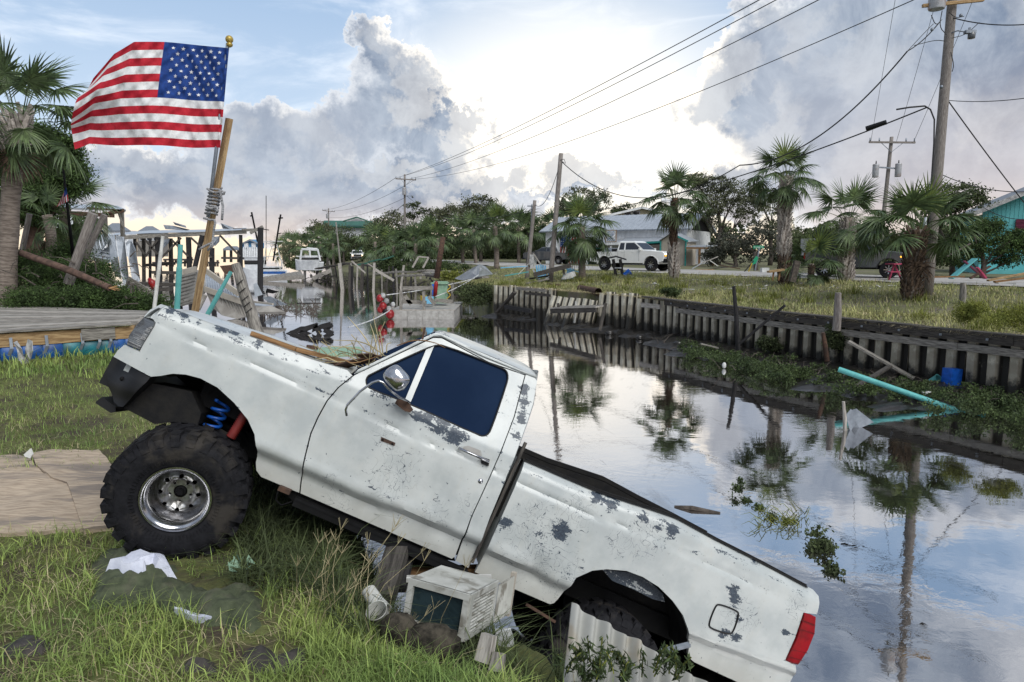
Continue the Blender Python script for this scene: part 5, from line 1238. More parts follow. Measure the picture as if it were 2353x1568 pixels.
mb = MB(); slab(mb, [A(p, 4.75) for p in cc([(935, 215), (947, 150), (958, 152), (945, 216)])], .01); simple('bark_strip', mb, 'rust', 'thin brown bark strip standing at the corner of the truck roof', 'bark')
# ---- pipes and pilings behind the hood
for (a, b2, Y, r, mt, lb) in (((412, 615), (404, 760), 9., .036, 'teal_pvc', 'upright teal plastic pipe left of the tan post'), ((507, 668), (462, 750), 9.4, .032, 'teal_pvc', 'slanting teal plastic pipe right of the tan post'),
                              ((370, 578), (352, 730), 13.5, .036, 'white_pvc', 'tall white plastic post left of the teal pipes'), ((472, 678), (455, 712), 12, .03, 'pale_wood', 'short pale stake between the two teal pipes')):
 mb = MB(); p0 = A(a, Y); p1 = A(b2, Y)
 if r > .031: mb.lathe([(r - .006, -.3), (r - .006, 0), (r, 0), (r, (p1 - p0).length)], p0, (p1 - p0), 18)
 else: mb.bar(p0, p1, .06, .06)
 simple('pipe' if 'pipe' in lb else 'stake', mb, mt, lb, 'pipe' if 'pipe' in lb else 'stake', smooth=True, sharp=40)
mb = MB(); top, bot = A((541, 606), 14.), A((592, 765), 14.); bot = top + (bot - top) * 1.55
N_ = 9; mb.tube([top.lerp(bot, k / N_) + Vector((.012 * math.sin(k * 2), 0, 0)) for k in range(N_ + 1)], [.085] + [.11 + .004 * k for k in range(N_)], 12, True, .12)
pg = simple('mooring_piling', mb, 'grey_wood', 'thick leaning grey mooring piling beyond the truck hood', 'piling', smooth=True, sharp=50)
for k, f_ in enumerate((.30, .42, .54, .63, .72)):
 mb = MB(); c = top.lerp(bot, f_ * .62); mb.bar(c + Vector((-.06, -.125, -.02)), c + Vector((.075, -.12, .085)), .012, .016); o = mb.build('bolt_groove', 'black_wood', None, origin=tuple(pg.location)); o.parent = pg
# ================================================================ VEGETATION BUILDERS
def leaf_quads(cent, size, rng, aspect=1.8, up=.3):
 n = len(cent); d = rng.normal(size=(n, 3)); d[:, 2] += up; d /= np.linalg.norm(d, axis=1)[:, None]
 r = rng.normal(size=(n, 3)); s = np.cross(d, r); s /= np.linalg.norm(s, axis=1)[:, None]
 L = size * rng.uniform(.6, 1.3, n)[:, None]; a = cent - d * L / 2; b = cent + d * L / 2; w_ = s * L / aspect / 2; m_ = (a + b) / 2
 V = np.stack([a, m_ + w_, b, m_ - w_], 1).reshape(-1, 3); F = np.arange(4 * n).reshape(-1, 4); return V, F
def clump_points(blobs, per, rng, clump=.35, shell=.55):
 """blobs: (x,y,z,rx,ry,rz). Leaves gather in clumps near the shell of each blob, leaving gaps"""
 out_ = []
 for (x, y, z, rx, ry, rz) in blobs:
  nc = max(3, int(per / 45)); d = rng.normal(size=(nc, 3)); d /= np.linalg.norm(d, axis=1)[:, None]
  rr = (shell + (1 - shell) * rng.random(nc) ** .7)[:, None]; cc_ = np.array([x, y, z]) + d * rr * np.array([rx, ry, rz])
  cs = clump * rng.uniform(.5, 1.4, nc)
  k = np.repeat(np.arange(nc), 45); out_.append(cc_[k] + rng.normal(size=(len(k), 3)) * cs[k][:, None] * np.array([1, 1, .6]) * .6)
 return np.concatenate(out_)
def tree(name, label, base, H, blobs, per, leaf, mat, tr=.2, group=None, bark='bark', clump=.5, lean=(0, 0), cat='tree', limbs=True, wispy=1.8):
 """blobs given relative to base"""
 rng = np.random.default_rng(int(abs(base[0] * 131 + base[1] * 17)) + 5)
 rt = root(name, label, cat, tuple(base), group)
 P = clump_points(blobs, per, rng, clump); V, F = leaf_quads(P, leaf, rng, wispy)
 npmesh('crown', V, F, mat, rt)
 mb = MB(); zt = max(b[2] for b in blobs); c = [0, 0, 0]
 pts = [Vector((lean[0] * t * t * zt, lean[1] * t * t * zt, t * zt * .75 - .15)) + Vector((rnd.uniform(-.08, .08), rnd.uniform(-.08, .08), 0)) for t in (0, .2, .4, .6, .8, 1.)]
 mb.tube(pts, [tr * (1.15 - .8 * k / 5) for k in range(6)], 8, True, .15)
 o = mb.build('trunk', bark, rt, True, origin=(0, 0, 0))
 if limbs:
  for b in blobs:
   s_ = pts[min(5, max(1, int(b[2] / zt * 4)))]; e_ = Vector(b[:3]); m_ = s_.lerp(e_, .5) + Vector((0, 0, -.08 * (e_ - s_).length)); mb = MB()
   mb.tube([s_, m_, e_], [tr * .45, tr * .3, tr * .12], 6, True, .2)
   for q in range(3):
    e2 = e_ + Vector((rnd.uniform(-1, 1) * b[3], rnd.uniform(-1, 1) * b[4], rnd.uniform(-.3, .8) * b[5])) * .8; mb.tube([m_, m_.lerp(e2, .5) + Vector((0, 0, .1)), e2], [tr * .2, tr * .13, tr * .05], 5)
   mb.build('limb', bark, rt, True, origin=(0, 0, 0))
 return rt
def mass(name, label, cat, P, size, mat, kind='stuff', wispy=1.8, group=None, up=.3):
 rng = np.random.default_rng(len(P)); V, F = leaf_quads(np.asarray(P), size, rng, wispy, up); c = V.mean(0); o = npmesh(name, V - c, F, mat); o.location = c
 if kind: o['kind'] = kind
 return tag(o, label, cat, group)
# ---- fan palm fronds, six attitudes, mesh shared by every palm
def frond_mesh(elev, petiole, L, nseg=34, droop=.5, w0=.030, mat='palm', seed=0, spread=2.25):
 rr = random.Random(seed); mb = MB(); e = R(elev)
 pts = []; p = Vector((0, 0, 0)); d = Vector((math.cos(e), 0, math.sin(e)))
 for k in range(7):
  pts.append(p.copy()); p = p + d * (petiole / 6); d = (d + Vector((0, 0, -.05 * (1.2 if elev < 50 else .5)))).normalized()
 mb.tube(pts, [.02, .016, .014, .012, .011, .010, .009], 4)
 side = Vector((0, 1, 0)); nrm = side.cross(d).normalized()
 tip = pts[-1]; cd2 = (d + Vector((0, 0, -.25))).normalized()
 for k in range(nseg):
  ph = (k / (nseg - 1) * 2 - 1) * spread + rr.uniform(-.05, .05)
  fold = .35 * (1 if ph > 0 else -1) * 0
  d0 = (cd2 * math.cos(ph) + side * math.sin(ph) + nrm * (.30 * abs(math.sin(ph)) + rr.uniform(-.05, .05))).normalized()
  Ls = L * (1 - .30 * (abs(ph) / spread) ** 2) * rr.uniform(.85, 1.08); q = tip.copy() - cd2 * 0 + cd2 * .12 * L * math.cos(ph * .5); dd_ = d0; N_ = 5; st = Ls / N_; row = []
  dr = droop * rr.uniform(.6, 1.7)
  wv = dd_.cross(nrm).normalized()
  for j in range(N_ + 1):
   f_ = j / N_; w_ = w0 * (.55 + 1.4 * f_ if f_ < .35 else 1.04 * (1 - (f_ - .35) / .65) ** .8) * L / .95
   row.append((q - wv * w_, q + wv * w_, q + nrm * w_ * .35)); q = q + dd_ * st
   dd_ = (dd_ + Vector((0, 0, -dr * (.10 + .35 * f_)))).normalized()
  for j in range(N_):
   a0, a1, am = row[j]; b0, b1, bm = row[j + 1]; i = len(mb.v)
   if j < N_ - 1: mb.v += [tuple(a0), tuple(am), tuple(a1), tuple(b1), tuple(bm), tuple(b0)]; mb.face((i, i + 1, i + 4, i + 5)); mb.face((i + 1, i + 2, i + 3, i + 4))
   else: mb.v += [tuple(a0), tuple(a1), tuple((b0 + b1) / 2)]; mb.face((i, i + 1, i + 2))
 return mb.mesh('frond', mat)
FR_ = {}
for nm, mt in (('g', 'palm'), ('y', 'palm_yellow')):
 FR_[nm] = [(e, frond_mesh(e, pt, .95, 34 if nm == 'g' else 24, dr, mat=mt, seed=i)) for i, (e, pt, dr) in enumerate(((82, .75, .18), (64, .85, .3), (45, .95, .5), (28, 1.0, .75), (8, .95, .9), (-18, .85, 1.0), (-48, .75, .7)))]
DEAD_ = frond_mesh(-68, .8, .8, 18, 1.0, mat='boot_brown', seed=77)
FAR_ = [(e, frond_mesh(e, pt, .95, 18, dr, w0=.05, mat='palm', seed=i + 20)) for i, (e, pt, dr) in enumerate(((80, .7, .2), (55, .85, .4), (28, .95, .7), (0, .95, .9), (-35, .8, .8)))]
def palm(label, base, top, tr=.17, size=1., n=26, yellow=2, boots=None, low=0., far=False, group='cabbage palms', seed=1, skirt=None, bark='palm_bark', hide=()):
 rr = random.Random(seed); base = Vector(base); top = Vector(top); rt = root('palm_tree', label, 'palm tree', tuple(base), group)
 ax = top - base; H = ax.length; mb = MB(); N_ = 12
 bend = Vector((rr.uniform(-.12, .12), 0, 0))
 path = lambda f_: ax * f_ + bend * math.sin(PI * f_)
 mb.tube([path(k / N_ * 1.) - Vector((0, 0, .15 if k == 0 else 0)) for k in range(N_ + 1)], [tr * (1.12 - .15 * k / N_ + .04 * math.sin(k * 1.7)) for k in range(N_ + 1)], 12, True, .06)
 mb.build('trunk', bark, rt, True, origin=(0, 0, 0))
 if boots:
  for (f0, f1, mt, sz) in boots:
   mb = MB(); nb_ = max(6, int((f1 - f0) * H / (.058 * sz)));
   for k in range(nb_):
    f_ = f0 + (f1 - f0) * k / nb_
    for j in range(3):
     a = k * 1.1 + j * 2 * PI / 3 + rr.uniform(-.1, .1); d = Vector((math.cos(a), math.sin(a), 0)); s_ = Vector((-d.y, d.x, 0)); c = path(f_) + d * tr * .9
     for sg in (-1, 1):
      a0 = c + s_ * sg * .02 * sz - Vector((0, 0, .05)) * sz; b0 = c + s_ * sg * .085 * sz + d * .085 * sz + Vector((0, 0, .17 * sz * rr.uniform(.8, 1.2))); mb.bar(a0, b0, .055 * sz, .022 * sz, up=d, taper=.8)
   o = mb.build('leaf_base', mt, rt, origin=(0, 0, 0)); o['kind'] = 'stuff'
 lib = FAR_ if far else FR_['g']
 ne = len(lib)
 if not far:
  for k in range(3):
   o = bpy.data.objects.new('dead_frond', DEAD_); C.objects.link(o); o.parent = rt; o.location = ax + Vector((0, 0, -.35)); o.rotation_euler = (rr.uniform(-.2, .2), rr.uniform(-.2, .2), rr.uniform(0, 6.28)); o.scale = (size * .9,) * 3
 for k in range(n):
  f_ = k / n; idx = min(ne - 1, int((f_ ** .85) * ne * (1.0 if low == 0 else 1.0)));
  if low < 0: idx = min(int((f_ ** .85) * (ne + low + 1)), ne + low)
  me = lib[idx][1]; az_ = k * 2.39996 + rr.uniform(-.3, .3)
  if yellow and k in range(1, 1 + yellow): me = FR_['y'][0][1]
  o = bpy.data.objects.new('frond', me); C.objects.link(o); o.parent = rt; o.location = ax + Vector((0, 0, -.25 * f_ * size)) + Vector((math.cos(az_), math.sin(az_), 0)) * tr * .6
  o.rotation_euler = (rr.uniform(-.3, .3), rr.uniform(-.18, .18), az_); s_ = size * rr.uniform(.85, 1.12); o.scale = (s_, s_, s_)
 return rt
def palm_at(label, bpx, tpx, **k):
 b = farpt(*bpx); t_ = aty(tpx[0], tpx[1], b.y); return palm(label, b, t_, **k)
# ================================================================ FAR BANK: palms
palm_at('tall palm whose whole trunk is covered in criss-cross leaf bases', (1803, 655), (1807, 405), tr=.20, size=.98, n=24, boots=[(.28, .98, 'boot_pale', 1.45), (0, .26, 'boot_brown', 1.3)], seed=3)
palm_at('palm with slim dark trunk and pale woven base standing in front of the white pickup', (1549, 640), (1551, 455), tr=.17, size=1.12, n=24, boots=[(.0, .42, 'boot_pale', 1.6), (.45, .95, 'boot_brown', .8)], seed=4, bark='rust', yellow=1)
palm_at('palm with smooth brown trunk between the leaning pole and the white pickup', (1337, 640), (1337, 520), tr=.19, size=1.25, n=30, yellow=2, seed=5)
palm_at('palm with smooth grey-brown trunk left of the two leaning poles', (1141, 618), (1137, 520), tr=.22, size=1.35, n=30, yellow=2, seed=6)
palm_at('palm with pale woven trunk in front of the dark off-road car', (1944, 646), (1950, 500), tr=.24, size=1.18, n=22, boots=[(.0, .95, 'boot_pale', 1.7)], yellow=0, seed=7)
palm_at('nearest and bushiest palm on the bank beside the big utility pole', (2094, 690), (2110, 528), tr=.22, size=1.12, n=24, low=-3, boots=[(.0, .98, 'boot_brown', 1.5)], seed=8, yellow=3)
palm_at('small young palm with almost no trunk beside the tall criss-cross palm', (1862, 656), (1866, 606), tr=.10, size=.92, n=18, boots=[(0, .9, 'boot_brown', .6)], seed=9, yellow=2, low=-2)
# pale green cluster of palms far down the bank
k = 0
DIRW = {650: 'at the seaward tip of the far treeline', 690: 'low beside the white boat', 735: 'behind the wrecked white boat', 765: 'left of the thin leaning pole', 862: 'right of the far white truck', 905: 'leaning over the ruined dock', 955: 'pale-tipped, behind the ruined dock', 1005: 'dark, behind the rusty leaning post', 1060: 'in the dark grove left of the grey-brown palm', 1088: 'just left of the grey-brown palm', 1190: 'just right of the grey-brown palm', 1212: 'behind the leaning pole with a meter box', 1272: 'beside the white building corner', 665: 'second from the seaward tip', 985: 'tallest of the dark palms behind the dock'}
for (x, by, ty, Y, s_, n_) in ((650, 598, 572, 150, 1.9, 14), (665, 600, 560, 140, 1.9, 14), (690, 602, 562, 125, 1.7, 16), (735, 603, 556, 118, 1.9, 16), (765, 604, 560, 112, 1.6, 16), (862, 610, 556, 84, 1.7, 18), (905, 612, 566, 78, 1.6, 20), (955, 612, 560, 76, 1.7, 20), (985, 610, 536, 84, 1.6, 18), (1005, 612, 548, 80, 1.5, 18), (1060, 612, 535, 84, 1.6, 18), (1088, 612, 528, 82, 1.6, 18), (1190, 612, 520, 84, 1.7, 20), (1212, 612, 528, 86, 1.6, 18), (1272, 606, 520, 92, 1.7, 18)):
 t_ = aty(x, ty, Y); b = Vector((t_.x + rnd.uniform(-.3, .3), Y, far_z(t_.x, Y)))
 palm('cabbage palm with drooping fan leaves ' + DIRW[x], b, t_, tr=.2, size=s_, n=n_, far=True, yellow=1 if k % 3 == 0 else 0, seed=30 + k); k += 1
# ---- broadleaf trees: (label, px, base row, top row, Y, crown blobs in px [(x,y,rx,ry)], material)
def ptree(label, x, Y, blobs_px, mat='leaf_oak', per=900, dens=1.9, leaf=.26, tr=.22, clump=.5, group='oaks and cedars behind the road', bark='bark', by=None):
 bx = aty(x, 600, Y); base = Vector((bx.x, Y, far_z(bx.x, Y))); sc_ = Y / FPX; bl = []
 for (bx_, by_, rx, ry) in blobs_px:
  c = aty(bx_, by_, Y + rnd.uniform(-1, 1) * rx * sc_ * .4); bl.append((c.x - base.x, c.y - base.y, c.z - base.z, rx * sc_, max(rx, ry) * sc_ * .8, ry * sc_))
 return tree('oak_tree' if mat != 'leaf_cedar' else 'cedar_tree', label, base, 0, bl, per * dens, leaf, mat, tr, group, bark, clump)
ptree('storm-thinned oak at the seaward end of the far treeline', 720, 135, [(700, 560, 35, 25), (735, 530, 30, 22), (670, 575, 25, 18), (760, 545, 30, 30)], per=700, leaf=.34, clump=.8)
ptree('dark round oak in front of the green-roofed house', 790, 125, [(790, 545, 28, 24), (820, 560, 25, 22), (760, 560, 25, 25)], 'leaf_dark', per=700, leaf=.32, clump=.8)
ptree('oak right of the green-roofed house', 885, 108, [(868, 520, 26, 16), (905, 505, 25, 18), (890, 545, 40, 28), (930, 540, 25, 22)], per=750, leaf=.3, clump=.7)
ptree('flat-topped pine beside the first utility pole', 952, 92, [(948, 468, 20, 9), (962, 483, 15, 8), (942, 495, 12, 6)], 'leaf_dark', per=260, leaf=.24, clump=.35, tr=.14)
ptree('oak with open crown in the middle of the far grove', 1010, 96, [(995, 500, 26, 20), (1035, 490, 22, 16), (1000, 540, 40, 30), (1050, 530, 32, 30)], per=850, leaf=.28, clump=.6)
ptree('largest spreading oak above the grove', 1105, 92, [(1100, 468, 36, 18), (1130, 490, 30, 24), (1075, 495, 30, 22), (1110, 525, 48, 30), (1085, 560, 40, 25)], per=950, leaf=.28, clump=.6)
ptree('dark tree mass left of the white building', 1225, 97, [(1220, 520, 26, 26), (1245, 545, 20, 30), (1170, 545, 30, 30), (1200, 570, 40, 22)], 'leaf_dark', per=800, leaf=.28, clump=.6)
ptree('twin-crowned oak rising behind the white building', 1350, 100, [(1330, 452, 42, 20), (1375, 460, 28, 24), (1300, 478, 20, 16), (1350, 482, 45, 20)], per=800, leaf=.28, clump=.55)
ptree('low round tree behind the cream gable', 1438, 105, [(1440, 480, 22, 12), (1420, 488, 14, 10)], 'leaf_dark', per=500, leaf=.28, clump=.5)
ptree('large open oak right of the white building', 1650, 72, [(1640, 425, 40, 26), (1690, 440, 38, 30), (1620, 470, 42, 30), (1670, 490, 55, 40), (1600, 415, 25, 16), (1720, 480, 30, 40)], per=900, leaf=.22, clump=.45, tr=.28)
ptree('grey bushy tree behind the green street sign', 1690, 62, [(1660, 560, 40, 30), (1710, 570, 45, 32), (1750, 560, 40, 45), (1640, 590, 25, 18)], 'leaf_grey', per=1100, leaf=.2, clump=.4)
ptree('dark tree behind the tall criss-cross palm', 1770, 68, [(1760, 505, 40, 50), (1800, 540, 45, 45), (1745, 450, 26, 20)], 'leaf_oak', per=1000, leaf=.22, clump=.45)
ptree('dark thicket behind the off-road car', 1880, 60, [(1870, 560, 55, 32), (1920, 540, 50, 34), (1980, 560, 55, 40), (2030, 580, 50, 40)], 'leaf_dark', per=1100, leaf=.2, clump=.45)
ptree('wind-bent cedar leaning over from the teal house', 2190, 38, [(2200, 440, 55, 20), (2225, 462, 40, 16), (2180, 470, 40, 22), (2150, 500, 30, 30)], 'leaf_dark', per=1000, leaf=.13, clump=.3, tr=.14)
ptree('fallen green cedar lying against the teal house', 2260, 36, [(2240, 545, 50, 34), (2290, 560, 50, 28), (2330, 585, 50, 26), (2220, 585, 45, 26), (2270, 520, 30, 16), (2340, 550, 30, 20)], 'leaf_cedar', per=1400, leaf=.12, clump=.28, tr=.15)
ptree('dark brush behind the big utility pole', 2130, 40, [(2130, 585, 45, 28), (2170, 590, 40, 25), (2100, 560, 30, 30)], 'leaf_dark', per=1000, leaf=.14, clump=.32, tr=.1)
# ---- far grove that reads as one mass behind everything
rg = np.random.default_rng(3); PP = []
for k in range(60):
 x = rg.uniform(660, 1260); Y = 118 + rg.uniform(0, 30) + (1260 - x) * .02; c = aty(x, 0, Y); q = far_z(c.x, Y); PP.append((c.x, Y, q + rg.uniform(.8, 3.4), 3.4, 3, 2.4))
for k in range(26):
 x = rg.uniform(1580, 2260); Y = 84 + rg.uniform(0, 12); c = aty(x, 0, Y); q = far_z(c.x, Y); PP.append((c.x, Y, q + rg.uniform(.8, 3.2), 2.8, 3, 2.4))
mass('far_grove', 'dark mass of brush filling the gaps behind the far trees', 'woodland', clump_points(PP, 1500, rg, .9, .1), .5, 'leaf_dark')
# shrubs along the far shore
def shrub(label, px, Y, rx, ry, mat='leaf', per=700, leaf=.14, clump=.25, zoff=None):
 c = aty(px[0], px[1], Y); s_ = Y / FPX; rng = np.random.default_rng(int(px[0])); bl = [(c.x + rng.uniform(-.6, .6) * rx * s_, c.y + rng.uniform(-.4, .4) * rx * s_, c.z + rng.uniform(-.3, .2) * ry * s_, rx * s_ * .6, rx * s_ * .5, ry * s_ * .7) for k in range(4)]
 P = clump_points(bl, per, rng, clump, .3); V, F = leaf_quads(P, leaf, rng); o = npmesh('shrub', V - np.array(c), F, mat); o.location = c
 return tag(o, label, 'shrub')
shrub('green bush on the shore left of the seawall corner', (1080, 672), 38.5, 60, 34, 'leaf_dark', 1600, .12, .25)
shrub('brushy green bank above the floating work raft', (1010, 615), 62, 60, 16, 'leaf', 900, .18, .35)
shrub('light green shrub growing behind the ruined dock', (905, 610), 70, 40, 22, 'leaf', 900, .2, .35)
shrub('shrub around the wrecked white boat', (715, 612), 96, 40, 14, 'leaf', 700, .25, .4)
shrub('shrub at the far end of the shore beside the shrimp boat', (672, 605), 110, 22, 18, 'leaf_dark', 700, .28, .4)
shrub('yellow-green bush on the shore right of the ruined dock', (1035, 632), 50, 30, 14, 'leaf_yellow', 700, .14, .25)
shrub('low green bush growing in front of the wall crest', (1545, 672), farpt(1545, 688).y, 22, 14, 'leaf', 700, .07, .12)
shrub('tall yellow-green weeds at the right edge of the bank', (2330, 725), 14.6, 45, 40, 'leaf_yellow', 1700, .035, .10)
shrub('feathery yellow-green weed by the big utility pole', (2215, 715), 16, 40, 34, 'leaf_yellow', 1500, .035, .10)
shrub('dark bush clinging to the wall below the splintered post', (1765, 790), 21, 28, 20, 'leaf_dark', 900, .06, .12)
shrub('dark bush in front of the wall by the grey post', (1915, 770), 19, 26, 42, 'leaf_dark', 1100, .06, .13)
# ================================================================ BUILDINGS
cf = lambda L: [(1206.4 + x * .19533, 488.3 + y * .19533) for x, y in L]     # crop F
c3 = lambda L: [(660.6 + x * .16484, 430.8 + y * .16484) for x, y in L]      # crop 1150..1750 (scale 3.485)
class Frame:
 """local frame: origin o, ex along the front, ey into the depth, z up"""
 def __init__(s, o, ang): s.o = Vector(o); s.ex = Vector((math.cos(ang), math.sin(ang), 0)); s.ey = Vector((-math.sin(ang), math.cos(ang), 0)); s.rz = ang
 def p(s, x, y, z): return s.o + s.ex * x + s.ey * y + Vector((0, 0, z))
def fbox(mb, F, x0, x1, y0, y1, z0, z1): mb.box(F.p((x0 + x1) / 2, (y0 + y1) / 2, (z0 + z1) / 2), (abs(x1 - x0), abs(y1 - y0), abs(z1 - z0)), rz=F.rz); return mb
def fslab(mb, F, pts, th=.06): return slab2(mb, [F.p(*q) for q in pts], th)
def slab2(mb, pts, th):
 n = (pts[1] - pts[0]).cross(pts[2] - pts[0]).normalized()
 if n.z < 0: n = -n; pts = pts[::-1]
 i = len(mb.v); k = len(pts); mb.v += [tuple(p) for p in pts] + [tuple(p - n * th) for p in pts]
 mb.face(range(i, i + k)); mb.face(range(i + 2 * k - 1, i + k - 1, -1))
 for j in range(k): mb.face((i + j, i + k + j, i + k + (j + 1) % k, i + (j + 1) % k))
 return mb
def ribs(F, x0, x1, step, y, z0, z1, name, mat, parent, w_=.05, d=.035):
 mb = MB(); n = int((x1 - x0) / step)
 for k in range(n + 1): x = x0 + (x1 - x0) * k / n; fbox(mb, F, x - w_ / 2, x + w_ / 2, y - d, y, z0, z1)
 o = mb.build(name, mat, parent); o['kind'] = 'stuff'; return o
def roof_ribs(F, xa, xb, pa, pb, step, mat, parent, d=.05):
 """standing seams from eave pa=(y,z) to ridge pb=(y,z)"""
 mb = MB(); n = int((xb - xa) / step)
 for k in range(n + 1): x = xa + (xb - xa) * k / n; mb.bar(F.p(x, pa[0], pa[1] + d / 2), F.p(x, pb[0], pb[1] + d / 2), .045, d)
 o = mb.build('roof_seam', mat, parent); o['kind'] = 'stuff'
# ---- the white metal building
wb_o = Vector((3.9, 80, far_z(3.9, 80))); wb = root('metal_building', 'long white metal building with a bare metal roof and a flag on its wall', 'building', tuple(wb_o))
F = Frame(wb_o, math.atan2(-.52, .855)); LW = 16.6
mb = MB(); fbox(mb, F, 0, LW, 0, .2, -.3, 3.75); fbox(mb, F, 0, .2, .2, 8.8, -.3, 3.75); fbox(mb, F, LW - .2, LW, .2, 8.8, -.3, 3.6); fbox(mb, F, .2, LW - .2, 8.6, 8.8, -.3, 3.6); mb.build('wall', 'white_paint', wb)
ribs(F, .1, LW - .1, .42, 0, 0, 3.7, 'wall_rib', 'white_paint', wb)
ridge = 5.55
mb = MB(); fslab(mb, F, [(-.55, -.5, 3.72), (LW + .5, -.5, 3.72), (LW + .5, 4.4, ridge), (-.55, 4.4, ridge)]); mb.build('roof', 'galv', wb)
mb = MB(); fslab(mb, F, [(-.55, 9.3, 3.72), (-.55, 4.43, ridge), (LW + .5, 4.43, ridge), (LW + .5, 9.3, 3.72)]); mb.build('roof', 'galv', wb)
roof_ribs(F, -.5, LW + .45, (-.5, 3.72), (4.4, ridge), .5, 'galv', wb)
mb = MB(); slab2(mb, [F.p(LW - .02, 0, 3.6), F.p(LW - .02, 8.8, 3.6), F.p(LW - .02, 4.4, ridge - .1)], .1); mb.build('gable', 'black_metal', wb)
mb = MB(); mb.bar(F.p(-.6, -.52, 3.66), F.p(LW + .5, -.52, 3.66), .06, .12); mb.build('fascia', 'galv_dull', wb)
mb = MB(); mb.bar(F.p(LW + .52, -.5, 3.62), F.p(LW + .52, 4.4, ridge - .08), .06, .2); mb.bar(F.p(LW + .52, 9.3, 3.62), F.p(LW + .52, 4.4, ridge - .08), .06, .2); mb.build('rake_trim', 'galv', wb)
# flag hung on the wall
fl2 = root('wall_flag', 'American flag hung upright on the white building wall behind the dark pickup', 'flag', tuple(F.p(2.7, -.1, .3)))
fx0, fx1, fz0, fz1 = 1.95, 4.35, .05, 3.2
for k in range(13):
 mb = MB(); a, b = fx0 + (fx1 - fx0) * k / 13, fx0 + (fx1 - fx0) * (k + 1) / 13; z1 = fz1 if k >= 7 else fz0 + (fz1 - fz0) * .6; z1 = z1 - (.0)
 fbox(mb, F, a, b, -.09, -.06 + .0, fz0, z1); mb.build('stripe', 'flag_red' if k % 2 == 0 else 'flag_white', fl2)
mb = MB(); fbox(mb, F, fx0, fx0 + (fx1 - fx0) * 7 / 13, -.09, -.06, fz0 + (fz1 - fz0) * .6, fz1); mb.build('canton', 'flag_blue', fl2)
mb = MB()
for i in range(5):
 for j in range(5): c = F.p(fx0 + .14 + i * .25, -.095, fz1 - .15 - j * .25); mb.poly([c + F.ex * .05, c + Vector((0, 0, .05)), c - F.ex * .05, c - Vector((0, 0, .05))])
o = mb.build('stars', 'flag_white', fl2); o['kind'] = 'stuff'
# porch, shed, sign
def onwall(px, py, yoff=0.):
 """local x and z on the plane yoff in front of the wall"""
 d = ray(px, py); P0_ = F.p(0, yoff, 0); t = (P0_ - CAM).dot(F.ey) / d.dot(F.ey); W = CAM + d * t - F.o; return W.dot(F.ex), W.z
po = root('porch', 'white-posted porch roof on the front of the metal building', 'porch', tuple(F.p(6, -2, 0)))
pa = onwall(*cf([(712, 368)])[0], -2.2); pb = onwall(*cf([(1225, 352)])[0], -2.2); pz = onwall(*cf([(900, 375)])[0], -2.2)[1]
mb = MB(); fslab(mb, F, [(pa[0], -2.2, pa[1]), (pb[0], -2.2, pb[1]), (pb[0], -.08, pb[1] + .35), (pa[0], -.08, pa[1] + .35)], .07); mb.build('roof', 'galv', po)
mb = MB(); mb.bar(F.p(pa[0], -2.22, pa[1] - .1), F.p(pb[0], -2.22, pb[1] - .1), .08, .26); mb.build('fascia', 'white_paint', po)
for px in (727, 905, 1010, 1110):
 x, z = onwall(*cf([(px, 500)])[0], -2.1); mb = MB(); fbox(mb, F, x - .09, x + .09, -2.18, -2.02, -.1, pz - .2); mb.build('post', 'white_paint', po)
x0, z0 = onwall(*cf([(752, 430)])[0], 0); x1, _ = onwall(*cf([(893, 430)])[0], 0); mb = MB(); fbox(mb, F, x0, x1, -.07, -.045, 0.02, z0); mb.build('doorway', 'black_metal', wb)
x2, _ = onwall(*cf([(990, 430)])[0], 0); mb = MB(); fbox(mb, F, x1 + .12, x2, -.07, -.045, .4, z0 - .1); mb.build('window', 'black_metal', wb)
mb = MB(); fbox(mb, F, x0 - .1, x0, -.1, -.04, 0, z0 + .1); fbox(mb, F, x0, x1 + .1, -.1, -.04, z0, z0 + .1); mb.build('door_trim', 'teal_trim', wb)
xr, _ = onwall(*cf([(880, 500)])[0], -2.2); xr2, zr = onwall(*cf([(925, 512)])[0], -2.2); mb = MB(); fbox(mb, F, xr, xr2 + .5, -2.3, -2.22, zr - .08, zr + .08); fbox(mb, F, xr, xr + .1, -2.3, -2.2, 0, zr); mb.build('rail', 'teal_trim', po)
sg = root('shop_sign', 'white lettered sign board standing on the porch roof of the metal building', 'sign', tuple(F.p(7.5, -1.6, 3)))
sa = onwall(*cf([(955, 215)])[0], -1.9); sb = onwall(*cf([(1068, 342)])[0], -1.9)
mb = MB(); fbox(mb, F, sa[0], sb[0], -1.93, -1.87, sb[1], sa[1]); mb.build('board', 'letter_white', sg)
mb = MB()
for (a, b, c, d) in ((sa[0] - .06, sa[0], sb[1] - .06, sa[1] + .06), (sb[0], sb[0] + .06, sb[1] - .06, sa[1] + .06), (sa[0], sb[0], sa[1], sa[1] + .06), (sa[0], sb[0], sb[1] - .06, sb[1])): fbox(mb, F, a, b, -1.95, -1.86, c, d)
mb.build('frame', 'brown_wood', sg)
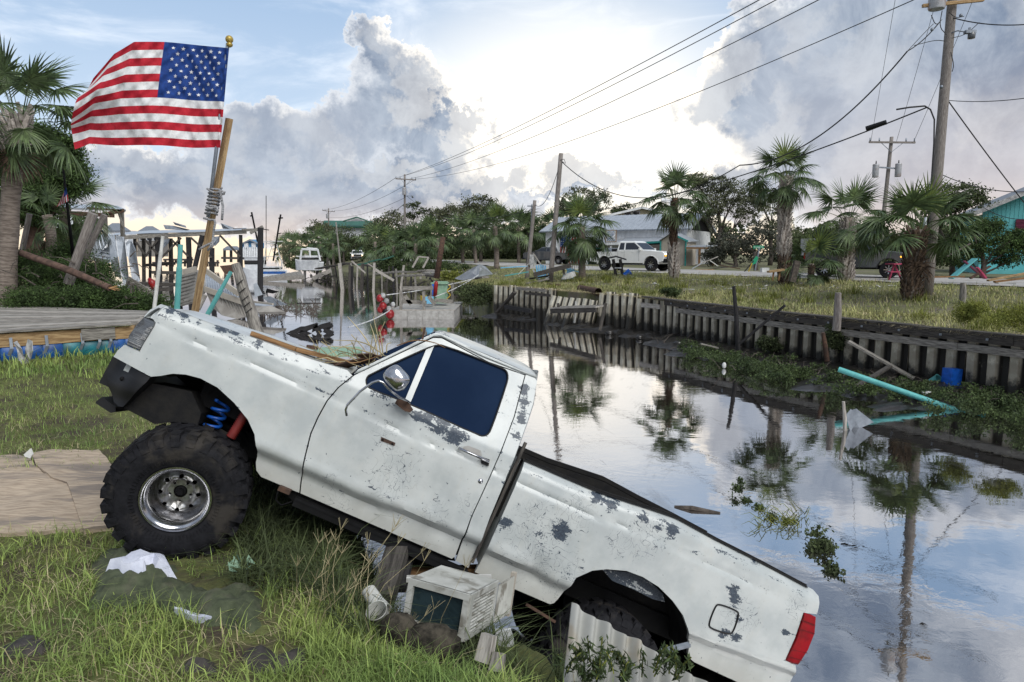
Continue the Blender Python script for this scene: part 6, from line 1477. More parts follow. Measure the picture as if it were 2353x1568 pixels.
def text(s_, loc, size, rz, mat, parent, name='lettering', rx=PI / 2, origin=None, width=None):
 cu = bpy.data.curves.new(name, 'FONT'); cu.body = s_; cu.size = size; cu.align_x = 'CENTER'; cu.align_y = 'CENTER'; cu.extrude = .004
 o = bpy.data.objects.new(name, cu); C.objects.link(o); dg = bpy.context.evaluated_depsgraph_get(); me = bpy.data.meshes.new_from_object(o.evaluated_get(dg)); bpy.data.objects.remove(o); bpy.data.curves.remove(cu)
 me.materials.clear(); me.materials.append(MATS[mat]); o = bpy.data.objects.new(name, me); C.objects.link(o)
 if width:
  w_ = max(v.co.x for v in me.vertices) - min(v.co.x for v in me.vertices); o.scale = (width / w_, 1, 1)
 o.location = loc; o.rotation_euler = (rx, 0, rz)
 if parent: o.parent = parent; o.location = Vector(loc) - Vector(ORIG.get(parent.name, (0, 0, 0)))
 return o
sw = (sb[0] - sa[0]); sm = (sa[0] + sb[0]) / 2; shh = sa[1] - sb[1]
for tx, fz, fs, fw in (('WILD CAUGHT', .86, .15, .7), ('SEAFOOD', .66, .2, .7), ('& BAIT', .50, .16, .4), ('352-498-2917', .29, .17, .62), ('SHRIMP, FISH, OYSTERS & CRABS', .12, .11, .86)):
 text(tx, F.p(sm, -1.945, sb[1] + shh * fz), fs * shh, F.rz, 'letter_blue', sg, width=sw * fw)
# shed extension on the right with its own gable
sh = root('tan_shed', 'tan gabled shed with teal trim joined to the right end of the metal building', 'shed', tuple(F.p(12, -3, 0)))
g0 = onwall(*cf([(1600, 400)])[0], -3.6); g1 = onwall(*cf([(1890, 400)])[0], -3.6); pk = onwall(*cf([(1722, 238)])[0], -3.6); el_ = onwall(*cf([(1600, 322)])[0], -3.6); er_ = onwall(*cf([(1900, 322)])[0], -3.6)
q = [(g0[0], -3.6, -.2), (g1[0], -3.6, -.2), (g1[0], -3.6, er_[1] - .1), (pk[0], -3.6, pk[1] - .1), (g0[0], -3.6, el_[1] - .1)]
mb = MB(); P_ = [F.p(*a) for a in q]; slab(mb, P_, .12); mb.build('gable_wall', 'tan_siding', sh)
ribs(F, g0[0] + .15, g1[0] - .15, .3, -3.6, -.1, min(el_[1], er_[1]) - .12, 'batten', 'tan_siding', sh, .03, .02)
bl_ = onwall(*cf([(1080, 318)])[0], -.9)
mb = MB(); slab2(mb, [F.p(g0[0] - 5.2, -1.0, el_[1] - .02), F.p(g0[0] - .0, -3.9, el_[1]), F.p(pk[0], -3.9, pk[1]), F.p(pk[0] - .2, -.05, pk[1] - .02), F.p(g0[0] - 4.6, -.05, pk[1] - .05)], .07) if 0 else slab2(mb, [F.p(g0[0] - .15, -3.95, el_[1] - .05), F.p(pk[0], -3.95, pk[1]), F.p(pk[0], -.05, pk[1]), F.p(g0[0] - .15, -.05, el_[1] - .05)], .07); mb.build('roof', 'galv', sh)
mb = MB(); slab2(mb, [F.p(pk[0], -3.95, pk[1]), F.p(g1[0] + .3, -3.95, er_[1] - .1), F.p(g1[0] + .3, -.05, er_[1] - .1), F.p(pk[0], -.05, pk[1])], .07); mb.build('roof', 'galv', sh)
mb = MB(); slab2(mb, [F.p(g0[0] - 5.4, -1.9, el_[1] - .25), F.p(g0[0] - .16, -3.4, el_[1] - .12), F.p(g0[0] - .16, -.06, pk[1] - .35), F.p(g0[0] - 5.0, -.06, pk[1] - .35)], .07); mb.build('side_roof', 'galv', sh)
mb = MB(); mb.bar(F.p(g0[0] - 5.4, -1.93, el_[1] - .36), F.p(g0[0] - .16, -3.43, el_[1] - .22), .05, .2); mb.build('side_fascia', 'teal_trim', sh)
for (a, b) in (((pk[0], pk[1]), (g1[0] + .35, er_[1] - .12)),):
 mb = MB(); mb.bar(F.p(a[0], -3.98, a[1] - .05), F.p(b[0], -3.98, b[1] - .05), .05, .16); mb.build('rake_trim', 'teal_trim', sh)
mb = MB(); fbox(mb, F, g1[0] - .02, g1[0] + .1, -3.75, -3.62, -.2, er_[1] - .15); mb.build('corner_trim', 'teal_trim', sh)
mb = MB(); fbox(mb, F, g0[0] - .08, g0[0] + .04, -3.75, -3.62, -.2, el_[1] - .1); mb.build('corner_trim', 'teal_trim', sh)
mb = MB(); fbox(mb, F, g1[0] - .12, g1[0], -3.5, -.1, -.2, er_[1] - .2); fbox(mb, F, g0[0], g0[0] + .1, -3.4, -.1, -.2, el_[1] - .2); mb.build('side_wall', 'tan_siding', sh)
mb = MB(); fbox(mb, F, g0[0] - 3.2, g0[0] - .1, -.12, -.06, 1.4, 2.5); mb.build('window', 'glass_dark', sh)
# lean-to right of the shed
lt = root('lean_to', 'open lean-to with thin roof and wooden post right of the tan shed', 'lean-to', tuple(F.p(15, -4, 0)))
l0 = onwall(*cf([(1895, 400)])[0], -4.5); l1 = onwall(*cf([(2165, 400)])[0], -4.5); lp = onwall(*cf([(2050, 500)])[0], -4.5)
mb = MB(); fslab(mb, F, [(l0[0], -4.5, l0[1]), (l1[0], -4.5, l0[1] - .05), (l1[0], -1.5, l0[1] + .15), (l0[0], -1.5, l0[1] + .15)], .08); mb.build('roof', 'galv', lt)
mb = MB(); mb.bar(F.p(l0[0], -4.45, l0[1] - .15), F.p(l1[0], -4.45, l0[1] - .2), .1, .16); mb.build('beam', 'brown_wood', lt)
for x, y in ((lp[0], -4.4), (l1[0] - .3, -1.7), (l0[0] + .5, -1.7)): mb = MB(); fbox(mb, F, x - .08, x + .08, y - .08, y + .08, -.2, l0[1] - .1); mb.build('post', 'brown_wood', lt)
# cream building behind
cbF = Frame((10.5, 100, far_z(10, 100)), F.rz); cr = root('cream_building', 'cream low-gabled building showing above the metal roof', 'building', tuple(cbF.o))
gl_ = aty(1402, 495, 100); gr_ = aty(1560, 500, 100); gp = aty(1473, 478, 100)
mb = MB(); slab(mb, [Vector((gl_.x, 100, -.2)), Vector((gr_.x + 2, 100, -.2)), Vector((gr_.x + 2, 100, gr_.z)), Vector((gp.x, 100, gp.z)), Vector((gl_.x, 100, gl_.z))], .3); mb.build('gable_wall', 'cream', cr)
mb = MB(); slab2(mb, [Vector((gl_.x - 1.2, 99.2, gl_.z - .1)), Vector((gp.x, 99.2, gp.z + .1)), Vector((gp.x, 108, gp.z + .1)), Vector((gl_.x - 1.2, 108, gl_.z - .1))], .25); mb.build('roof', 'grey_roof', cr)
mb = MB(); slab2(mb, [Vector((gp.x, 99.2, gp.z + .1)), Vector((gr_.x + 3, 99.2, gr_.z - .2)), Vector((gr_.x + 3, 108, gr_.z - .2)), Vector((gp.x, 108, gp.z + .1))], .25); mb.build('roof', 'grey_roof', cr)
mb = MB(); mb.bar(Vector((gl_.x - 1.2, 99.15, gl_.z - .25)), Vector((gp.x, 99.15, gp.z - .02)), .08, .3); mb.bar(Vector((gr_.x + 3, 99.15, gr_.z - .35)), Vector((gp.x, 99.15, gp.z - .02)), .08, .3); mb.build('fascia', 'white_paint', cr)
for x in (1442, 1462): p = aty(x, 491, 99.9); mb = MB(); mb.box(p, (1.1, .1, .8)); wo = mb.build('window', 'white_paint', cr); mb = MB(); mb.box(p - Vector((0, .06, 0)), (.9, .04, .6)); mb.build('pane', 'glass_dark', wo)
# ---- teal house at the right edge
tF = Frame((aty(2250, 630, 43).x, 43, far_z(29, 43)), R(-22)); th = root('teal_house', 'turquoise board-sided house with maroon louvered shutters at the right edge', 'house', tuple(tF.o))
def tw(px, py, yo=0.):
 d = ray(px, py); P0_ = tF.p(0, yo, 0); t = (P0_ - CAM).dot(tF.ey) / d.dot(tF.ey); W = CAM + d * t - tF.o; return W.dot(tF.ex), W.z
e0 = tw(2250, 482); e1 = tw(2353, 440); xe = tw(2253, 560)[0]; slope = (e1[1] - e0[1]) / (e1[0] - e0[0]); XR = xe + 8
mb = MB(); slab(mb, [tF.p(xe, 0, -.2), tF.p(XR, 0, -.2), tF.p(XR, 0, e0[1] + slope * (XR - e0[0]) - .15), tF.p(xe, 0, e0[1] + slope * (xe - e0[0]) - .15)], .2); mb.build('wall', 'teal_house', th)
mb = MB(); fbox(mb, tF, xe, xe + .2, .2, 7, -.2, e0[1] - .3); mb.build('wall', 'teal_house', th)
mb = MB(); slab2(mb, [tF.p(xe - .6, -.7, e0[1] + slope * (xe - .6 - e0[0])), tF.p(XR, -.7, e0[1] + slope * (XR - e0[0])), tF.p(XR, 7, e0[1] + slope * (XR - e0[0])), tF.p(xe - .6, 7, e0[1] + slope * (xe - .6 - e0[0]))], .2); mb.build('roof', 'grey_roof', th)
mb = MB(); mb.bar(tF.p(xe - .62, -.73, e0[1] + slope * (xe - .6 - e0[0]) - .1), tF.p(XR, -.73, e0[1] + slope * (XR - e0[0]) - .1), .05, .26); mb.build('fascia', 'foam', th)
for k in range(26):
 x = xe + .1 + k * .22; mb = MB(); zt_ = e0[1] + slope * (x - e0[0]) - .35
 fbox(mb, tF, x - .012, x + .012, -.018, -.0, 0.95, zt_); o = mb.build('batten', 'teal_trim' if 0 else 'teal_house', th)
za = tw(2300, 553)[1]; mb = MB(); fbox(mb, tF, xe, XR, -.05, -.0, za - .03, za + .03); mb.build('band', 'teal_house', th)
mb = MB(); zq = tw(2300, 620)[1]; fbox(mb, tF, xe - .1, XR, -.6, -.02, zq - .25, zq); mb.build('deck', 'teal_house', th)
for (xa, xb_, ya, yb) in ((2241, 2264, 505, 532), (2334, 2362, 505, 530)):
 a = tw(xa, ya); b = tw(xb_, yb); mb = MB(); fbox(mb, tF, a[0], b[0], -.05, -.02, b[1], a[1]); shb = mb.build('shutter', 'maroon', th); n_ = 8
 for k in range(n_): z = b[1] + (a[1] - b[1]) * (k + .5) / n_; mb = MB(); mb.box(tF.p((a[0] + b[0]) / 2, -.08, z), (b[0] - a[0], .06, .05), rz=tF.rz, rx=0); mb.build('slat', 'maroon', shb)
# wreckage of its porch
for i, ((a, b), Y, w_, mt, lb) in enumerate([((( 2185, 640), (2240, 595)), 30, .35, 'teal_house', 'long turquoise board leaning in the wreckage by the teal house'), (((2215, 600), (2262, 640)), 30, .12, 'maroon', 'maroon board fallen across the turquoise one'), (((2230, 640), (2275, 612)), 29.5, .14, 'rust', 'rusty brown beam lying in front of the teal house'),
 (((2265, 640), (2245, 615)), 29, .16, 'pink_paint', 'pink board standing in the porch wreckage'), (((2130, 637), (2212, 636)), 29, .3, 'brown_wood', 'low brown timber platform behind the big palm'), (((2270, 645), (2400, 620)), 24, .14, 'tan_wood', 'long tan plank lying at the right edge beyond the road'), (((2285, 648), (2400, 634)), 23.5, .12, 'brown_wood', 'brown plank under the tan one at the right edge'),
 (((2290, 650), (2330, 652)), 23.8, .2, 'white_paint', 'white sheet under the brown plank at the right edge'), (((2175, 590), (2230, 560)), 31, .07, 'bark', 'bare broken branch in front of the teal house')]):
 mb = MB(); mb.bar(aty(*a, Y), aty(*b, Y), w_, .06); simple('branch' if 'branch' in lb else 'board', mb, mt, lb, 'branch' if 'branch' in lb else 'board')
# ---- green-roofed house far off
gh = root('green_roof_house', 'large house with a green metal roof showing over the far trees', 'house', tuple(aty(800, 590, 150)))
P_ = lambda x, y, Y=150: aty(x, y, Y)
mb = MB(); slab(mb, [P_(742, 506), P_(858, 508), P_(850, 520), P_(748, 520)], 1.);
mb = MB(); slab2(mb, [P_(738, 520), P_(862, 521), P_(856, 508, 156), P_(745, 507, 156)], .3); mb.build('roof', 'green_roof', gh)
mb = MB(); slab(mb, [P_(790, 509, 149.5), P_(820, 500, 149.5), P_(845, 508, 149.5)], .5); mb.build('gable', 'white_paint', gh)
mb = MB(); mb.bar(P_(788, 509, 149), P_(820, 499.4, 149), .3, .25); mb.bar(P_(847, 509, 149), P_(820, 499.4, 149), .3, .25); mb.build('gable_roof', 'green_roof', gh)
mb = MB(); c = P_(800, 560, 154); mb.box(c, (9.5, 6, 7.6)); mb.build('wall', 'white_paint', gh)
# ================================================================ VEHICLES
def profile_solid(mb, prof, W, tuck=.04, zt=None):
 """closed side profile (x,z) extruded across the width with a rounded flank"""
 n = len(prof); ys = [-W / 2, -W / 2 + .03, W / 2 - .03, W / 2]; i = len(mb.v)
 cx = sum(p[0] for p in prof) / n; cz = sum(p[1] for p in prof) / n
 for y in ys:
  k = 1. if abs(y) < W / 2 - .001 else .985
  for (x, z) in prof: mb.v.append((cx + (x - cx) * k, y, cz + (z - cz) * k))
 for r_ in range(3):
  for j in range(n): mb.face((i + r_ * n + j, i + (r_ + 1) * n + j, i + (r_ + 1) * n + (j + 1) % n, i + r_ * n + (j + 1) % n))
 for r_, rev in ((0, False), (3, True)):
  vo, eo, fo, _, _, _ = delaunay_2d_cdt([Vector(p) for p in prof], [(k, (k + 1) % n) for k in range(n)], [], 0, 1e-6)
  for f_ in fo:
   c = sum((vo[q] for q in f_), Vector((0, 0))) / 3
   if inpoly(c.x, c.y, prof): mb.face([i + r_ * n + q for q in (f_ if not rev else f_[::-1])])
def arch_pts(cx, cz, r, n=9, a0=PI, a1=0.): return [(cx + r * math.cos(a0 + (a1 - a0) * k / (n - 1)), cz + r * math.sin(a0 + (a1 - a0) * k / (n - 1))) for k in range(n)]
def far_wheel(parent, x, y, r, rimmat):
 s_ = 1 if y > 0 else -1; wo = bpy.data.objects.new('wheel', None); C.objects.link(wo); wo.parent = parent; wo.location = (x, y, r)
 mb = MB(); mb.lathe([(r * .55, -.13), (r * .93, -.13), (r, -.09), (r, .09), (r * .93, .13), (r * .55, .13)], (0, 0, 0), (0, 1, 0), 28); mb.build('tyre', 'rubber', wo, True, 40)
 mb = MB(); mb.lathe([(r * .56, .125 * s_), (r * .5, .09 * s_), (0, .07 * s_)], (0, 0, 0), (0, 1, 0), 24); ri = mb.build('rim', 'black_plastic' if rimmat != 'chrome' else 'black_metal', wo, True)
 for k in range(8):
  a = 2 * PI * k / 8; mb = MB(); mb.bar((0, .10 * s_, 0), (r * .52 * math.cos(a), .125 * s_, r * .52 * math.sin(a)), .05, .03, up=(0, 1, 0), taper=1.2); o = mb.build('spoke', rimmat, wo)
def pickup(label, pos, heading, mat, L=5.8, W=2.03, Hc=1.92, r=.43, bull=False, suv=False, lights=False, group=None, cat='pickup truck', tail=False, rim='dull_chrome', name='pickup_truck'):
 """x forward from the rear bumper; heading = direction of travel (world angle)"""
 t_ = root(name, label, cat, (0, 0, 0), group, world=False); wr_, wf = L * .215, L * .835; zb_, zh = r + .16, r + .88; ra = r + .09
 prof = [(.06, zb_ + .05), (wr_ - ra, zb_ - .04)] + arch_pts(wr_, r + .04, ra) + [(wr_ + ra, zb_ - .06), (wf - ra, zb_ - .06)] + arch_pts(wf, r + .04, ra) + [(wf + ra, zb_), (L - .06, zb_ + .08), (L, zb_ + .3), (L - .02, zh - .10), (L - .12, zh - .02), (L * .70, zh + .10)]
 x_b = L * .385
 if suv: prof += [(.06, zh + .06)]
 else: prof += [(x_b, zh + .09), (x_b - .01, zh + .0), (.04, zh - .02)]
 mb = MB(); profile_solid(mb, prof, W); mb.build('body', mat, t_, True, 30)
 # cabin
 cb0 = (.05 if suv else x_b); base = [(cb0, zh + .05), (L * .735, zh + .08)]; roofx = [(cb0 + (.10 if suv else .12), Hc), (L * .60, Hc)]
 def q(x, z, s_): k = (z - base[0][1]) / (Hc - base[0][1]); return (x, s_ * (W / 2 - .05 - .16 * k), z)
 mb = MB(); B = [q(base[0][0], base[0][1], -1), q(base[1][0], base[1][1], -1), q(base[1][0], base[1][1], 1), q(base[0][0], base[0][1], 1)]; T_ = [q(roofx[0][0], Hc, -1), q(roofx[1][0], Hc, -1), q(roofx[1][0], Hc, 1), q(roofx[0][0], Hc, 1)]
 i = 0; mb.v += B + T_
 for f_ in ((0, 1, 5, 4), (1, 2, 6, 5), (2, 3, 7, 6), (3, 0, 4, 7)): mb.face(f_)
 mb.v += [(x + (.06 if k in (0, 3) else -.1), y * .9, z + .045) for k, (x, y, z) in enumerate(T_)]
 for k in range(4): mb.face((4 + k, 4 + (k + 1) % 4, 8 + (k + 1) % 4, 8 + k))
 mb.face((8, 9, 10, 11)); mb.build('cab', 'black_plastic' if suv and mat == 'car_dark' else mat, t_, True, 25)
 def glass(pts, nm='window'):
  c = sum((Vector(p) for p in pts), Vector()) / len(pts); n = (Vector(pts[1]) - Vector(pts[0])).cross(Vector(pts[2]) - Vector(pts[0])).normalized()
  if n.dot(c - Vector((L * .5, 0, 1.2))) < 0: n = -n
  mb = MB(); mb.poly([Vector(p) + n * .012 for p in pts]); mb.build(nm, 'glass_dark', t_)
 za, zc = zh + .13, Hc - .09
 fx = lambda z: base[1][0] + (roofx[1][0] - base[1][0]) * (z - base[1][1]) / (Hc - base[1][1]); bx = lambda z: base[0][0] + (roofx[0][0] - base[0][0]) * (z - base[0][1]) / (Hc - base[0][1])
 for s_ in (-1, 1):
  m1 = L * .475; m2 = L * .49
  glass([q(fx(za) - .12, za, s_), q(m2 + .03, za, s_), q(m2 + .03, zc, s_), q(fx(zc) - .10, zc, s_)])
  glass([q(m1 - .0, za, s_), q(bx(za) + (.75 if suv else .12), za, s_), q(bx(zc) + (.75 if suv else .10), zc, s_), q(m1, zc, s_)])
  if suv: glass([q(bx(za) + .66, za, s_), q(bx(za) + .1, za, s_), q(bx(zc) + .1, zc, s_), q(bx(zc) + .66, zc, s_)])
 glass([q(fx(za), za, -.92), q(fx(za), za, .92), q(fx(zc), zc, .92), q(fx(zc), zc, -.92)], 'windshield'); glass([q(bx(za), za, -.85), q(bx(za), za, .85), q(bx(zc), zc, .85), q(bx(zc), zc, -.85)], 'rear_window')
 for s_ in (-1, 1):
  for x in (wr_, wf): far_wheel(t_, x, s_ * (W / 2 - .12), r, rim)
  mb = MB(); mb.box((L * .70, s_ * (W / 2 + .10), zh + .16), (.10, .2, .16)); mb.build('mirror', mat, t_)
  mb = MB(); mb.box((L - .06, s_ * (W / 2 - .20), zh - .22), (.14, .34, .22 if not suv else .2)); mb.build('headlight', 'lens_clear', t_)
  if lights: mb = MB(); mb.box((L + .02, s_ * (W / 2 - .20), zh - .17), (.02, .24, .08)); mb.build('headlight', 'headlamp_on', t_); mb = MB(); mb.box((L + .02, s_ * (W / 2 - .20), zh - .29), (.02, .24, .06)); mb.build('turn_signal', 'marker_on', t_)
  mb = MB(); mb.box((.05, s_ * (W / 2 - .07), zh - .2), (.10, .13, .34)); mb.build('tail_light', 'tail_red', t_)
  for x in (L * .40, L * .485, L * .68): mb = MB(); mb.box((x, s_ * (W / 2 + .001), zh - .28), (.012, .006, .75)); mb.build('door_seam', 'black_plastic', t_)
  for x in (L * .465, L * .60)[:2]: mb = MB(); mb.box((x, s_ * (W / 2 + .01), zh - .02), (.16, .03, .03)); mb.build('handle', mat, t_)
  for x in (wr_, wf): mb = MB(); mb.tube([(p[0], s_ * (W / 2 - .0), p[1]) for p in arch_pts(x, r + .04, ra + .02)], .025, 5); mb.build('wheel_arch', 'black_plastic' if mat != 'car_white' else mat, t_)
 mb = MB(); mb.box((L - .04, 0, zh - .24), (.14, W - .82, .34)); gr_2 = mb.build('grille', 'black_plastic', t_)
 if suv:
  for k in range(7): mb = MB(); mb.box((L + .035, (k - 3) * .11, zh - .24), (.02, .045, .3)); mb.build('grille_slot', 'dull_chrome', t_)
 else:
  for k in range(3): mb = MB(); mb.box((L + .035, 0, zh - .35 + k * .11), (.02, W - .86, .025)); mb.build('grille_bar', 'chrome', t_)
 mb = MB(); mb.box((L + .02, 0, zb_ + .10), (.22, W - .04, .26)); mb.build('bumper', 'black_plastic', t_); mb = MB(); mb.box((-.02, 0, zb_ + .08), (.2, W - .06, .2)); mb.build('bumper', 'chrome' if tail else 'black_plastic', t_)
 mb = MB(); mb.box((L * .5, 0, zb_ - .05), (L * .8, W - .5, .2)); mb.build('chassis', 'black_metal', t_)
 if tail:
  mb = MB(); mb.box((.02, 0, zh - .22), (.03, W - .36, .40)); mb.build('tailgate', 'black_plastic', t_); mb = MB(); mb.box((-.125, .0, zb_ + .10), (.01, .32, .16)); mb.build('number_plate', 'letter_white', t_)
 if bull:
  bb_ = []
  for s_ in (-1, 1):
   for yy in (.36, .88): mb = MB(); mb.tube([(L + .14, s_ * yy * W / 2.05, zb_ + .0), (L + .18, s_ * yy * W / 2.05, zh + .0)], .035, 6); mb.build('bull_bar', 'black_metal', t_, True)
  for z in (zh + .0, zh - .22, zh - .45, zb_ + .25): mb = MB(); mb.tube([(L + .17, -W * .44, z), (L + .17, W * .44, z)], .028, 6); mb.build('bull_bar', 'black_metal', t_, True)
 t_.location = pos; t_.rotation_euler = (0, 0, heading); return t_
def vplace(bx, by, heading, L): p = farpt(bx, by); return Vector((p.x, p.y, far_z(p.x, p.y) + .055)) - Vector((math.cos(heading), math.sin(heading), 0)) * L * .5
hd = math.atan2(-.62, .80); wp_ = pickup('white four-door pickup with black bull bar and lights on, driving along the road', vplace(1452, 624.5, hd, 5.8), hd, 'car_white', 5.8, 2.05, 2.02, .46, bull=True, lights=True, cat='pickup truck')
for (c_, s_, mt) in (((1.0, .25, 1.45), (.9, .7, .30), 'galv_dull'), ((1.9, -.2, 1.42), (.5, 1.0, .22), 'black_plastic')): mb = MB(); mb.box(c_, s_); mb.build('cargo_box', mt, wp_)
hd = math.atan2(.50, -.86); pickup('dark charcoal pickup parked beside the flag wall, tail towards the water', vplace(1262, 609, hd, 5.4), hd, 'car_dark', 5.4, 1.9, 1.80, .39, tail=True)
hd = math.atan2(-.50, .86); jp = pickup('dark boxy off-road car with slotted grille stopped behind the palms', vplace(1962, 640, hd, 4.8), hd, 'car_dark', 4.8, 1.95, 1.92, .43, suv=True, lights=False, cat='off-road car', name='offroad_car', rim='chrome')
for s_ in (-1, 1): mb = MB(); mb.box((4.55, s_ * .93, 1.08), (.14, .12, .07)); mb.build('turn_signal', 'marker_on', jp)
hd = math.atan2(-.97, .24); pickup('small far white pickup with headlights on coming down the shore road', Vector((aty(820, 596, 122).x, 122, far_z(aty(820, 596, 122).x, 122) + .05)), hd, 'car_white', 5.6, 2.0, 1.95, .42, lights=True)
# camper top behind the off-road car
mb = MB(); p = aty(1905, 560, 41); mb.box(p + Vector((0, 0, -.2)), (2.4, 2., 1.0), rz=.2); simple('camper_shell', mb, 'glass_dark' if 0 else 'foam', 'pale camper shell half hidden behind the palms left of the dark car', 'camper shell')

# ================================================================ UTILITY POLES AND WIRES
def upole(label, bot, top, r0, r1, mat='pole_wood', group='utility poles'):
 rt = root('utility_pole', label, 'utility pole', tuple(bot), group); mb = MB(); N_ = 8; b_ = Vector(bot) - Vector((0, 0, .2))
 mb.tube([b_.lerp(top, k / N_) for k in range(N_ + 1)], [r0 + (r1 - r0) * k / N_ for k in range(N_ + 1)], 14, True, .02); mb.build('shaft', mat, rt, True); return rt
def can(rt, c, r=.2, h=.75, mat='transformer'):
 mb = MB(); mb.lathe([(0, -h / 2), (r * .92, -h / 2), (r, -h / 2 + .05), (r, h / 2 - .08), (r * 1.05, h / 2 - .07), (r * .95, h / 2), (0, h / 2 + .04)], c, (0, 0, 1), 20); o = mb.build('transformer', mat, rt, True, 40)
 mb = MB(); mb.tube([Vector(c) + Vector((0, 0, h / 2)), Vector(c) + Vector((0, 0, h / 2 + .25))], [.05, .03], 8); mb.build('bushing', 'black_plastic', o, True)
def streetlight(rt, a, b, dirx=1):
 a = Vector(a); b = Vector(b); mb = MB(); mb.tube([a, a.lerp(b, .4) + Vector((0, 0, .06)), b], .022, 6); lo = mb.build('lamp_arm', 'galv_dull', rt, True)
 mb = MB(); mb.box(b + Vector((.1 * dirx, 0, 0)), (.34, .16, .10)); mb.tube([b + Vector((.08 * dirx, 0, .05)), b + Vector((.08 * dirx, 0, .14))], .04, 8); mb.build('lamp_head', 'galv_dull', lo); mb = MB(); mb.lathe([(.09, .04), (.12, -.04), (.11, -.16), (0, -.18)], b + Vector((.16 * dirx, 0, -.05)), (0, 0, 1), 12); mb.build('lamp_glass', 'lens_clear', lo, True)
WIRES = []
def wire(a, b, sag, r=.012, label=None, n=24):
 a = Vector(a); b = Vector(b); mb = MB(); mb.tube([a.lerp(b, k / n) - Vector((0, 0, sag * 4 * (k / n) * (1 - k / n))) for k in range(n + 1)], r, 4, False)
 return simple('wire', mb, 'wire', label, 'wire')
# big near pole (right)
UPb = farpt(2130, 678); UPt = aty(2196, -90, UPb.y + .05); up1 = upole('thick weathered utility pole with a street lamp and transformer at the right', UPb, UPt, .185, .14)
UY = UPb.y
can(up1, aty(2154, -8, UY - .28), .26, .82)
mb = MB(); mb.bar(aty(2120, 14, UY - .22), aty(2260, 0, UY - .22), .10, .10); mb.build('bracket', 'tan_wood', up1)
streetlight(up1, aty(2186, 76, UY - .1), aty(2222, 74, UY - .3))
mb = MB(); mb.bar(aty(2163, 285, UY - .02) + Vector((.16, 0, 0)), aty(2158, 315, UY) + Vector((.14, 0, 0)), .05, .04); mb.build('guard_strip', 'black_plastic', up1)
mb = MB(); mb.tube([aty(2127, 500, UY - .17), aty(2114, 690, UY - .17)], .05, 8); mb.build('conduit', 'galv', up1, True)
mb = MB(); mb.tube([aty(*p, UY - .22) for p in ((2060, 252), (2090, 247), (2125, 244), (2138, 252), (2147, 275), (2146, 330), (2140, 420), (2132, 520))], .028, 6); mb.build('riser_cable', 'wire', up1, True)
for i, L in enumerate([[(2140, 35), (2150, 60), (2165, 45)], [(2165, 25), (2158, 62), (2175, 80)], [(2145, 55), (2120, 80), (2085, 118)], [(2172, 95), (2150, 92), (2100, 105)], [(2180, 28), (2196, 42), (2215, 38)], [(2187, 88), (2220, 80), (2250, 52)], [(2185, 120), (2192, 150), (2188, 165)]]):
 mb = MB(); q = chaikin(L, 2, False); mb.tube([aty(*p, UY - .3) for p in q], .014, 4); mb.build('jumper', 'wire', up1)
for (x, y) in ((2142, 68), (2208, 36), (2163, 200)): mb = MB(); mb.sphere(aty(x, y, UY - .3), .06, 8, 6); mb.build('insulator', 'galv_dull', up1, True)
# two leaning poles mid-left
b1 = farpt(1264, 650); p1t = aty(1289, 353, b1.y); up2 = upole('tall dark bare pole leaning right between two palms on the bank', b1, p1t, .15, .12, 'dark_wood' if 0 else 'pole_wood')
mb = MB(); mb.tube([aty(*p, b1.y - .14) for p in ((1288, 368), (1296, 366), (1300, 376), (1292, 372))], .02, 5); mb.build('cable_clamp', 'wire', up2)
b2 = farpt(1210, 641); p2t = aty(1229, 461, b2.y); up3 = upole('shorter grey pole carrying a meter box, left of the tall dark one', b2, p2t, .15, .12)
mb = MB(); mb.box(aty(1222, 598, b2.y - .16), (.34, .14, .75), ry=.07); mb.build('meter_box', 'foam', up3); mb = MB(); mb.box(aty(1229, 603, b2.y - .10), (.22, .12, .6), ry=.07); mb.build('meter_box', 'white_plastic', up3)
mb = MB(); mb.bar(aty(1225, 583, b2.y - .1), aty(1270, 648, b2.y - 1.2), .16, .05); simple('board', mb, 'grey_wood', 'long grey board leaning from the meter-box pole down to the grass', 'board')
mb = MB(); mb.tube([aty(1222, 470, b2.y + .4), aty(1219, 585, b2.y + .4)], .04, 6); mb.box(aty(1218, 474, b2.y + .4), (.4, .1, .07)); mb.build('riser', 'galv_dull', up3)
# first crossarm pole
def crosspole(label, x, top, bot, Y, arm, r=.16, can_=None, lean=0):
 b_ = aty(x, bot, Y); b_.z = far_z(b_.x, Y); t_ = aty(x + lean, top, Y); rt = upole(label, b_, t_, r, r * .72); s_ = Y / FPX
 (xa, ya), (xb_, yb) = arm; mb = MB(); mb.bar(aty(xa, ya, Y - .2), aty(xb_, yb, Y - .2), .12, .13); mb.build('crossarm', 'pole_wood', rt)
 for f_ in (.02, .22, .80, .98):
  c = aty(xa, ya, Y - .2).lerp(aty(xb_, yb, Y - .2), f_); mb = MB(); mb.tube([c, c + Vector((0, 0, .32))], [.06, .04], 6); mb.build('insulator', 'galv_dull', rt, True)
 mb = MB(); c = (aty(xa, ya, Y - .2) + aty(xb_, yb, Y - .2)) / 2; mb.bar(c + (aty(xb_, yb, Y - .2) - c) * .5, c + Vector((0, 0, -.7)), .05, .03); mb.bar(c + (aty(xa, ya, Y - .2) - c) * .5, c + Vector((0, 0, -.7)), .05, .03); mb.build('brace', 'galv_dull', rt)
 if can_: can(rt, aty(*can_, Y - .3), .25, .9)
 return rt
cp1 = crosspole('crossarm utility pole with a grey transformer and lamp above the far grove', 930, 401, 600, 86, ((909, 411), (956, 414)), can_=(929, 440))
streetlight(cp1, aty(933, 452, 86), aty(945, 451, 85.5))
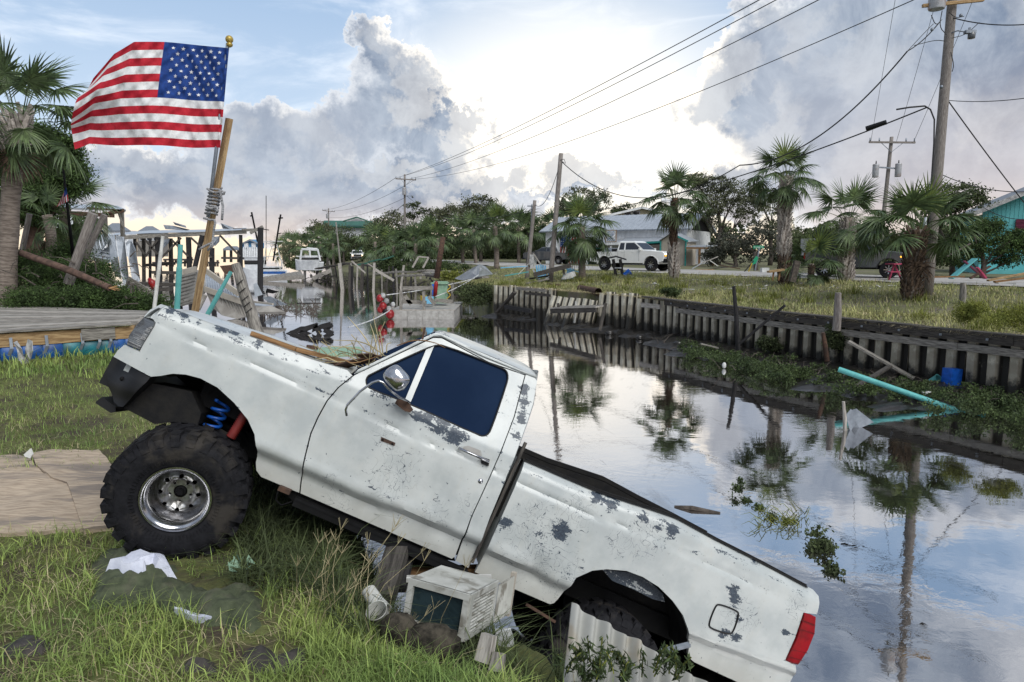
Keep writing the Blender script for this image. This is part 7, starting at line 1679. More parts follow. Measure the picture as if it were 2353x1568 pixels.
cp2 = crosspole('smallest crossarm pole far down the shore, beside the green-roofed house', 755, 479, 600, 138, ((741, 484), (769, 487)), can_=(752, 497))
b3 = aty(2022, 560, 52); cp3 = crosspole('leaning crossarm pole with two transformers behind the palms at the right', 2016, 315, 640, 52, ((1997, 327), (2103, 328)), r=.17, lean=33)
for x in (2012, 2064): can(cp3, aty(x, 393 - (x - 2012) * .03, 51.6), .22, .95)
mb = MB(); mb.bar(aty(2008, 384, 51.7), aty(2068, 388, 51.7), .1, .1); mb.build('bracket', 'galv_dull', cp3)
th_ = upole('thin leaning bare pole standing in the ruined dock', aty(786, 640, 72), aty(772, 511, 72), .11, .07, 'grey_wood', None)
# wires (labels say where each one hangs)
wire(aty(912, 409, 85.6), aty(1800, -30, 24), .6, .018, 'topmost of four long wires rising from the far crossarm pole across the sky'); wire(aty(925, 405, 85.6), aty(1840, -30, 24.5), .7, .018, 'second highest of the four long wires crossing the sky')
wire(aty(942, 411, 85.6), aty(1960, -40, 24), .9, .018, 'third of the four long wires crossing the sky'); wire(aty(954, 412, 85.6), aty(2190, -40, 24), 1.3, .018, 'lowest of the four long wires crossing the sky')
wire(aty(743, 483, 137.7), aty(909, 409, 85.6), .8, .022, 'upper wire between the two far crossarm poles'); wire(aty(768, 485, 137.7), aty(955, 412, 85.6), .9, .022, 'middle wire between the two far crossarm poles'); wire(aty(757, 500, 137.7), aty(930, 455, 85.6), .8, .022, 'lowest wire between the two far crossarm poles')
wire(aty(757, 548, 137), aty(928, 470, 85.6), 1.2, .03, 'sagging pale cable low between the far poles'); wire(aty(934, 450, 85.6), aty(1010, 492, 70), .3, .02, 'short wire dropping right from the transformer pole into the trees')
wire(aty(934, 468, 85.6), p2t - Vector((0, 0, .6)), 1.2, .02, 'cable from the transformer pole to the meter-box pole'); wire(p2t - Vector((0, 0, .3)), p1t - Vector((0, 0, .35)), .9, .018, 'looping wire between the two leaning poles')
wire(p1t - Vector((0, 0, .4)), aty(1700, 380, 27), 1.6, .022, 'sagging wire from the tall dark pole towards the tall palm'); wire(p2t - Vector((0, 0, 1.)), aty(2128, 248, UY), .9, .026, 'heavy cable running up to the big pole over the palms', 40)
wire(aty(1700, 380, 27), aty(2085, 118, UY - .3), .9, .026, 'twisted service cable dropping left from the big pole transformer', 40); wire(aty(2085, 118, UY - .3), aty(2160, 50, UY - .3), .1, .02, 'short end of the service cable at the transformer')
mb = MB(); mb.tube([aty(1990, 296, UY + 1), aty(2037, 281, UY + .6)], .085, 10); simple('splice_case', mb, 'black_plastic', 'black cylindrical splice case hanging on the heavy cable', 'splice case', smooth=True, sharp=50)
wire(aty(2185, 40, UY), aty(2400, 52, UY - 3), .15, .022, 'upper wire leaving the big pole to the right'); wire(aty(2178, 231, UY), aty(2400, 219, UY - 3), .1, .016, 'lower wire leaving the big pole to the right')
wire(aty(2178, 231, UY), aty(2380, 500, UY + 2), .05, .02, 'guy wire running down right from the big pole'); wire(aty(2165, 402, UY + 6), aty(2400, 438, UY + 4), .3, .02, 'upper thin wire towards the teal house'); wire(aty(2250, 470, UY + 8), aty(2400, 497, UY + 4), .35, .016, 'lower thin wire towards the teal house')
wire(aty(2001, 325, 51.8), aty(2062, -30, 40), .1, .014, 'thin vertical wire left above the two-transformer pole'); wire(aty(2060, 325, 51.8), aty(2160, -30, 40), .1, .014, 'thin vertical wire in the middle above the two-transformer pole'); wire(aty(2100, 325, 51.8), aty(2248, -30, 40), .1, .014, 'thin vertical wire right above the two-transformer pole')
# ================================================================ THINGS ON THE FAR BANK
def thing_bar(name, a, b, Y, w_, h_, mat, label, cat, Y2=None):
 mb = MB(); mb.bar(aty(*a, Y), aty(*b, Y2 or Y), w_, h_); return simple(name, mb, mat, label, cat)
# cleaning station: black lectern-like roof on two legs
ky = farpt(1420, 634).y; ks = root('cleaning_station', 'black peaked-top stand on two legs beside the white pickup', 'stand', tuple(farpt(1420, 634)))
a, m_, b = aty(1396, 594, ky), aty(1416, 589.5, ky - .1), aty(1440, 597, ky); mb = MB(); dv = Vector((.1, .8, .05)); slab(mb, [a, m_, m_ + dv, a + dv], .05); slab(mb, [m_, b, b + dv, m_ + dv], .05); mb.build('top', 'black_wood', ks)
for (x0, x1) in ((1409, 1416), (1425, 1431)): mb = MB(); mb.bar(aty(x0, 596, ky), aty(x1, 636, ky), .17, .12); mb.build('leg', 'black_wood', ks)
mb = MB(); mb.bar(aty(1412, 616, ky - .05), aty(1428, 616, ky - .05), .05, .07); mb.build('rail', 'galv', ks)
mb = MB(); p = aty(1442, 630, ky); mb.lathe([(.0, -.22), (.2, -.22), (.24, .2), (.22, .2), (.18, -.18)], p, (.7, 0, .5), 16); simple('blue_tub', mb, 'blue_plastic', 'blue plastic tub on the grass right of the black stand', 'tub', smooth=True, sharp=40)
# lumber heap around the leaning poles
hy = b1.y
thing_bar('beam', (1226, 632), (1312, 610), hy - .6, .34, .24, 'dark_wood', 'thick brown beam lying across the foot of the leaning poles', 'beam')
for (a, b, Y, w_, mt, lb) in [((1216, 641), (1262, 634), hy, .3, 'black_wood', 'dark flat timber under the thick brown beam'), ((1208, 652), (1262, 641), hy - .8, .2, 'grey_wood', 'weathered grey plank on the grass below the poles'), ((1238, 650), (1262, 636), hy - .5, .06, 'white_paint', 'thin white trim strip on the grass below the poles'),
  ((1225, 620), (1240, 648), hy - .3, .16, 'foam', 'pale splintered board under the brown beam'), ((1150, 616), (1212, 612), hy + 8, .1, 'sky_paint', 'pale blue board lying left of the meter-box pole'), ((1297, 632), (1293, 612), hy - .3, .13, 'grey_wood', 'short grey post propping the brown beam'), ((1330, 625), (1300, 618), hy + 1, .1, 'sky_paint', 'pale blue slat beside the smooth brown palm'),
  ((1215, 606), (1190, 632), hy + 1, .05, 'white_pvc', 'thin white pipe leaning left of the meter-box pole'), ((1160, 634), (1215, 625), hy + 5, .12, 'teal_pvc', 'teal strip lying in the grass left of the poles')]:
 mb = MB(); mb.bar(aty(*a, Y), aty(*b, Y), w_, min(.08, w_ * .6)); simple('board' if w_ > .07 else 'strip', mb, mt, lb, 'board' if w_ > .07 else 'strip')
mb = MB(); P_ = [aty(*p, hy - .2) for p in ((1290, 642), (1300, 630), (1320, 624), (1324, 634), (1308, 642))]; slab(mb, P_, .4); simple('foam_block', mb, 'white_plastic', 'broken white foam cooler left of the smooth brown palm', 'foam block')
def adirondack(label, x, y, Y, s_=1., rz=0.):
 p = aty(x, y, Y); p.z = far_z(p.x, Y); rt = root('garden_chair', label, 'garden chair', tuple(p), 'pale blue wooden garden chairs in the heap'); m_ = Matrix.Rotation(rz, 3, 'Z')
 W = lambda a, b_, c_: p + m_ @ Vector((a, b_, c_)) * s_
 for k in range(5): mb = MB(); mb.bar(W(-.26 + k * .13, .28, .28), W(-.30 + k * .15, .52, 1.02 + .07 * (1 - abs(k - 2) / 2)), .10 * s_, .02); mb.build('slat', 'sky_paint', rt)
 for k in range(4): mb = MB(); mb.bar(W(-.3, -.2 + k * .13, .36 - k * .03), W(.3, -.2 + k * .13, .36 - k * .03), .11 * s_, .02); mb.build('seat_slat', 'sky_paint', rt)
 for sg_ in (-1, 1):
  mb = MB(); mb.bar(W(sg_ * .38, -.3, .58), W(sg_ * .38, .45, .58), .13 * s_, .025); mb.build('armrest', 'sky_paint', rt); mb = MB(); mb.bar(W(sg_ * .33, -.26, 0), W(sg_ * .33, -.26, .57), .1 * s_, .03); mb.build('leg', 'sky_paint', rt); mb = MB(); mb.bar(W(sg_ * .3, -.25, .36), W(sg_ * .3, .6, .02), .12 * s_, .03); mb.build('leg', 'sky_paint', rt)
adirondack('pale blue slatted garden chair behind the thick brown beam', 1247, 634, hy + 1.2, .9, .2); adirondack('tipped pale blue garden chair left of the smooth brown palm', 1306, 628, hy + .8, .62, -.5)
mb = MB(); mb.tube([farpt(1333, 663, .12), farpt(1375, 671, .12)], .17, 14, False); mb.tube([farpt(1375, 671, .12), farpt(1333, 663, .12)], .15, 14, False); simple('rusty_pipe', mb, 'rust', 'thick rusty pipe lying in the grass above the broken wall', 'pipe', smooth=True)
mb = MB(); mb.tube([farpt(1258, 654, .06), farpt(1288, 657, .06)], .08, 8); simple('rusty_pipe', mb, 'rust', 'thinner rusty pipe lying left of the thick one', 'pipe', smooth=True, sharp=50)
# crumpled metal roofing by the shore
mb = MB(); cr_ = [(1045, 640), (1085, 622), (1102, 607), (1115, 612), (1133, 630), (1100, 636), (1062, 644)]; slab(mb, [aty(p[0], p[1], 44 + .8 * math.sin(i * 2.1)) for i, p in enumerate(cr_)], .05)
slab(mb, [aty(p[0], p[1], 43.4) for p in ((1085, 628), (1100, 608), (1108, 620), (1095, 634))], .05); simple('crumpled_roofing', mb, 'galv', 'crumpled silver roofing sheet on the grass left of the grey-brown palm', 'roofing sheet')
# posts standing at the wall
for (top, bot, Y, r0, mt, lb) in (((1686, 658), (1696, 805), farpt(1690, 705).y - 2.6, .075, 'black_wood', 'splintered dark post standing in the mud in front of the seawall'), ((1926, 673), (1922, 760), None, .11, 'pole_wood', 'grey round post standing at the top rail of the seawall'), ((2213, 650), (2211, 700), None, .10, 'grey_wood', 'short grey post in the grass near the right edge'),
  ((1891, 765), (1900, 830), 18.2, .07, 'rust', 'short rusty brown stake against the seawall'), ((1323, 693), (1320, 742), 30.5, .05, 'white_wood', 'thin white post in the water by the broken wall'), ((1938, 923), (1942, 995), 12.4, .035, 'pale_wood', 'weathered stake rising from the water beside the bent metal scrap')):
 if Y is None: Y = farpt(*bot).y if bot[1] < 730 else 18.6
 mb = MB(); mb.tube([aty(*top, Y), aty(top[0] * .5 + bot[0] * .5 + 1, (top[1] + bot[1]) / 2, Y), aty(*bot, Y)], [r0 * .75, r0, r0 * 1.05], 8, True, .15); simple('post', mb, mt, lb, 'post', smooth=True, sharp=50)
thing_bar('plank', (1804, 702), (1700, 790), 19.6, .16, .07, 'black_wood', 'dark plank leaning from the wall crest down to the splintered post', 'plank', 20.2)
thing_bar('plank', (1950, 785), (2100, 870), 17.6, .26, .05, 'grey_wood', 'long grey plank sliding down the debris in front of the seawall', 'plank', 16.7)
thing_bar('plank', (2045, 842), (1965, 890), 16.6, .12, .05, 'dark_wood', 'dark plank crossing under the long grey one', 'plank', 15.6)
thing_bar('plank', (1610, 790), (1650, 800), 21.5, .14, .04, 'grey_wood', 'small grey board on the mud below the wall', 'plank')
# the teal pipe with its second length, the blue crate, the bucket
def pipe(name, a, b, r, mat, label, n=16): mb = MB(); mb.lathe([(r * .86, .0), (r * .86, -.001), (r, 0), (r, (Vector(b) - Vector(a)).length), (r * .86, (Vector(b) - Vector(a)).length)], a, Vector(b) - Vector(a), n); return simple(name, mb, mat, label, 'pipe', smooth=True, sharp=40)
a = aty(1927, 849, 15.4); b = atz(2205, 946, WZ - .02); pipe('long_pipe', a, b, .062, 'teal_pvc', 'long teal plastic pipe slanting out of the brush into the water')
mb = MB(); b2_ = atz(2262, 952, WZ + .02); mb.lathe([(.04, 0), (.04, (b2_ - b).length)], b, b2_ - b, 8); simple('pipe_end', mb, 'teal_pvc', 'thin broken end of the teal pipe at the waterline', 'pipe', smooth=True)
mb = MB(); c = aty(2187, 866, 16.); mb.box(c, (.33, .26, .40), rz=.3, ry=.05); simple('blue_crate', mb, 'blue_plastic', 'blue plastic crate standing in the brush at the seawall foot', 'crate')
mb = MB(); mb.lathe([(.0, -.14), (.11, -.14), (.14, .12), (.15, .13), (.13, .12), (.10, -.12)], aty(2148, 878, 16.2), (.4, -.6, .5), 16); simple('bucket', mb, 'teal_pvc', 'small green bucket lying left of the blue crate', 'bucket', smooth=True, sharp=40)
mb = MB(); slab(mb, [aty(x, y, 12.5 + i * .05) for i, (x, y) in enumerate(((1952, 945), (1968, 940), (2008, 971), (1975, 985), (1962, 990), (1950, 970)))], .012); slab(mb, [aty(x, y, 12.45) for (x, y) in ((1943, 955), (1956, 940), (1966, 975), (1954, 992))], .012)
simple('metal_scrap', mb, 'galv_dull', 'bent grey metal sheet sticking out of the canal beside a stake', 'metal scrap')
mb = MB(); mb.sphere(aty(1664, 840, 19.4), .09, 10, 7, (.7, .7, 1)); simple('white_jug', mb, 'white_plastic', 'white plastic jug at the edge of the mud', 'jug', smooth=True)
mb = MB(); mb.tube([aty(2120, 905, 14.6), aty(2140, 900, 14.6)], [.05, .02], 8); simple('plastic_bottle', mb, 'letter_white', 'small clear-white bottle on the mud above the teal pipe', 'bottle', smooth=True)
# street signs
sy = 46.; s1 = root('street_sign', 'green street-name blade on a post across the road', 'street sign', tuple(aty(1742, 625, sy)))
mb = MB(); mb.bar(aty(1745, 570, sy), aty(1735, 622, sy), .08, .06); mb.build('post', 'galv_dull', s1)
mb = MB(); mb.bar(aty(1737, 622, sy + .2), aty(1737, 578, sy + .2), .26, .2); mb.build('stump', 'bark', s1)
mb = MB(); mb.box(aty(1743, 568, sy), (.72, .03, .19), rz=.05, ry=-.02); mb.build('blade', 'sign_green', s1); text('Center St', aty(1743, 568, sy - .03), .15, .05, 'letter_white', s1, width=.6)
mb = MB(); slab(mb, [aty(x, y, sy - .3) for x, y in ((1722, 611), (1738, 588), (1743, 593), (1737, 606))], .04); simple('fallen_sign', mb, 'sign_green', 'green sign fallen against the stump under the street sign', 'sign')
s2 = root('stop_sign', 'red octagonal stop sign on a post at the far grove', 'stop sign', tuple(aty(976, 605, 106))); c = aty(976, 589.5, 106)
mb = MB(); i_ = [c + Vector((math.cos(PI / 8 + k * PI / 4) * .34, 0, math.sin(PI / 8 + k * PI / 4) * .34)) for k in range(8)]; slab(mb, i_, .03); mb.build('rim', 'letter_white', s2)
mb = MB(); slab(mb, [c + (p - c) * .92 - Vector((0, .012, 0)) for p in i_], .01); mb.build('plate', 'sign_red', s2); text('STOP', c - Vector((0, .03, 0)), .26, 0, 'letter_white', s2, width=.48)
mb = MB(); mb.bar(c + Vector((0, .05, .7)), aty(976, 604, 106), .06, .05); mb.build('post', 'galv_dull', s2); mb = MB(); mb.box(c + Vector((0, 0, .62)), (.6, .03, .16)); mb.build('street_blade', 'sign_green', s2)
# pink picnic table and bench
pt = root('picnic_table', 'pink painted picnic table behind the dark off-road car', 'picnic table', tuple(aty(2065, 640, 33)))
mb = MB(); mb.box(aty(2068, 607, 33), (1.0, .8, .05)); mb.build('top', 'pink_paint', pt); mb = MB(); mb.box(aty(2068, 625, 32.4), (1.0, .28, .05)); mb.build('seat', 'pink_paint', pt)
for (a, b) in (((2055, 608), (2042, 645)), ((2055, 608), (2072, 645)), ((2088, 608), (2075, 645)), ((2088, 608), (2104, 645))): mb = MB(); mb.bar(aty(*a, 32.9), aty(*b, 32.9), .1, .05); mb.build('leg', 'pink_paint', pt)
bn_ = root('bench', 'small weathered wooden bench leaning at the foot of the tall criss-cross palm', 'bench', tuple(aty(1782, 645, 29)))
mb = MB(); mb.bar(aty(1765, 625, 29), aty(1800, 620, 29), .3, .08); mb.build('seat', 'tan_wood', bn_)
for x in (1778, 1792): mb = MB(); mb.bar(aty(x, 625, 29), aty(x - 3, 645, 29), .06, .05); mb.build('leg', 'brown_wood', bn_)
thing_bar('stump', (1832, 600), (1820, 648), 29.5, .24, .2, 'bark', 'leaning brown stump between the tall palm and the small one', 'stump')
# storm debris beyond the road
DB = [((1620, 620), (1690, 612), 52, .35, 'dark_wood', 'dark beams heaped right of the lean-to'), ((1590, 618), (1612, 606), 53, .10, 'galv', 'bent silver gutter beside the tan shed'), ((1600, 620), (1640, 620), 51, .25, 'tan_wood', 'tan plank on the verge right of the shed'), ((1605, 608), (1650, 590), 54, .12, 'pale_wood', 'pale board propped in the debris right of the shed'), ((1640, 625), (1700, 630), 47, .14, 'white_paint', 'white boards scattered along the far verge'), ((1700, 628), (1780, 630), 44, .12, 'white_wood', 'long white trim board below the street sign'),
      ((1650, 612), (1630, 598), 54, .08, 'white_pvc', 'white pipe sticking out of the debris heap'), ((1720, 625), (1728, 605), 45, .05, 'yellow_rope', 'yellow pole leaning below the green sign'), ((1710, 625), (1732, 600), 45.2, .05, 'black_wood', 'dark pole leaning below the green sign'), ((1655, 610), (1700, 618), 50, .2, 'rust', 'brown rusted panel in the debris heap')]
for (a, b, Y, w_, mt, lb) in DB: mb = MB(); mb.bar(aty(*a, Y), aty(*b, Y), w_, .06); simple('debris_board', mb, mt, lb, 'debris')
mb = MB(); mb.box(aty(1757, 623, 44), (.45, .35, .4)); simple('white_bin', mb, 'white_plastic', 'small white bin on the far verge below the street sign', 'bin')
rg = np.random.default_rng(5); mb = MB()
for k in range(150):
 x = rg.uniform(1000, 2340); y = rg.uniform(622, 668) if x > 1500 else rg.uniform(618, 640); p = farpt(x, y); p.z += .04; a_ = rg.uniform(0, PI); L_ = rg.uniform(.06, .3); d_ = Vector((math.cos(a_), math.sin(a_), rg.uniform(-.1, .2))) * L_; mb.bar(p - d_, p + d_, rg.uniform(.03, .12), .02)
o = mb.build('scattered_litter', 'white_wood'); o['kind'] = 'stuff'; tag(o, 'pale scraps and splinters scattered over the far grass and road', 'litter')
# ================================================================ LEFT SIDE: palm, cedar, brush pile, wrecked boathouse
def sbar(nm, a, b, Y, w_, h_, mt, lb, cat=None, Y2=None): mb = MB(); mb.bar(aty(*a, Y), aty(*b, Y2 or Y), w_, h_); return simple(nm, mb, mt, lb, cat or nm.replace('_', ' '))
def part_bar(rt, nm, a, b, Y, w_, h_, mt, Y2=None): mb = MB(); mb.bar(aty(*a, Y), aty(*b, Y2 or Y), w_, h_); return mb.build(nm, mt, rt)
LP = palm('tall ringed-trunk palm at the left edge beyond the stranded dock', aty(16, 716, 17), aty(44, 262, 17), tr=.20, size=.98, n=26, low=-1, boots=[(.80, 1., 'boot_pale', 1.6)], seed=21, yellow=0, group='cabbage palms')
palm('smaller palm half hidden behind the brush, below the big flag', aty(122, 612, 24), aty(150, 478, 24), tr=.18, size=.95, n=20, seed=22, yellow=0)
palm('slim palm trunk rising from the brush pile in front of the smaller palm', aty(112, 600, 21), aty(108, 495, 21), tr=.14, size=.7, n=8, seed=23, yellow=0)
def ltree(name, label, x, by, Y, bp, mat, per, leaf, tr, clump, bark='bark'):
 bx = aty(x, by, Y); s_ = Y / FPX; bl = []
 for (cx, cy, rx, ry) in bp: c = aty(cx, cy, Y + rnd.uniform(-1, 1) * rx * s_ * .4); bl.append((c.x - bx.x, c.y - bx.y, c.z - bx.z, rx * s_, max(rx, ry) * s_ * .8, ry * s_))
 return tree(name, label, bx, 0, bl, per, leaf, mat, tr, None, bark, clump)
ltree('cedar_tree', 'dark green cedar behind the left palm', 85, 620, 22, [(60, 350, 70, 55), (115, 375, 66, 50), (30, 420, 60, 60), (110, 430, 64, 45), (140, 345, 40, 30), (20, 330, 50, 50), (60, 480, 60, 40), (160, 400, 36, 34), (90, 320, 50, 34)], 'leaf_cedar', 6500, .085, .28, .28, 'red_bark')
rg = np.random.default_rng(9); BP = []
for (x, y, rx, ry, Y) in ((60, 620, 55, 45, 18), (120, 650, 60, 45, 17.5), (180, 640, 50, 45, 18), (225, 640, 38, 40, 19), (270, 690, 60, 26, 17), (90, 690, 80, 28, 16.5), (160, 590, 40, 30, 19.5), (200, 690, 70, 30, 16.5), (330, 700, 50, 16, 17)):
 c = aty(x, y, Y); s_ = Y / FPX; BP.append((c.x, c.y, c.z, rx * s_, rx * s_ * .6, ry * s_))
P_ = clump_points(BP, 9000, rg, .26, .35); mass('cedar_brush', 'big heap of broken green cedar branches beyond the stranded dock', 'brush pile', P_, .075, 'leaf_cedar', wispy=3.5)
mb = MB()
for k in range(90): x, y = rg.uniform(20, 330), rg.uniform(590, 715); a = aty(x, y, 17 + rg.uniform(-1, 1)); d = Vector((rg.uniform(-1, 1), rg.uniform(-.4, .1), rg.uniform(-.5, .6))) * rg.uniform(.2, .8); mb.tube([a, a + d * .5 + Vector((0, 0, .06)), a + d], [.02, .012, .005], 4)
simple('bare_twigs', mb, 'bark', 'bare twigs sticking out of the cedar brush heap', 'twigs', kind='stuff')
mb = MB(); a, m_, b = aty(48, 582, 17.2), aty(160, 622, 16.6), aty(252, 662, 16.2); mb.tube([a, m_, b], [.08, .085, .075], 10, True, .1); lg = simple('broken_log', mb, 'red_bark', 'long reddish broken log lying across the brush heap', 'log', smooth=True, sharp=50)
mb = MB()
for k in range(9): d = Vector((rg.uniform(.1, .3), rg.uniform(-.08, .02), rg.uniform(-.08, .1))); mb.bar(b - d * .2, b + d, .05, .02, taper=.2)
o = mb.build('splinters', 'fresh_wood', None, origin=tuple(lg.location)); o.parent = lg; o['kind'] = 'stuff'
for (a, b, Y, r, lb) in (((214, 491), (157, 652), 17, .115, 'thick round grey post leaning over the brush heap'), ((240, 494), (190, 602), 19.5, .085, 'thinner round post leaning behind the thick one'), ((68, 492), (48, 590), 19, .07, 'grey post leaning beside the left palm trunk')):
 mb = MB(); p, q = aty(*a, Y), aty(*b, Y); mb.tube([p.lerp(q, k / 5) for k in range(6)], [r, r, r, r * 1.02, r * 1.04, r * 1.05], 14, True, .03); simple('leaning_post', mb, 'pole_wood', lb, 'post', smooth=True, sharp=50)
mb = MB(); mb.tube([aty(145, 387, 19), aty(168, 590, 19)], [.026, .045], 8); fp2 = simple('flag_staff', mb, 'black_metal', 'thin dark leaning staff carrying the small flag at the left', 'flagpole', smooth=True)
sf = root('small_flag', 'small limp American flag on the dark staff at the left', 'flag', tuple(aty(147, 450, 19)))
def sfp(u, v): t = (152 - 10 * u, 430 + 24 * u); b = (158 - 28 * u, 462 + 14 * u); return aty(t[0] * (1 - v) + b[0] * v, t[1] * (1 - v) + b[1] * v, 18.9 + .09 * math.sin(u * 9 + v * 3))
for k in range(9):
 u0 = 0. if k > 3 else .45; mb = MB(); mb.grid(lambda a, b: sfp(a, (k + b) / 9) if 0 else sfp((k + b) / 9, u0 * 0 + (.5 * (k < 4)) + a * (1 - .5 * (k < 4))), 8, 3); mb.build('stripe', 'flag_red' if k % 2 == 0 else 'flag_white', sf)
mb = MB(); mb.grid(lambda a, b: sfp(b * 4 / 9, a * .5), 6, 4); mb.build('canton', 'flag_blue', sf)
# far dock shelter at the left
sr = root('dock_shelter', 'flat-roofed dock shelter on posts at the left beyond the leaning posts', 'shelter', tuple(aty(220, 560, 36)))
mb = MB(); slab2(mb, [aty(70, 474, 36), aty(289, 482, 36), aty(270, 473, 41), aty(90, 467, 41)], .1); mb.build('roof', 'galv', sr)
for (a, b, w_) in (((70, 484), (262, 496), .2), ((236, 493), (285, 484), .18), ((200, 478), (280, 484), .1)): part_bar(sr, 'beam', a, b, 35.8, .1, w_, 'rust')
for x in (122, 151, 172, 183, 214, 241, 280): part_bar(sr, 'post', (x, 486), (x + 2, 541 + (x % 3) * 3), 36 if x % 2 else 38, .16, .16, 'grey_wood')
part_bar(sr, 'brace', (272, 488), (283, 520), 36, .08, .08, 'grey_wood')
# houses seen behind it
for (x0, x1, yr, ye, yb, Y, wm, rm, lb) in ((100, 205, 497, 520, 560, 120, 'salmon', 'white_paint', 'salmon house with a white roof at the far left'), (232, 300, 513, 530, 560, 150, 'white_paint', 'grey_roof', 'pale two-storey house with a grey hip roof beyond the shelter'), (312, 375, 520, 534, 560, 160, 'grey_wood', 'grey_roof', 'grey-roofed house peeping over the wrecked boathouse roof')):
 h = root('house', lb, 'house', tuple(aty(x0, 600, Y))); mb = MB(); slab(mb, [aty(x0 + 3, ye, Y), aty(x1 - 3, ye, Y), aty(x1 - 3, yb + 30, Y), aty(x0 + 3, yb + 30, Y)], 3.); mb.build('wall', wm, h)
 mb = MB(); m1 = (x0 + x1) / 2 - (x1 - x0) * .12; m2 = (x0 + x1) / 2 + (x1 - x0) * .12; slab2(mb, [aty(x0, ye, Y - .4), aty(x1, ye, Y - .4), aty(m2, yr, Y + 4), aty(m1, yr, Y + 4)], .3); mb.build('roof', rm, h)
 for k in range(3): x = x0 + (x1 - x0) * (.25 + .25 * k); mb = MB(); mb.box(aty(x, (ye + yb) / 2, Y - .1), (1.4, .1, 1.3)); wn = mb.build('window', 'white_paint', h); mb = MB(); mb.box(aty(x, (ye + yb) / 2, Y - .2), (1.1, .1, 1.0)); mb.build('pane', 'glass_dark', wn)
# wrecked boathouse
bh = root('wrecked_boathouse', 'wrecked boathouse of black posts under a torn corrugated metal roof', 'boathouse', tuple(aty(450, 674, 58))); BY = 58.
mb = MB(); slab2(mb, [aty(256, 541, BY), aty(345, 536, BY), aty(450, 535, BY), aty(558, 530, BY), aty(560, 526, BY + 5), aty(450, 529, BY + 6), aty(345, 530, BY + 6), aty(270, 536, BY + 6)], .12); mb.build('roof', 'galv', bh)
mb = MB(); slab2(mb, [aty(117, 560, 48), aty(180, 552, 50), aty(258, 541, 52), aty(250, 537, 58), aty(180, 546, 56), aty(125, 552, 54)], .1); mb.build('collapsed_roof', 'galv', bh)
for (a, b, h_, Yb) in (((262, 547), (566, 533), .32, BY), ((400, 543), (600, 527), .2, BY + 4), ((140, 564), (246, 551), .4, 50), ((575, 536), (604, 521), .22, BY), ((556, 528), (606, 526), .12, BY + 1)): part_bar(bh, 'beam', a, b, Yb, .15, h_, 'grey_wood')
for (x0, y0, x1, y1, Y, w_) in ((363, 545, 366, 676, BY, .5), (392, 548, 394, 672, BY + 3, .36), (330, 548, 331, 672, BY + 2, .3), (310, 548, 311, 672, BY + 5, .3), (433, 545, 437, 674, BY, .42), (465, 541, 442, 640, BY, .4), (487, 570, 487, 674, BY, .42), (411, 545, 412, 668, BY + 6, .25), (553, 540, 555, 674, BY, .3), (598.6, 524, 598, 679, BY, .48), (345, 545, 345, 660, BY + 8, .25)): part_bar(bh, 'post', (x0, y0), (x1, y1), Y, w_ * .75, w_ * .75, 'black_wood' if x0 % 2 else 'dark_wood')
for (a, b) in (((395, 552), (433, 590)), ((416, 547), (372, 592)), ((334, 552), (362, 585)), ((362, 552), (334, 590)), ((438, 546), (462, 568)), ((505, 541), (552, 590)), ((470, 582), (487, 592)), ((312, 556), (332, 585))): part_bar(bh, 'brace', a, b, BY - .3, .12, .14, 'dark_wood')
for (a, b, Yb) in (((352, 626), (430, 628), BY), ((330, 610), (400, 606), BY + 3), ((300, 652), (420, 655), 50), ((300, 668), (395, 664), 48)): part_bar(bh, 'deck_beam', a, b, Yb, .5, .25, 'dark_wood')
for (L, mt) in (([(375, 517), (398, 519), (436, 528), (430, 530), (380, 527)], 'galv_dull'), ([(397, 510), (426, 519), (428, 524), (402, 517)], 'galv_dull'), ([(507, 513), (538, 524), (528, 527), (512, 526)], 'galv_dull'), ([(534, 525), (567, 524), (565, 526), (536, 527)], 'galv_dull'), ([(485, 545), (505, 543), (504, 556), (494, 566), (488, 562)], 'galv_dull'), ([(369, 552), (390, 549), (386, 560), (376, 570), (368, 565)], 'galv_dull')):
 mb = MB(); slab(mb, [aty(x, y, BY - .5 + .3 * (i % 2)) for i, (x, y) in enumerate(L)], .05); mb.build('torn_sheet', mt, bh)
for (L, n_) in (([(204, 548), (250, 545), (253, 548), (216, 600), (206, 590)], 5), ([(250, 541), (262, 541), (270, 590), (278, 640), (264, 634), (255, 600), (246, 570)], 3), ([(266, 541), (285, 545), (292, 600), (298, 664), (286, 668), (276, 620)], 4), ([(289, 560), (300, 550), (312, 575), (322, 645), (306, 660), (296, 600)], 4), ([(215, 590), (250, 565), (262, 600), (225, 612)], 3)):
 mb = MB(); pts_ = [aty(x, y, 46 + .5 * math.sin(i * 2.3)) for i, (x, y) in enumerate(L)]; slab(mb, pts_, .05)
 for k in range(n_): f_ = (k + 1) / (n_ + 1); mb.bar(pts_[0].lerp(pts_[1], f_) - Vector((0, .08, 0)), pts_[-2].lerp(pts_[-3], f_) - Vector((0, .08, 0)), .06, .06)
 mb.build('crumpled_sheet', 'galv', bh)
# stair, red kayak, framework near it
st_ = root('fallen_stair', 'fallen grey wooden stair in front of the boathouse', 'stair', tuple(aty(310, 690, 26)))
for (a, b) in (((294, 641), (390, 700)), ((284, 668), (340, 715))): part_bar(st_, 'stringer', a, b, 26, .08, .2, 'grey_wood')
for k in range(9): f_ = k / 8; part_bar(st_, 'tread', (297 + 80 * f_, 644 + 50 * f_), (284 + 52 * f_, 672 + 42 * f_), 25.9, .2, .04, 'grey_wood')
mb = MB(); mb.tube([aty(342, 640, 40), aty(348, 648, 40), aty(357, 662, 40)], [.08, .2, .2], 10); simple('red_kayak', mb, 'red_plastic', 'red kayak end sticking out under the boathouse', 'kayak', smooth=True)
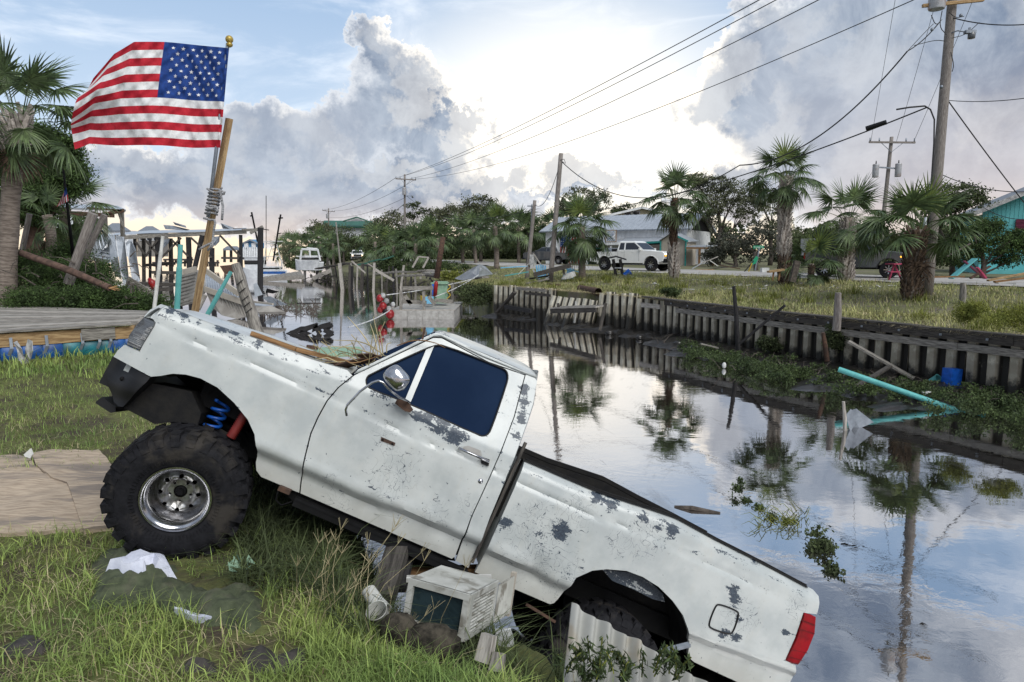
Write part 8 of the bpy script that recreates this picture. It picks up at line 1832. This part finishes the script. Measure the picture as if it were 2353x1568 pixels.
# collapsed grey siding house
wr_h = root('collapsed_house', 'collapsed grey-sided boathouse with a metal roof half sunk behind the truck hood', 'collapsed building', tuple(aty(470, 720, 36)))
def wl(L, Ys, mat, nm, th=.15, nb=0, ed=(0, 1, -1, -2)):
 pts_ = [aty(p[0], p[1], y) for p, y in zip(c2(L), Ys)]; mb = MB(); slab(mb, pts_, th); o = mb.build(nm, mat, wr_h); n_ = (pts_[1] - pts_[0]).cross(pts_[2] - pts_[0]).normalized(); n_ = n_ if n_.dot(CAM - pts_[0]) > 0 else -n_
 for k in range(nb):
  f_ = (k + .5) / nb; mb = MB(); mb.bar(pts_[ed[0]].lerp(pts_[ed[1]], f_) + n_ * .03, pts_[ed[2]].lerp(pts_[ed[3]], f_) + n_ * .03, .05, .05); mb.build('seam', mat, o)
wl([(430, 800), (610, 757), (715, 900), (738, 1010), (620, 1175), (400, 1240), (300, 1240)], (40, 38.5, 37, 36, 36.5, 38, 39), 'siding_wreck', 'end_wall', .15, 9, (5, 0, 4, 1))
wl([(715, 762), (1170, 1080), (1245, 1195), (735, 1022), (690, 890)], (39, 36, 34.5, 36, 37.5), 'galv', 'roof', .1, 14, (0, 1, 3, 2))
wl([(738, 1035), (1245, 1205), (1300, 1385), (1160, 1425), (960, 1375), (830, 1270)], (36.2, 34.6, 34.4, 34.6, 35, 35.8), 'siding_wreck', 'side_wall', .12, 12, (0, 1, 5, 2))
wl([(1270, 1195), (1650, 1240), (1620, 1262), (1280, 1230)], (34.8, 34, 34, 34.6), 'galv', 'roof_strip'); wl([(1400, 1240), (1620, 1250), (1800, 1325), (1440, 1332)], (34.5, 34, 33.5, 33.8), 'siding_wreck', 'floating_wall')
for (a, b) in (((712, 757), (1180, 1085)), ((735, 1024), (1245, 1200)), ((1245, 1200), (1640, 1252)), ((430, 798), (612, 756))): q = c2([a, b]); part_bar(wr_h, 'fascia', q[0], q[1], 36, .1, .28, 'tan_siding', 34.4 if a[0] > 700 else 38)
for i, (L, Y, mt, lb) in enumerate((([(1380, 960), (1420, 940), (1500, 1100), (1400, 1130)], 50, 'galv', 'white-blue crumpled sheet at the foot of the last boathouse post'), ([(1560, 1015), (1720, 1060), (1640, 1085), (1540, 1070)], 50, 'black_metal', 'dark floating roof flap right of the last boathouse post'), ([(1500, 1140), (1600, 1120), (1830, 1235), (1640, 1250)], 40, 'galv_dull', 'grey roofing sheet afloat among the branches'), ([(930, 715), (1090, 700), (1110, 800), (1000, 830)], 80, 'rust', 'brown tilted roof floating beyond the boathouse'))):
 mb = MB(); slab(mb, [aty(*p, Y) for p in c2(L)], .08); simple('floating_sheet', mb, mt, lb, 'sheet')
mb = MB()
for k in range(110): x = rg.uniform(600, 730); a = atz(x, rg.uniform(700, 722), WZ + .03); d = Vector((rg.uniform(-1, 1), rg.uniform(-.5, .5), rg.uniform(0, 1.) if k % 3 else .1)) * rg.uniform(.2, 1.1); mb.tube([a, a + d * .5 + Vector((0, 0, .1)), a + d], [.035, .02, .008], 4)
simple('drift_branches', mb, 'bark', 'tangle of bare branches drifting beside the collapsed building', 'branches', kind='stuff')
mb = MB()
for L in ([(655, 768), (690, 752), (735, 750), (700, 765)], [(735, 752), (762, 744), (765, 752), (750, 764)], [(720, 748), (730, 745), (728, 760), (716, 766)]): slab(mb, [aty(x, y - 1, 28.2) for x, y in L], .1)
for (a, b) in (((668, 766), (730, 747)), ((735, 752), (760, 745)), ((690, 762), (715, 772)), ((745, 758), (765, 768)), ((724, 747), (735, 766))): mb.bar(aty(*a, 28.2), aty(*b, 28.2), .12, .2)
simple('sunken_frame', mb, 'black_wood', 'dark sunken timber frame breaking the water behind the truck hood', 'wreckage')
mb = MB(); slab(mb, [atz(x, y, WZ + .06) for x, y in ((712, 800), (790, 796), (826, 797), (832, 803), (815, 811), (740, 815))], .06); simple('floating_board', mb, 'green_cab', 'pale green board floating just beyond the hood debris', 'board')
sbar('driftwood', (705, 797), (730, 800), 22.6, .1, .12, 'rust', 'small brown driftwood lump on the pale green board')
sbar('long_drift_plank', (683, 697), (737, 697), 46, .15, .06, 'black_wood', 'thin dark plank afloat between wreck and raft', 'plank')
# ================================================================ RAFT WITH BUOYS
rf_ = root('work_raft', 'low concrete-grey work raft moored below the ruined docks', 'raft', tuple(atz(970, 738, WZ)))
RW, RD = (atz(1043, 733, WZ) - atz(900, 733, WZ)).length, 6.; o0 = atz(900, 733, WZ); rfF = Frame(o0, 0.)
mb = MB(); fbox(mb, rfF, 0, RW, 0, RD, -.1, .42); mb.build('hull', 'concrete', rf_)
for k in range(4): mb = MB(); fbox(mb, rfF, RW * k / 4 + .03, RW * (k + 1) / 4 - .03, -.03, -.002, .0, .40); mb.build('hull_panel', 'concrete', rf_)
for k in range(12): mb = MB(); fbox(mb, rfF, -.05, RW + .05, RD * k / 12, RD * (k + .94) / 12, .42, .46); mb.build('deck_board', 'concrete' if k % 3 else 'pale_wood', rf_)
for (x, y0, y1) in ((921, 668, 706), (974, 670, 706), (992, 655, 690), (1012, 650, 700), (1040, 650, 690)): p = aty(x, y1, o0.y + (.15 if y1 > 700 else 5.)); mb = MB(); mb.bar(Vector((p.x, p.y, WZ + .4)), aty(x, y0, p.y), .14, .14); mb.build('post', 'grey_wood', rf_)
for (a, b) in (((923, 693), (980, 696)), ((925, 663), (995, 662)), ((930, 680), (945, 700)), ((985, 682), (1000, 700)), ((1000, 690), (1040, 694))): part_bar(rf_, 'rail', a, b, o0.y + .6, .1, .2, 'grey_wood')
mb = MB(); mb.box(aty(1013, 672, o0.y + 3.2), (.75, .6, 1.2)); cbn = mb.build('cabinet', 'green_cab', rf_); mb = MB(); mb.box(aty(1011, 651, o0.y + 3.2), (.95, .8, .07)); mb.build('lid', 'teal_drum' if 0 else 'green_cab', cbn)
mb = MB(); mb.box(aty(985, 690, o0.y + 2), (.5, .5, .35)); simple('cooler', mb, 'sky_paint', 'pale blue cooler on the raft beside the green cabinet', 'cooler'); mb = MB(); mb.lathe([(0, 0), (.15, 0), (.18, .34), (.16, .34)], aty(973, 694, o0.y + 2.2), (0, 0, 1), 12); simple('bucket', mb, 'yellow_rope', 'yellow bucket left of the pale blue cooler', 'bucket')
mb = MB(); mb.tube([aty(1031 + 4 * math.sin(k), 655 + k * 3, o0.y + 2.6) for k in range(14)], .03, 5); simple('hanging_rope', mb, 'yellow_rope', 'yellow rope hanging on the green cabinet', 'rope'); mb = MB(); mb.lathe([(0, -.4), (.11, -.4), (.11, .35), (.05, .45), (0, .45)], aty(1001, 665, o0.y + 2.8), (.1, 0, 1), 12); simple('gas_bottle', mb, 'red_plastic', 'red gas bottle left of the green cabinet', 'gas bottle', smooth=True); mb = MB(); mb.box(aty(996, 665, o0.y + 2.9), (.13, .2, .7)); simple('blue_case', mb, 'blue_plastic', 'blue case beside the red gas bottle', 'case')
for (x, y, r, mt, lb) in ((873, 686, .22, 'red_plastic', 'topmost round red buoy on the raft corner'), (880, 704, .24, 'red_plastic', 'second red buoy hanging below the topmost one'), (874, 712, .2, 'red_plastic', 'left red buoy touching its reflection'), (896, 722, .27, 'red_plastic', 'lowest and biggest red buoy at the waterline'), (886, 716, .2, 'black_plastic', 'black fender between the red buoys'), (894, 710, .16, 'foam', 'grey-white foam float above the biggest red buoy'), (888, 692, .15, 'foam', 'grey foam float beside the topmost red buoy'), (880, 680, .16, 'foam', 'small foam float at the top of the raft corner'), (903, 700, .14, 'foam', 'foam float lying on the raft edge')):
 mb = MB(); mb.sphere(aty(x, y, o0.y - .15), r * .85, 14, 9, (1, 1, 1.08), .12 if mt == 'foam' else 0); simple('buoy' if 'buoy' in lb else 'float', mb, mt, lb, 'buoy' if 'buoy' in lb else 'float', smooth=True)
for (a, ya, b, yb, lb) in (((888, 678), 34, (1090, 640), 42, 'taut white mooring line from the raft to the shore'), ((1000, 682), 36, (1100, 632), 43, 'second mooring line right of the cabinet'), ((895, 714), 33, (800, 752), 25, 'slack white line trailing left from the raft')):
 wire(aty(*a, ya), aty(*b, yb), .1, .025, lb).data.materials[0] = MATS['letter_white']
# ================================================================ RUINED DOCKS ON THE FAR SHORE
dk = root('ruined_dock', 'ruined grey plank docks on leaning pilings along the far shore', 'dock', tuple(aty(1000, 665, 62)))
for (a, b, w_, Ya, Yb, mt) in (((985, 628), (1110, 636), 1.2, 56, 50, 'grey_wood'), ((980, 634), (1105, 640), .3, 54, 49, 'dark_wood'), ((870, 628), (990, 622), 1.0, 64, 60, 'grey_wood'), ((790, 605), (880, 612), 1.2, 78, 74, 'dark_wood'), ((730, 618), (800, 606), .9, 84, 80, 'dark_wood'), ((820, 610), (905, 590), .7, 70, 70, 'green_roof'), ((985, 623), (1110, 629), .6, 60, 54, 'pale_wood'), ((915, 634), (975, 632), .5, 60, 58, 'grey_wood')):
 n_ = 6
 for k in range(n_): p, q = aty(*a, Ya), aty(*b, Yb); mb = MB(); mb.bar(p.lerp(q, k / n_) + Vector((0, 0, rnd.uniform(-.06, .06))), p.lerp(q, (k + .95) / n_) + Vector((0, 0, rnd.uniform(-.06, .06))), w_, .14); mb.build('plank', mt, dk)
PL = [(787, 605, 666, .28), (803, 610, 666, .2), (808, 612, 664, .2), (814, 604, 662, .12), (820, 614, 662, .15), (831, 606, 665, .26), (845, 610, 664, .12), (878, 620, 664, .14), (858, 604, 668, .2), (888, 612, 660, .15), (905, 612, 662, .2), (913, 618, 664, .15), (921, 610, 662, .2), (932, 625, 662, .12), (944, 632, 664, .15), (956, 636, 664, .18), (968, 636, 662, .18), (980, 636, 662, .15), (992, 638, 664, .22), (1006, 640, 662, .18), (1020, 640, 660, .18), (1032, 641, 660, .16), (1046, 642, 660, .16), (1060, 643, 658, .16), (1075, 640, 655, .16), (750, 592, 640, .2), (728, 595, 640, .3), (765, 600, 645, .15), (700, 585, 640, .3), (770, 608, 646, .12), (776, 604, 648, .12), (870, 600, 625, .2), (880, 596, 622, .2)]
for i, (x, y0, y1, w_) in enumerate(PL): Y = 3.25 / max(.03, math.tan(PITCH + math.atan((y1 - CY) / FPX))); Y = min(Y, 95); le = rnd.uniform(-3, 3) if i % 3 else rnd.uniform(-9, 9); part_bar(dk, 'piling', (x + le, y0), (x, y1 + 1), Y, w_, w_, ('pale_wood', 'dark_wood', 'black_wood', 'grey_wood')[i % 4])
for (a, b, Y, w_) in (((808, 600), (840, 628), 64, .12), ((862, 620), (905, 645), 58, .2), ((845, 606), (870, 622), 64, .08), ((948, 615), (962, 590), 60, .16), ((962, 590), (985, 592), 60, .12), ((985, 592), (972, 616), 60, .16), ((720, 640), (760, 622), 85, .5)): part_bar(dk, 'broken_beam', a, b, Y, w_, w_, 'pale_wood')
mb = MB(); g_ = np.random.default_rng(2)
for k in range(130): x = g_.uniform(700, 1080); Y = 56 + (1080 - x) * .085; p = aty(x, 640, Y); p.z = WZ + g_.uniform(.05, .75); d = Vector((g_.uniform(-1, 1), g_.uniform(-.4, .4), g_.uniform(-.4, .4))) * g_.uniform(.3, 1.3); mb.bar(p - d, p + d, g_.uniform(.06, .2), .06)
simple('dock_debris', mb, 'dark_wood', 'jumble of broken boards under the ruined docks', 'debris', kind='stuff')
mb = MB(); a = aty(1003, 640, 46); b = aty(1018, 545, 46); mb.tube([a, b], [.2, .17], 10); simple('rusty_post', mb, 'rust', 'rusty brown post leaning right at the end of the ruined dock', 'post', smooth=True)
fw = root('floating_platform', 'brown plank platform tipped in the water left of the ruined docks', 'platform', tuple(aty(650, 640, 88)))
for k in range(7):
 f_ = k / 7; mb = MB(); slab(mb, [aty(604 + 88 * f_, 637 - 9 * f_ - 5 * f_, 88), aty(604 + 88 * (f_ + .135), 636 - 14 * (f_ + .135), 88), aty(604 + 96 * (f_ + .135), 643 - 6 * (f_ + .135), 84), aty(604 + 96 * f_, 643 - 6 * f_, 84)], .2); mb.build('plank', 'grey_wood', fw)
part_bar(fw, 'side_beam', (604, 643), (700, 637), 83.8, .3, .5, 'grey_wood')
# ---- boats
def hull(mb, F, L, W, H, bow=.35, sheer=.4, zb=-.2):
 n = 14
 for k in range(n + 1):
  f_ = k / n; w_ = W / 2 * (1 - max(0, (f_ - (1 - bow)) / bow) ** 1.8) * (.86 + .14 * min(1, f_ * 5)); zt_ = H + sheer * max(0, f_ - .3) ** 2 * 2
  mb.v += [tuple(F.p(L * f_, -w_, zt_)), tuple(F.p(L * (f_ * .97 + .01), -w_ * .8, zb)), tuple(F.p(L * (f_ * .97 + .01), w_ * .8, zb)), tuple(F.p(L * f_, w_, zt_)), tuple(F.p(L * f_, w_ * .9, zt_ - .12)), tuple(F.p(L * f_, -w_ * .9, zt_ - .12))]
 for k in range(n):
  for j in range(6): a = k * 6 + j; b = k * 6 + (j + 1) % 6; mb.face((a, b, b + 6, a + 6))
 mb.face(range(6)); mb.face(range(n * 6, n * 6 + 6))
def boat(name, label, x, y, Y, ang, L, W, H, hm, cab, z=None, rig=None):
 p = aty(x, y, Y); p.z = WZ if z is None else z; F_ = Frame(p, ang); rt = root(name, label, 'boat', tuple(p)); mb = MB(); hull(mb, F_, L, W, H); mb.build('hull', hm, rt, True, 40)
 for (x0, x1, w_, z0, z1) in cab:
  mb = MB(); fbox(mb, F_, x0, x1, -w_ / 2, w_ / 2, z0, z1); mb.build('wheelhouse', 'white_paint', rt); mb = MB(); fbox(mb, F_, x0 - .03, x1 + .03, -w_ / 2 - .03, w_ / 2 + .03, z0 + (z1 - z0) * .5, z0 + (z1 - z0) * .78); mb.build('window_band', 'glass_dark', rt)
 mb = MB(); fbox(mb, F_, cab[0][0] - .3, cab[0][1] + .3, -cab[0][2] / 2 - .2, cab[0][2] / 2 + .2, cab[0][4], cab[0][4] + .1); mb.build('cabin_roof', 'white_paint', rt)
 return rt, F_
sb_, sF = boat('shrimp_boat', 'white shrimp boat with tall rigging moored near the channel mouth', 650, 640, 97, R(168), 6.6, 3.0, 1.1, 'white_paint', [(3.2, 5.2, 2.2, .9, 2.9), (.6, 3., 1.8, .9, 1.6)])
mb = MB(); mb.bar(aty(600, 627, 94.5), aty(656, 627, 94.5), .05, .35); mb.build('blue_stripe', 'blue_drum', sb_)
for (a, b, r) in (((578, 488), (592, 556), .13), ((611.5, 450), (611.5, 600), .05), ((645, 493), (628, 600), .13), ((575, 497), (581, 495), .1), ((640, 502), (650, 501), .1), ((598, 556), (650, 555), .07), ((612, 560), (636, 560), .07), ((612, 562), (606, 612), .06), ((636, 562), (650, 618), .06), ((628, 558), (614, 600), .05), ((620, 560), (645, 620), .05), ((640, 580), (655, 620), .05), ((606, 590), (640, 590), .05), ((650, 600), (642, 620), .04), ((645, 605), (652, 622), .04), ((602, 527), (618, 529), .06), ((638, 538), (646, 536), .06)):
 mb = MB(); mb.tube([aty(*a, 96), aty(*b, 96)], r, 6); mb.build('rigging', 'white_wood' if a[1] > 550 else 'black_metal', sb_)
wbt, wF = boat('wrecked_cabin_boat', 'wrecked white cabin boat thrown up on the far bank', 737, 606, 92, R(172), 3.6, 2.4, .9, 'white_paint', [(.6, 2.6, 1.9, .8, 1.6)], z=-.1)
for (a, b) in (((693, 575), (690, 600)), ((705, 571), (730, 573)), ((730, 573), (736, 600)), ((693, 573), (730, 575)), ((712, 573), (712, 592)), ((700, 590), (730, 590))): mb = MB(); mb.tube([aty(*a, 90), aty(*b, 90)], .13, 6); mb.build('frame', 'white_paint', wbt)
# far piers and blue stilt house across the water
bl_h = root('stilt_house', 'small blue gabled house on white stilts far across the water', 'house', tuple(aty(575, 612, 190))); Q = lambda x, y, d=0: aty(x, y, 190 + d)
mb = MB(); slab(mb, [Q(557, 558), Q(592, 558), Q(592, 571), Q(557, 571)], 5.); slab(mb, [Q(557, 558.2), Q(574, 550), Q(592, 558.2)], 5.); mb.build('wall', 'blue_house', bl_h)
mb = MB(); slab2(mb, [Q(553, 560, -1), Q(574, 549.5, -1), Q(574, 549.5, 6), Q(553, 560, 6)], .4); slab2(mb, [Q(574, 549.5, -1), Q(596, 560, -1), Q(596, 560, 6), Q(574, 549.5, 6)], .4); mb.build('roof', 'grey_roof', bl_h)
for x in (566, 583): mb = MB(); mb.box(Q(x, 564, -.5), (1.1, .3, 1.2)); mb.build('window', 'letter_white', bl_h)
for k in range(7): mb = MB(); mb.bar(Q(559 + k * 5.2, 571), Q(559 + k * 5.2, 598), .5, .4); mb.build('stilt', 'white_paint', bl_h)
for k in range(8): mb = MB(); mb.bar(Q(560 + k * 4.2, 568, -3), Q(560 + k * 4.2, 577, -3), .25, .2); mb.build('baluster', 'white_paint', bl_h)
fp = root('far_pier', 'open roofed pier on dark posts left of the blue stilt house', 'pier', tuple(aty(535, 600, 170)))
mb = MB(); slab2(mb, [aty(512, 572, 168), aty(552, 572, 168), aty(545, 566, 172), aty(522, 566, 172)], .4); mb.build('roof', 'grey_roof', fp)
for x in (516, 531, 548): part_bar(fp, 'post', (x, 572), (x, 603), 170, .5, .5, 'dark_wood')
part_bar(fp, 'deck', (512, 593), (562, 594), 169, 2, .5, 'dark_wood')
for i, (x0, x1, y0) in enumerate(((355, 425, 604), (380, 440, 597), (470, 500, 604))):
 p_ = root('far_pier', ('low dark pier of short posts seen under the boathouse', 'farther low pier behind the first under the boathouse', 'short broken pier right of the leaning boathouse post')[i], 'pier', tuple(aty(x0, y0, 150))); part_bar(p_, 'deck', (x0, y0), (x1, y0), 150, 2, .4, 'dark_wood')
 for k in range(6): x = x0 + (x1 - x0) * k / 5; part_bar(p_, 'post', (x, y0 - 6 * (k % 2)), (x, y0 + 9), 150, .35, .35, 'dark_wood')
# ================================================================ FLOATING WEEDS, WALL DEBRIS, GRASS
def weedpts(specs, per, rng, clump=.1): return clump_points([(c.x, c.y, c.z, rx, ry, rz) for (px, py, rx, ry, rz) in specs for c in [atz(px, py, WZ + rz * .4)]], per, rng, clump, .2)
mass('water_hyacinth', 'floating clump of dark green leaves drifting in the canal right of the truck bed', 'floating plants', weedpts([(1882, 1238, .13, .11, .12), (1890, 1258, .10, .08, .12), (1910, 1310, .02, .03, .02)], 480, rg, .07), .05, 'leaf_dark', up=.8)
mass('floating_weeds', 'straggling raft of weeds trailing up from the drifting leaf clump', 'floating plants', weedpts([(1692, 1132, .03, .04, .10), (1700, 1108, .02, .03, .12), (1716, 1150, .04, .02, .02), (1745, 1165, .03, .02, .02), (1780, 1185, .11, .07, .06), (1815, 1198, .08, .05, .03)], 230, rg, .05), .035, 'leaf', up=.6)
mb = MB()
for k in range(70): c = atz(rg.uniform(1740, 1860), rg.uniform(1170, 1215), WZ + .02); d = Vector((rg.uniform(-1, .6), rg.uniform(-.6, .6), rg.uniform(.1, .7))) * rg.uniform(.1, .32); mb.tube([c, c + d * .6 + Vector((0, 0, .03)), c + d - Vector((0, 0, .05))], [.005, .004, .001], 3)
simple('floating_reeds', mb, 'leaf_yellow', 'bent pale reeds caught in the floating weeds', 'reeds', kind='stuff')
mb = MB(); mb.tube([atz(1550, 1165, WZ), atz(1590, 1168, WZ + .02), atz(1655, 1180, WZ)], [.02, .035, .02], 7); simple('drift_stick', mb, 'bark', 'dark stick floating above the truck bed rail', 'stick')
g_ = np.random.default_rng(12); V_ = []
for k in range(260): x = g_.uniform(1560, 2420); y = np.interp(x, [1560, 1700, 1930, 2150, 2420], [795, 832, 872, 905, 940]) + g_.normal() * np.interp(x, [1560, 2400], [7, 20]); c = atz(x, y, WZ + g_.uniform(.05, .25)); V_.append((c.x, c.y, c.z, .28, .3, .16))
mass('wall_debris_plants', 'thick band of torn vines and brush washed up along the seawall foot', 'brush', clump_points(V_, 190, g_, .12, .1), .06, 'leaf', up=.6)
mb = MB()
for k in range(320): x = g_.uniform(1500, 2420); y = np.interp(x, [1500, 1700, 1930, 2150, 2420], [775, 815, 858, 890, 930]) + g_.normal() * 14; c = atz(x, y, WZ + .12); d = Vector((g_.uniform(-1, 1), g_.uniform(-.6, .6), g_.uniform(-.1, .7))) * g_.uniform(.1, .55); mb.tube([c, c + d * .5 + Vector((0, 0, .05)), c + d], [.014, .01, .004], 4)
simple('brush_twigs', mb, 'bark', 'bare twigs tangled in the brush at the seawall foot', 'twigs', kind='stuff')
mb = MB()
for k in range(7): x, y = ((1215, 730), (1400, 765), (1470, 775), (1560, 790), (1600, 800), (1330, 745), (1660, 812))[k]; c = atz(x, y, WZ + .08); mb.sphere(c, rnd.uniform(.12, .25), 8, 5, (1.3, 1, .7), .3)
o = mb.build('mud_lumps', 'wetmud', smooth=True); o['kind'] = 'stuff'; tag(o, 'wet black mud lumps on the flat below the broken wall', 'mud')
def blades(name, label, pts, H, wd, mat, rng, bend=.5, nseg=3, cat='grass', lay_=0.):
 n = len(pts); a = rng.uniform(0, 2 * PI, n); d = np.stack([np.cos(a), np.sin(a), np.zeros(n)], 1); s = np.stack([-np.sin(a), np.cos(a), np.zeros(n)], 1); h = (H * rng.lognormal(0, .35, n))[:, None]; b = (bend * rng.uniform(.2, 1.6, n))[:, None]; w_ = (wd * rng.uniform(.6, 1.3, n))[:, None]; L = []
 for k in range(nseg + 1):
  f_ = k / nseg; c = pts + np.array([0, 0, 1.]) * h * (f_ - lay_ * f_ * f_) * (1 - .35 * b * f_ * f_) + d * h * b * f_ * f_; ww = w_ * (1 - f_ ** 1.5); L += [c - s * ww, c + s * ww] if k < nseg else [c]
 V = np.stack(L, 1).reshape(-1, 3); m_ = 2 * nseg + 1; base = np.arange(n)[:, None] * m_; F = []
 for k in range(nseg - 1): F.append(base + np.array([[2 * k, 2 * k + 1, 2 * k + 3]])); F.append(base + np.array([[2 * k, 2 * k + 3, 2 * k + 2]]))
 F.append(base + np.array([[2 * nseg - 2, 2 * nseg - 1, 2 * nseg]])); o = npmesh(name, V, np.concatenate(F), mat); o['kind'] = 'stuff'; tag(o, label, cat); return o
def near_pts(n, x0, x1, y0, y1, rng, thr, dmin=-.1, f=2.2, ph=0.):
 out_ = []
 X = rng.uniform(x0, x1, n); Y = y0 * (y1 / y0) ** rng.random(n) if y0 > 0 else rng.uniform(y0, y1, n)
 for x, y in zip(X, Y):
  if hnoise(x * f, y * f, ph) + rng.normal() * .3 < thr: continue
  if near_d(x, y) < dmin or abs(x / y) > .84: continue
  if x < -2.1 and 3.95 < y < 5.9 and x < -1.9 - (y - 4) * .1 and inpoly(x, y, PLY): continue
  if -2.8 < x < -1.1 and 2.6 < y < 4.2 and inpoly(x, y, JKT): continue
  if y < 3.3 and rng.random() < .9 and any(inpoly(x, y, q) for q in MPL): continue
  out_.append((x, y, near_z(x, y) - .01))
 return np.array(out_)
PLY = [tuple(nearpt(*p).xy) for p in ca([(-400, 1005), (180, 985), (590, 970), (700, 1100), (690, 1400), (500, 1430), (-400, 1490)])]
JKT = [tuple(nearpt(*p).xy) for p in cb([(575, 400), (700, 310), (980, 320), (1200, 500), (1480, 510), (1620, 520), (1640, 780), (1480, 790), (1300, 740), (1000, 640), (600, 640)])]
q_ = np.random.default_rng(42)
blades('lawn_grass', 'short green lawn covering the near bank', near_pts(105000, -9, 1.6, 2.1, 12.5, q_, -.42), .075, .0032, 'grass', q_, .9, 2)
blades('bank_grass', 'longer green grass tufts in the foreground', near_pts(24000, -4, 1.3, 2.1, 4.6, q_, .1, f=3.1, ph=2.), .10, .0038, 'grass', q_, .9, 3)
blades('dry_grass', 'straw-coloured dead grass mixed into the lawn', near_pts(20000, -6, 1.3, 2.1, 8, q_, .0, f=2., ph=5.), .085, .0026, 'straw', q_, 1.5, 2)
blades('edge_grass', 'bright tall grass along the lip of the near bank', near_pts(30000, -1.2, 1.5, 2.1, 3.9, q_, -.3, dmin=-.14, f=3., ph=1.), .095, .0036, 'palm_yellow' if 0 else 'grass', q_, .7, 3)
sl = []
for k in range(26000):
 y = q_.uniform(3.4, 8); x = q_.uniform(-2.2, .2)
 if -.9 < near_d(x, y) < (.75 if y > 3.9 else .3): sl.append((x, y, near_z(x, y)))
for k in range(9000):
 x, y = q_.uniform(-.9, 1.), q_.uniform(3., 4.4); z = near_z(x, y)
 if -1.3 < z < -.45 and not (-.65 < x < .25 and y > 3.45): sl.append((x, y, z))
blades('slope_weeds', 'dark weeds hanging down the steep bank under the truck', np.array(sl), .2, .004, 'leaf_dark', q_, 1.3, 3)
sl = [(x, y, near_z(x, y)) for x, y in zip(q_.uniform(-14, -4, 16000), q_.uniform(9.5, 20, 16000)) if near_d(x, y) > -.2]
blades('back_grass', 'rough grass around the stranded dock', np.array(sl), .16, .010, 'grass', q_, .7, 2)
# goosegrass seed heads
mb = MB()
for k in range(30):
 x, y = q_.normal(-.98, .24), q_.normal(3.55, .18); b = Vector((x, y, near_z(x, y))); d = Vector((q_.uniform(-.1, .5), q_.uniform(-.3, .3), q_.uniform(.45, .8))) * q_.uniform(.45, .85); t_ = b + d; mb.tube([b, b + d * .5 + Vector((-.03, 0, .03)), t_], [.0018, .0015, .001], 4)
 for j in range(5): e = (d.normalized() + Vector((q_.uniform(-.7, .7), q_.uniform(-.5, .5), q_.uniform(-.5, .6)))).normalized() * .075; mb.tube([t_, t_ + e], [.0016, .001], 3)
o = mb.build('seed_grass', 'straw'); o['kind'] = 'stuff'; tag(o, 'tall pale seed-headed grass stalks beside the front tyre', 'grass')
# succulent weeds in front of the roofing sheet
pp_ = []; mb = MB()
for k in range(26):
 b = aty(q_.uniform(1290, 1560), q_.uniform(1520, 1570), 3.0 + q_.uniform(-.1, .1)); d = Vector((q_.uniform(-.3, .4), q_.uniform(-.1, .1), q_.uniform(.1, .7))) * .22; mb.tube([b, b + d * .5 + Vector((0, 0, .02)), b + d], .004, 4)
 for j in range(40): pp_.append(tuple(b + d * q_.uniform(.1, 1) + Vector(q_.normal(size=3) * .012)))
o = mb.build('vine_stems', 'leaf_yellow'); o['kind'] = 'stuff'; tag(o, 'stems of the leafy weed in front of the roofing sheet', 'weed')
mass('leafy_weed', 'leafy green weed growing in front of the corrugated roofing sheet', 'weed', pp_, .045, 'leaf', wispy=4.5, up=1.)
# far bank grass
fp_ = []
for k in range(90000):
 s = q_.uniform(6, 62); d = q_.uniform(.1, 12.5) if q_.random() < .75 else q_.uniform(.1, 2.5); q = far_q(s); x = q[0] + EV[0] * d; y = q[1] + EV[1] * d
 if abs(x / y) > .82 or hnoise(x * .9, y * .9, 1) + q_.normal() * .4 < -.35: continue
 fp_.append((x, y, far_h(s, d)))
fp_ = np.array(fp_); hh = q_.random(len(fp_)) < .25
RD_ = [(p[0], p[1]) for p in road_side(.4)] + [(p[0], p[1]) for p in road_side(W_R - .3)][::-1]
keep = np.array([not inpoly(p[0], p[1], RD_) for p in fp_]); fp_ = fp_[keep]; hh = hh[keep]
blades('far_grass', 'yellow-green rough grass covering the far bank', fp_[~hh], .15, .013, 'grass_far', q_, .9, 2); blades('far_dry_grass', 'pale dead grass among the far bank tufts', fp_[hh], .13, .011, 'straw', q_, 1.3, 2)
tf = []
for k in range(60):
 s = q_.uniform(7, 36); d = q_.uniform(.2, 6); q = far_q(s); c = (q[0] + EV[0] * d, q[1] + EV[1] * d)
 for j in range(90): a, b = q_.normal(size=2) * .16; tf.append((c[0] + a, c[1] + b, far_z(c[0] + a, c[1] + b)))
blades('tuft_grass', 'bright green tussocks dotted over the far bank', np.array(tf), .30, .011, 'leaf_yellow', q_, .7, 2)
ov = []
for k in range(5000): s = q_.uniform(7, 33); q = far_q(s); d = q_.uniform(-.28, .15); ov.append((q[0] + EV[0] * d, q[1] + EV[1] * d, far_h(s, 0) + .02))
blades('overhang_grass', 'dry grass hanging over the top rail of the seawall', np.array(ov), .22, .006, 'straw', q_, 1.8, 3, lay_=.9)
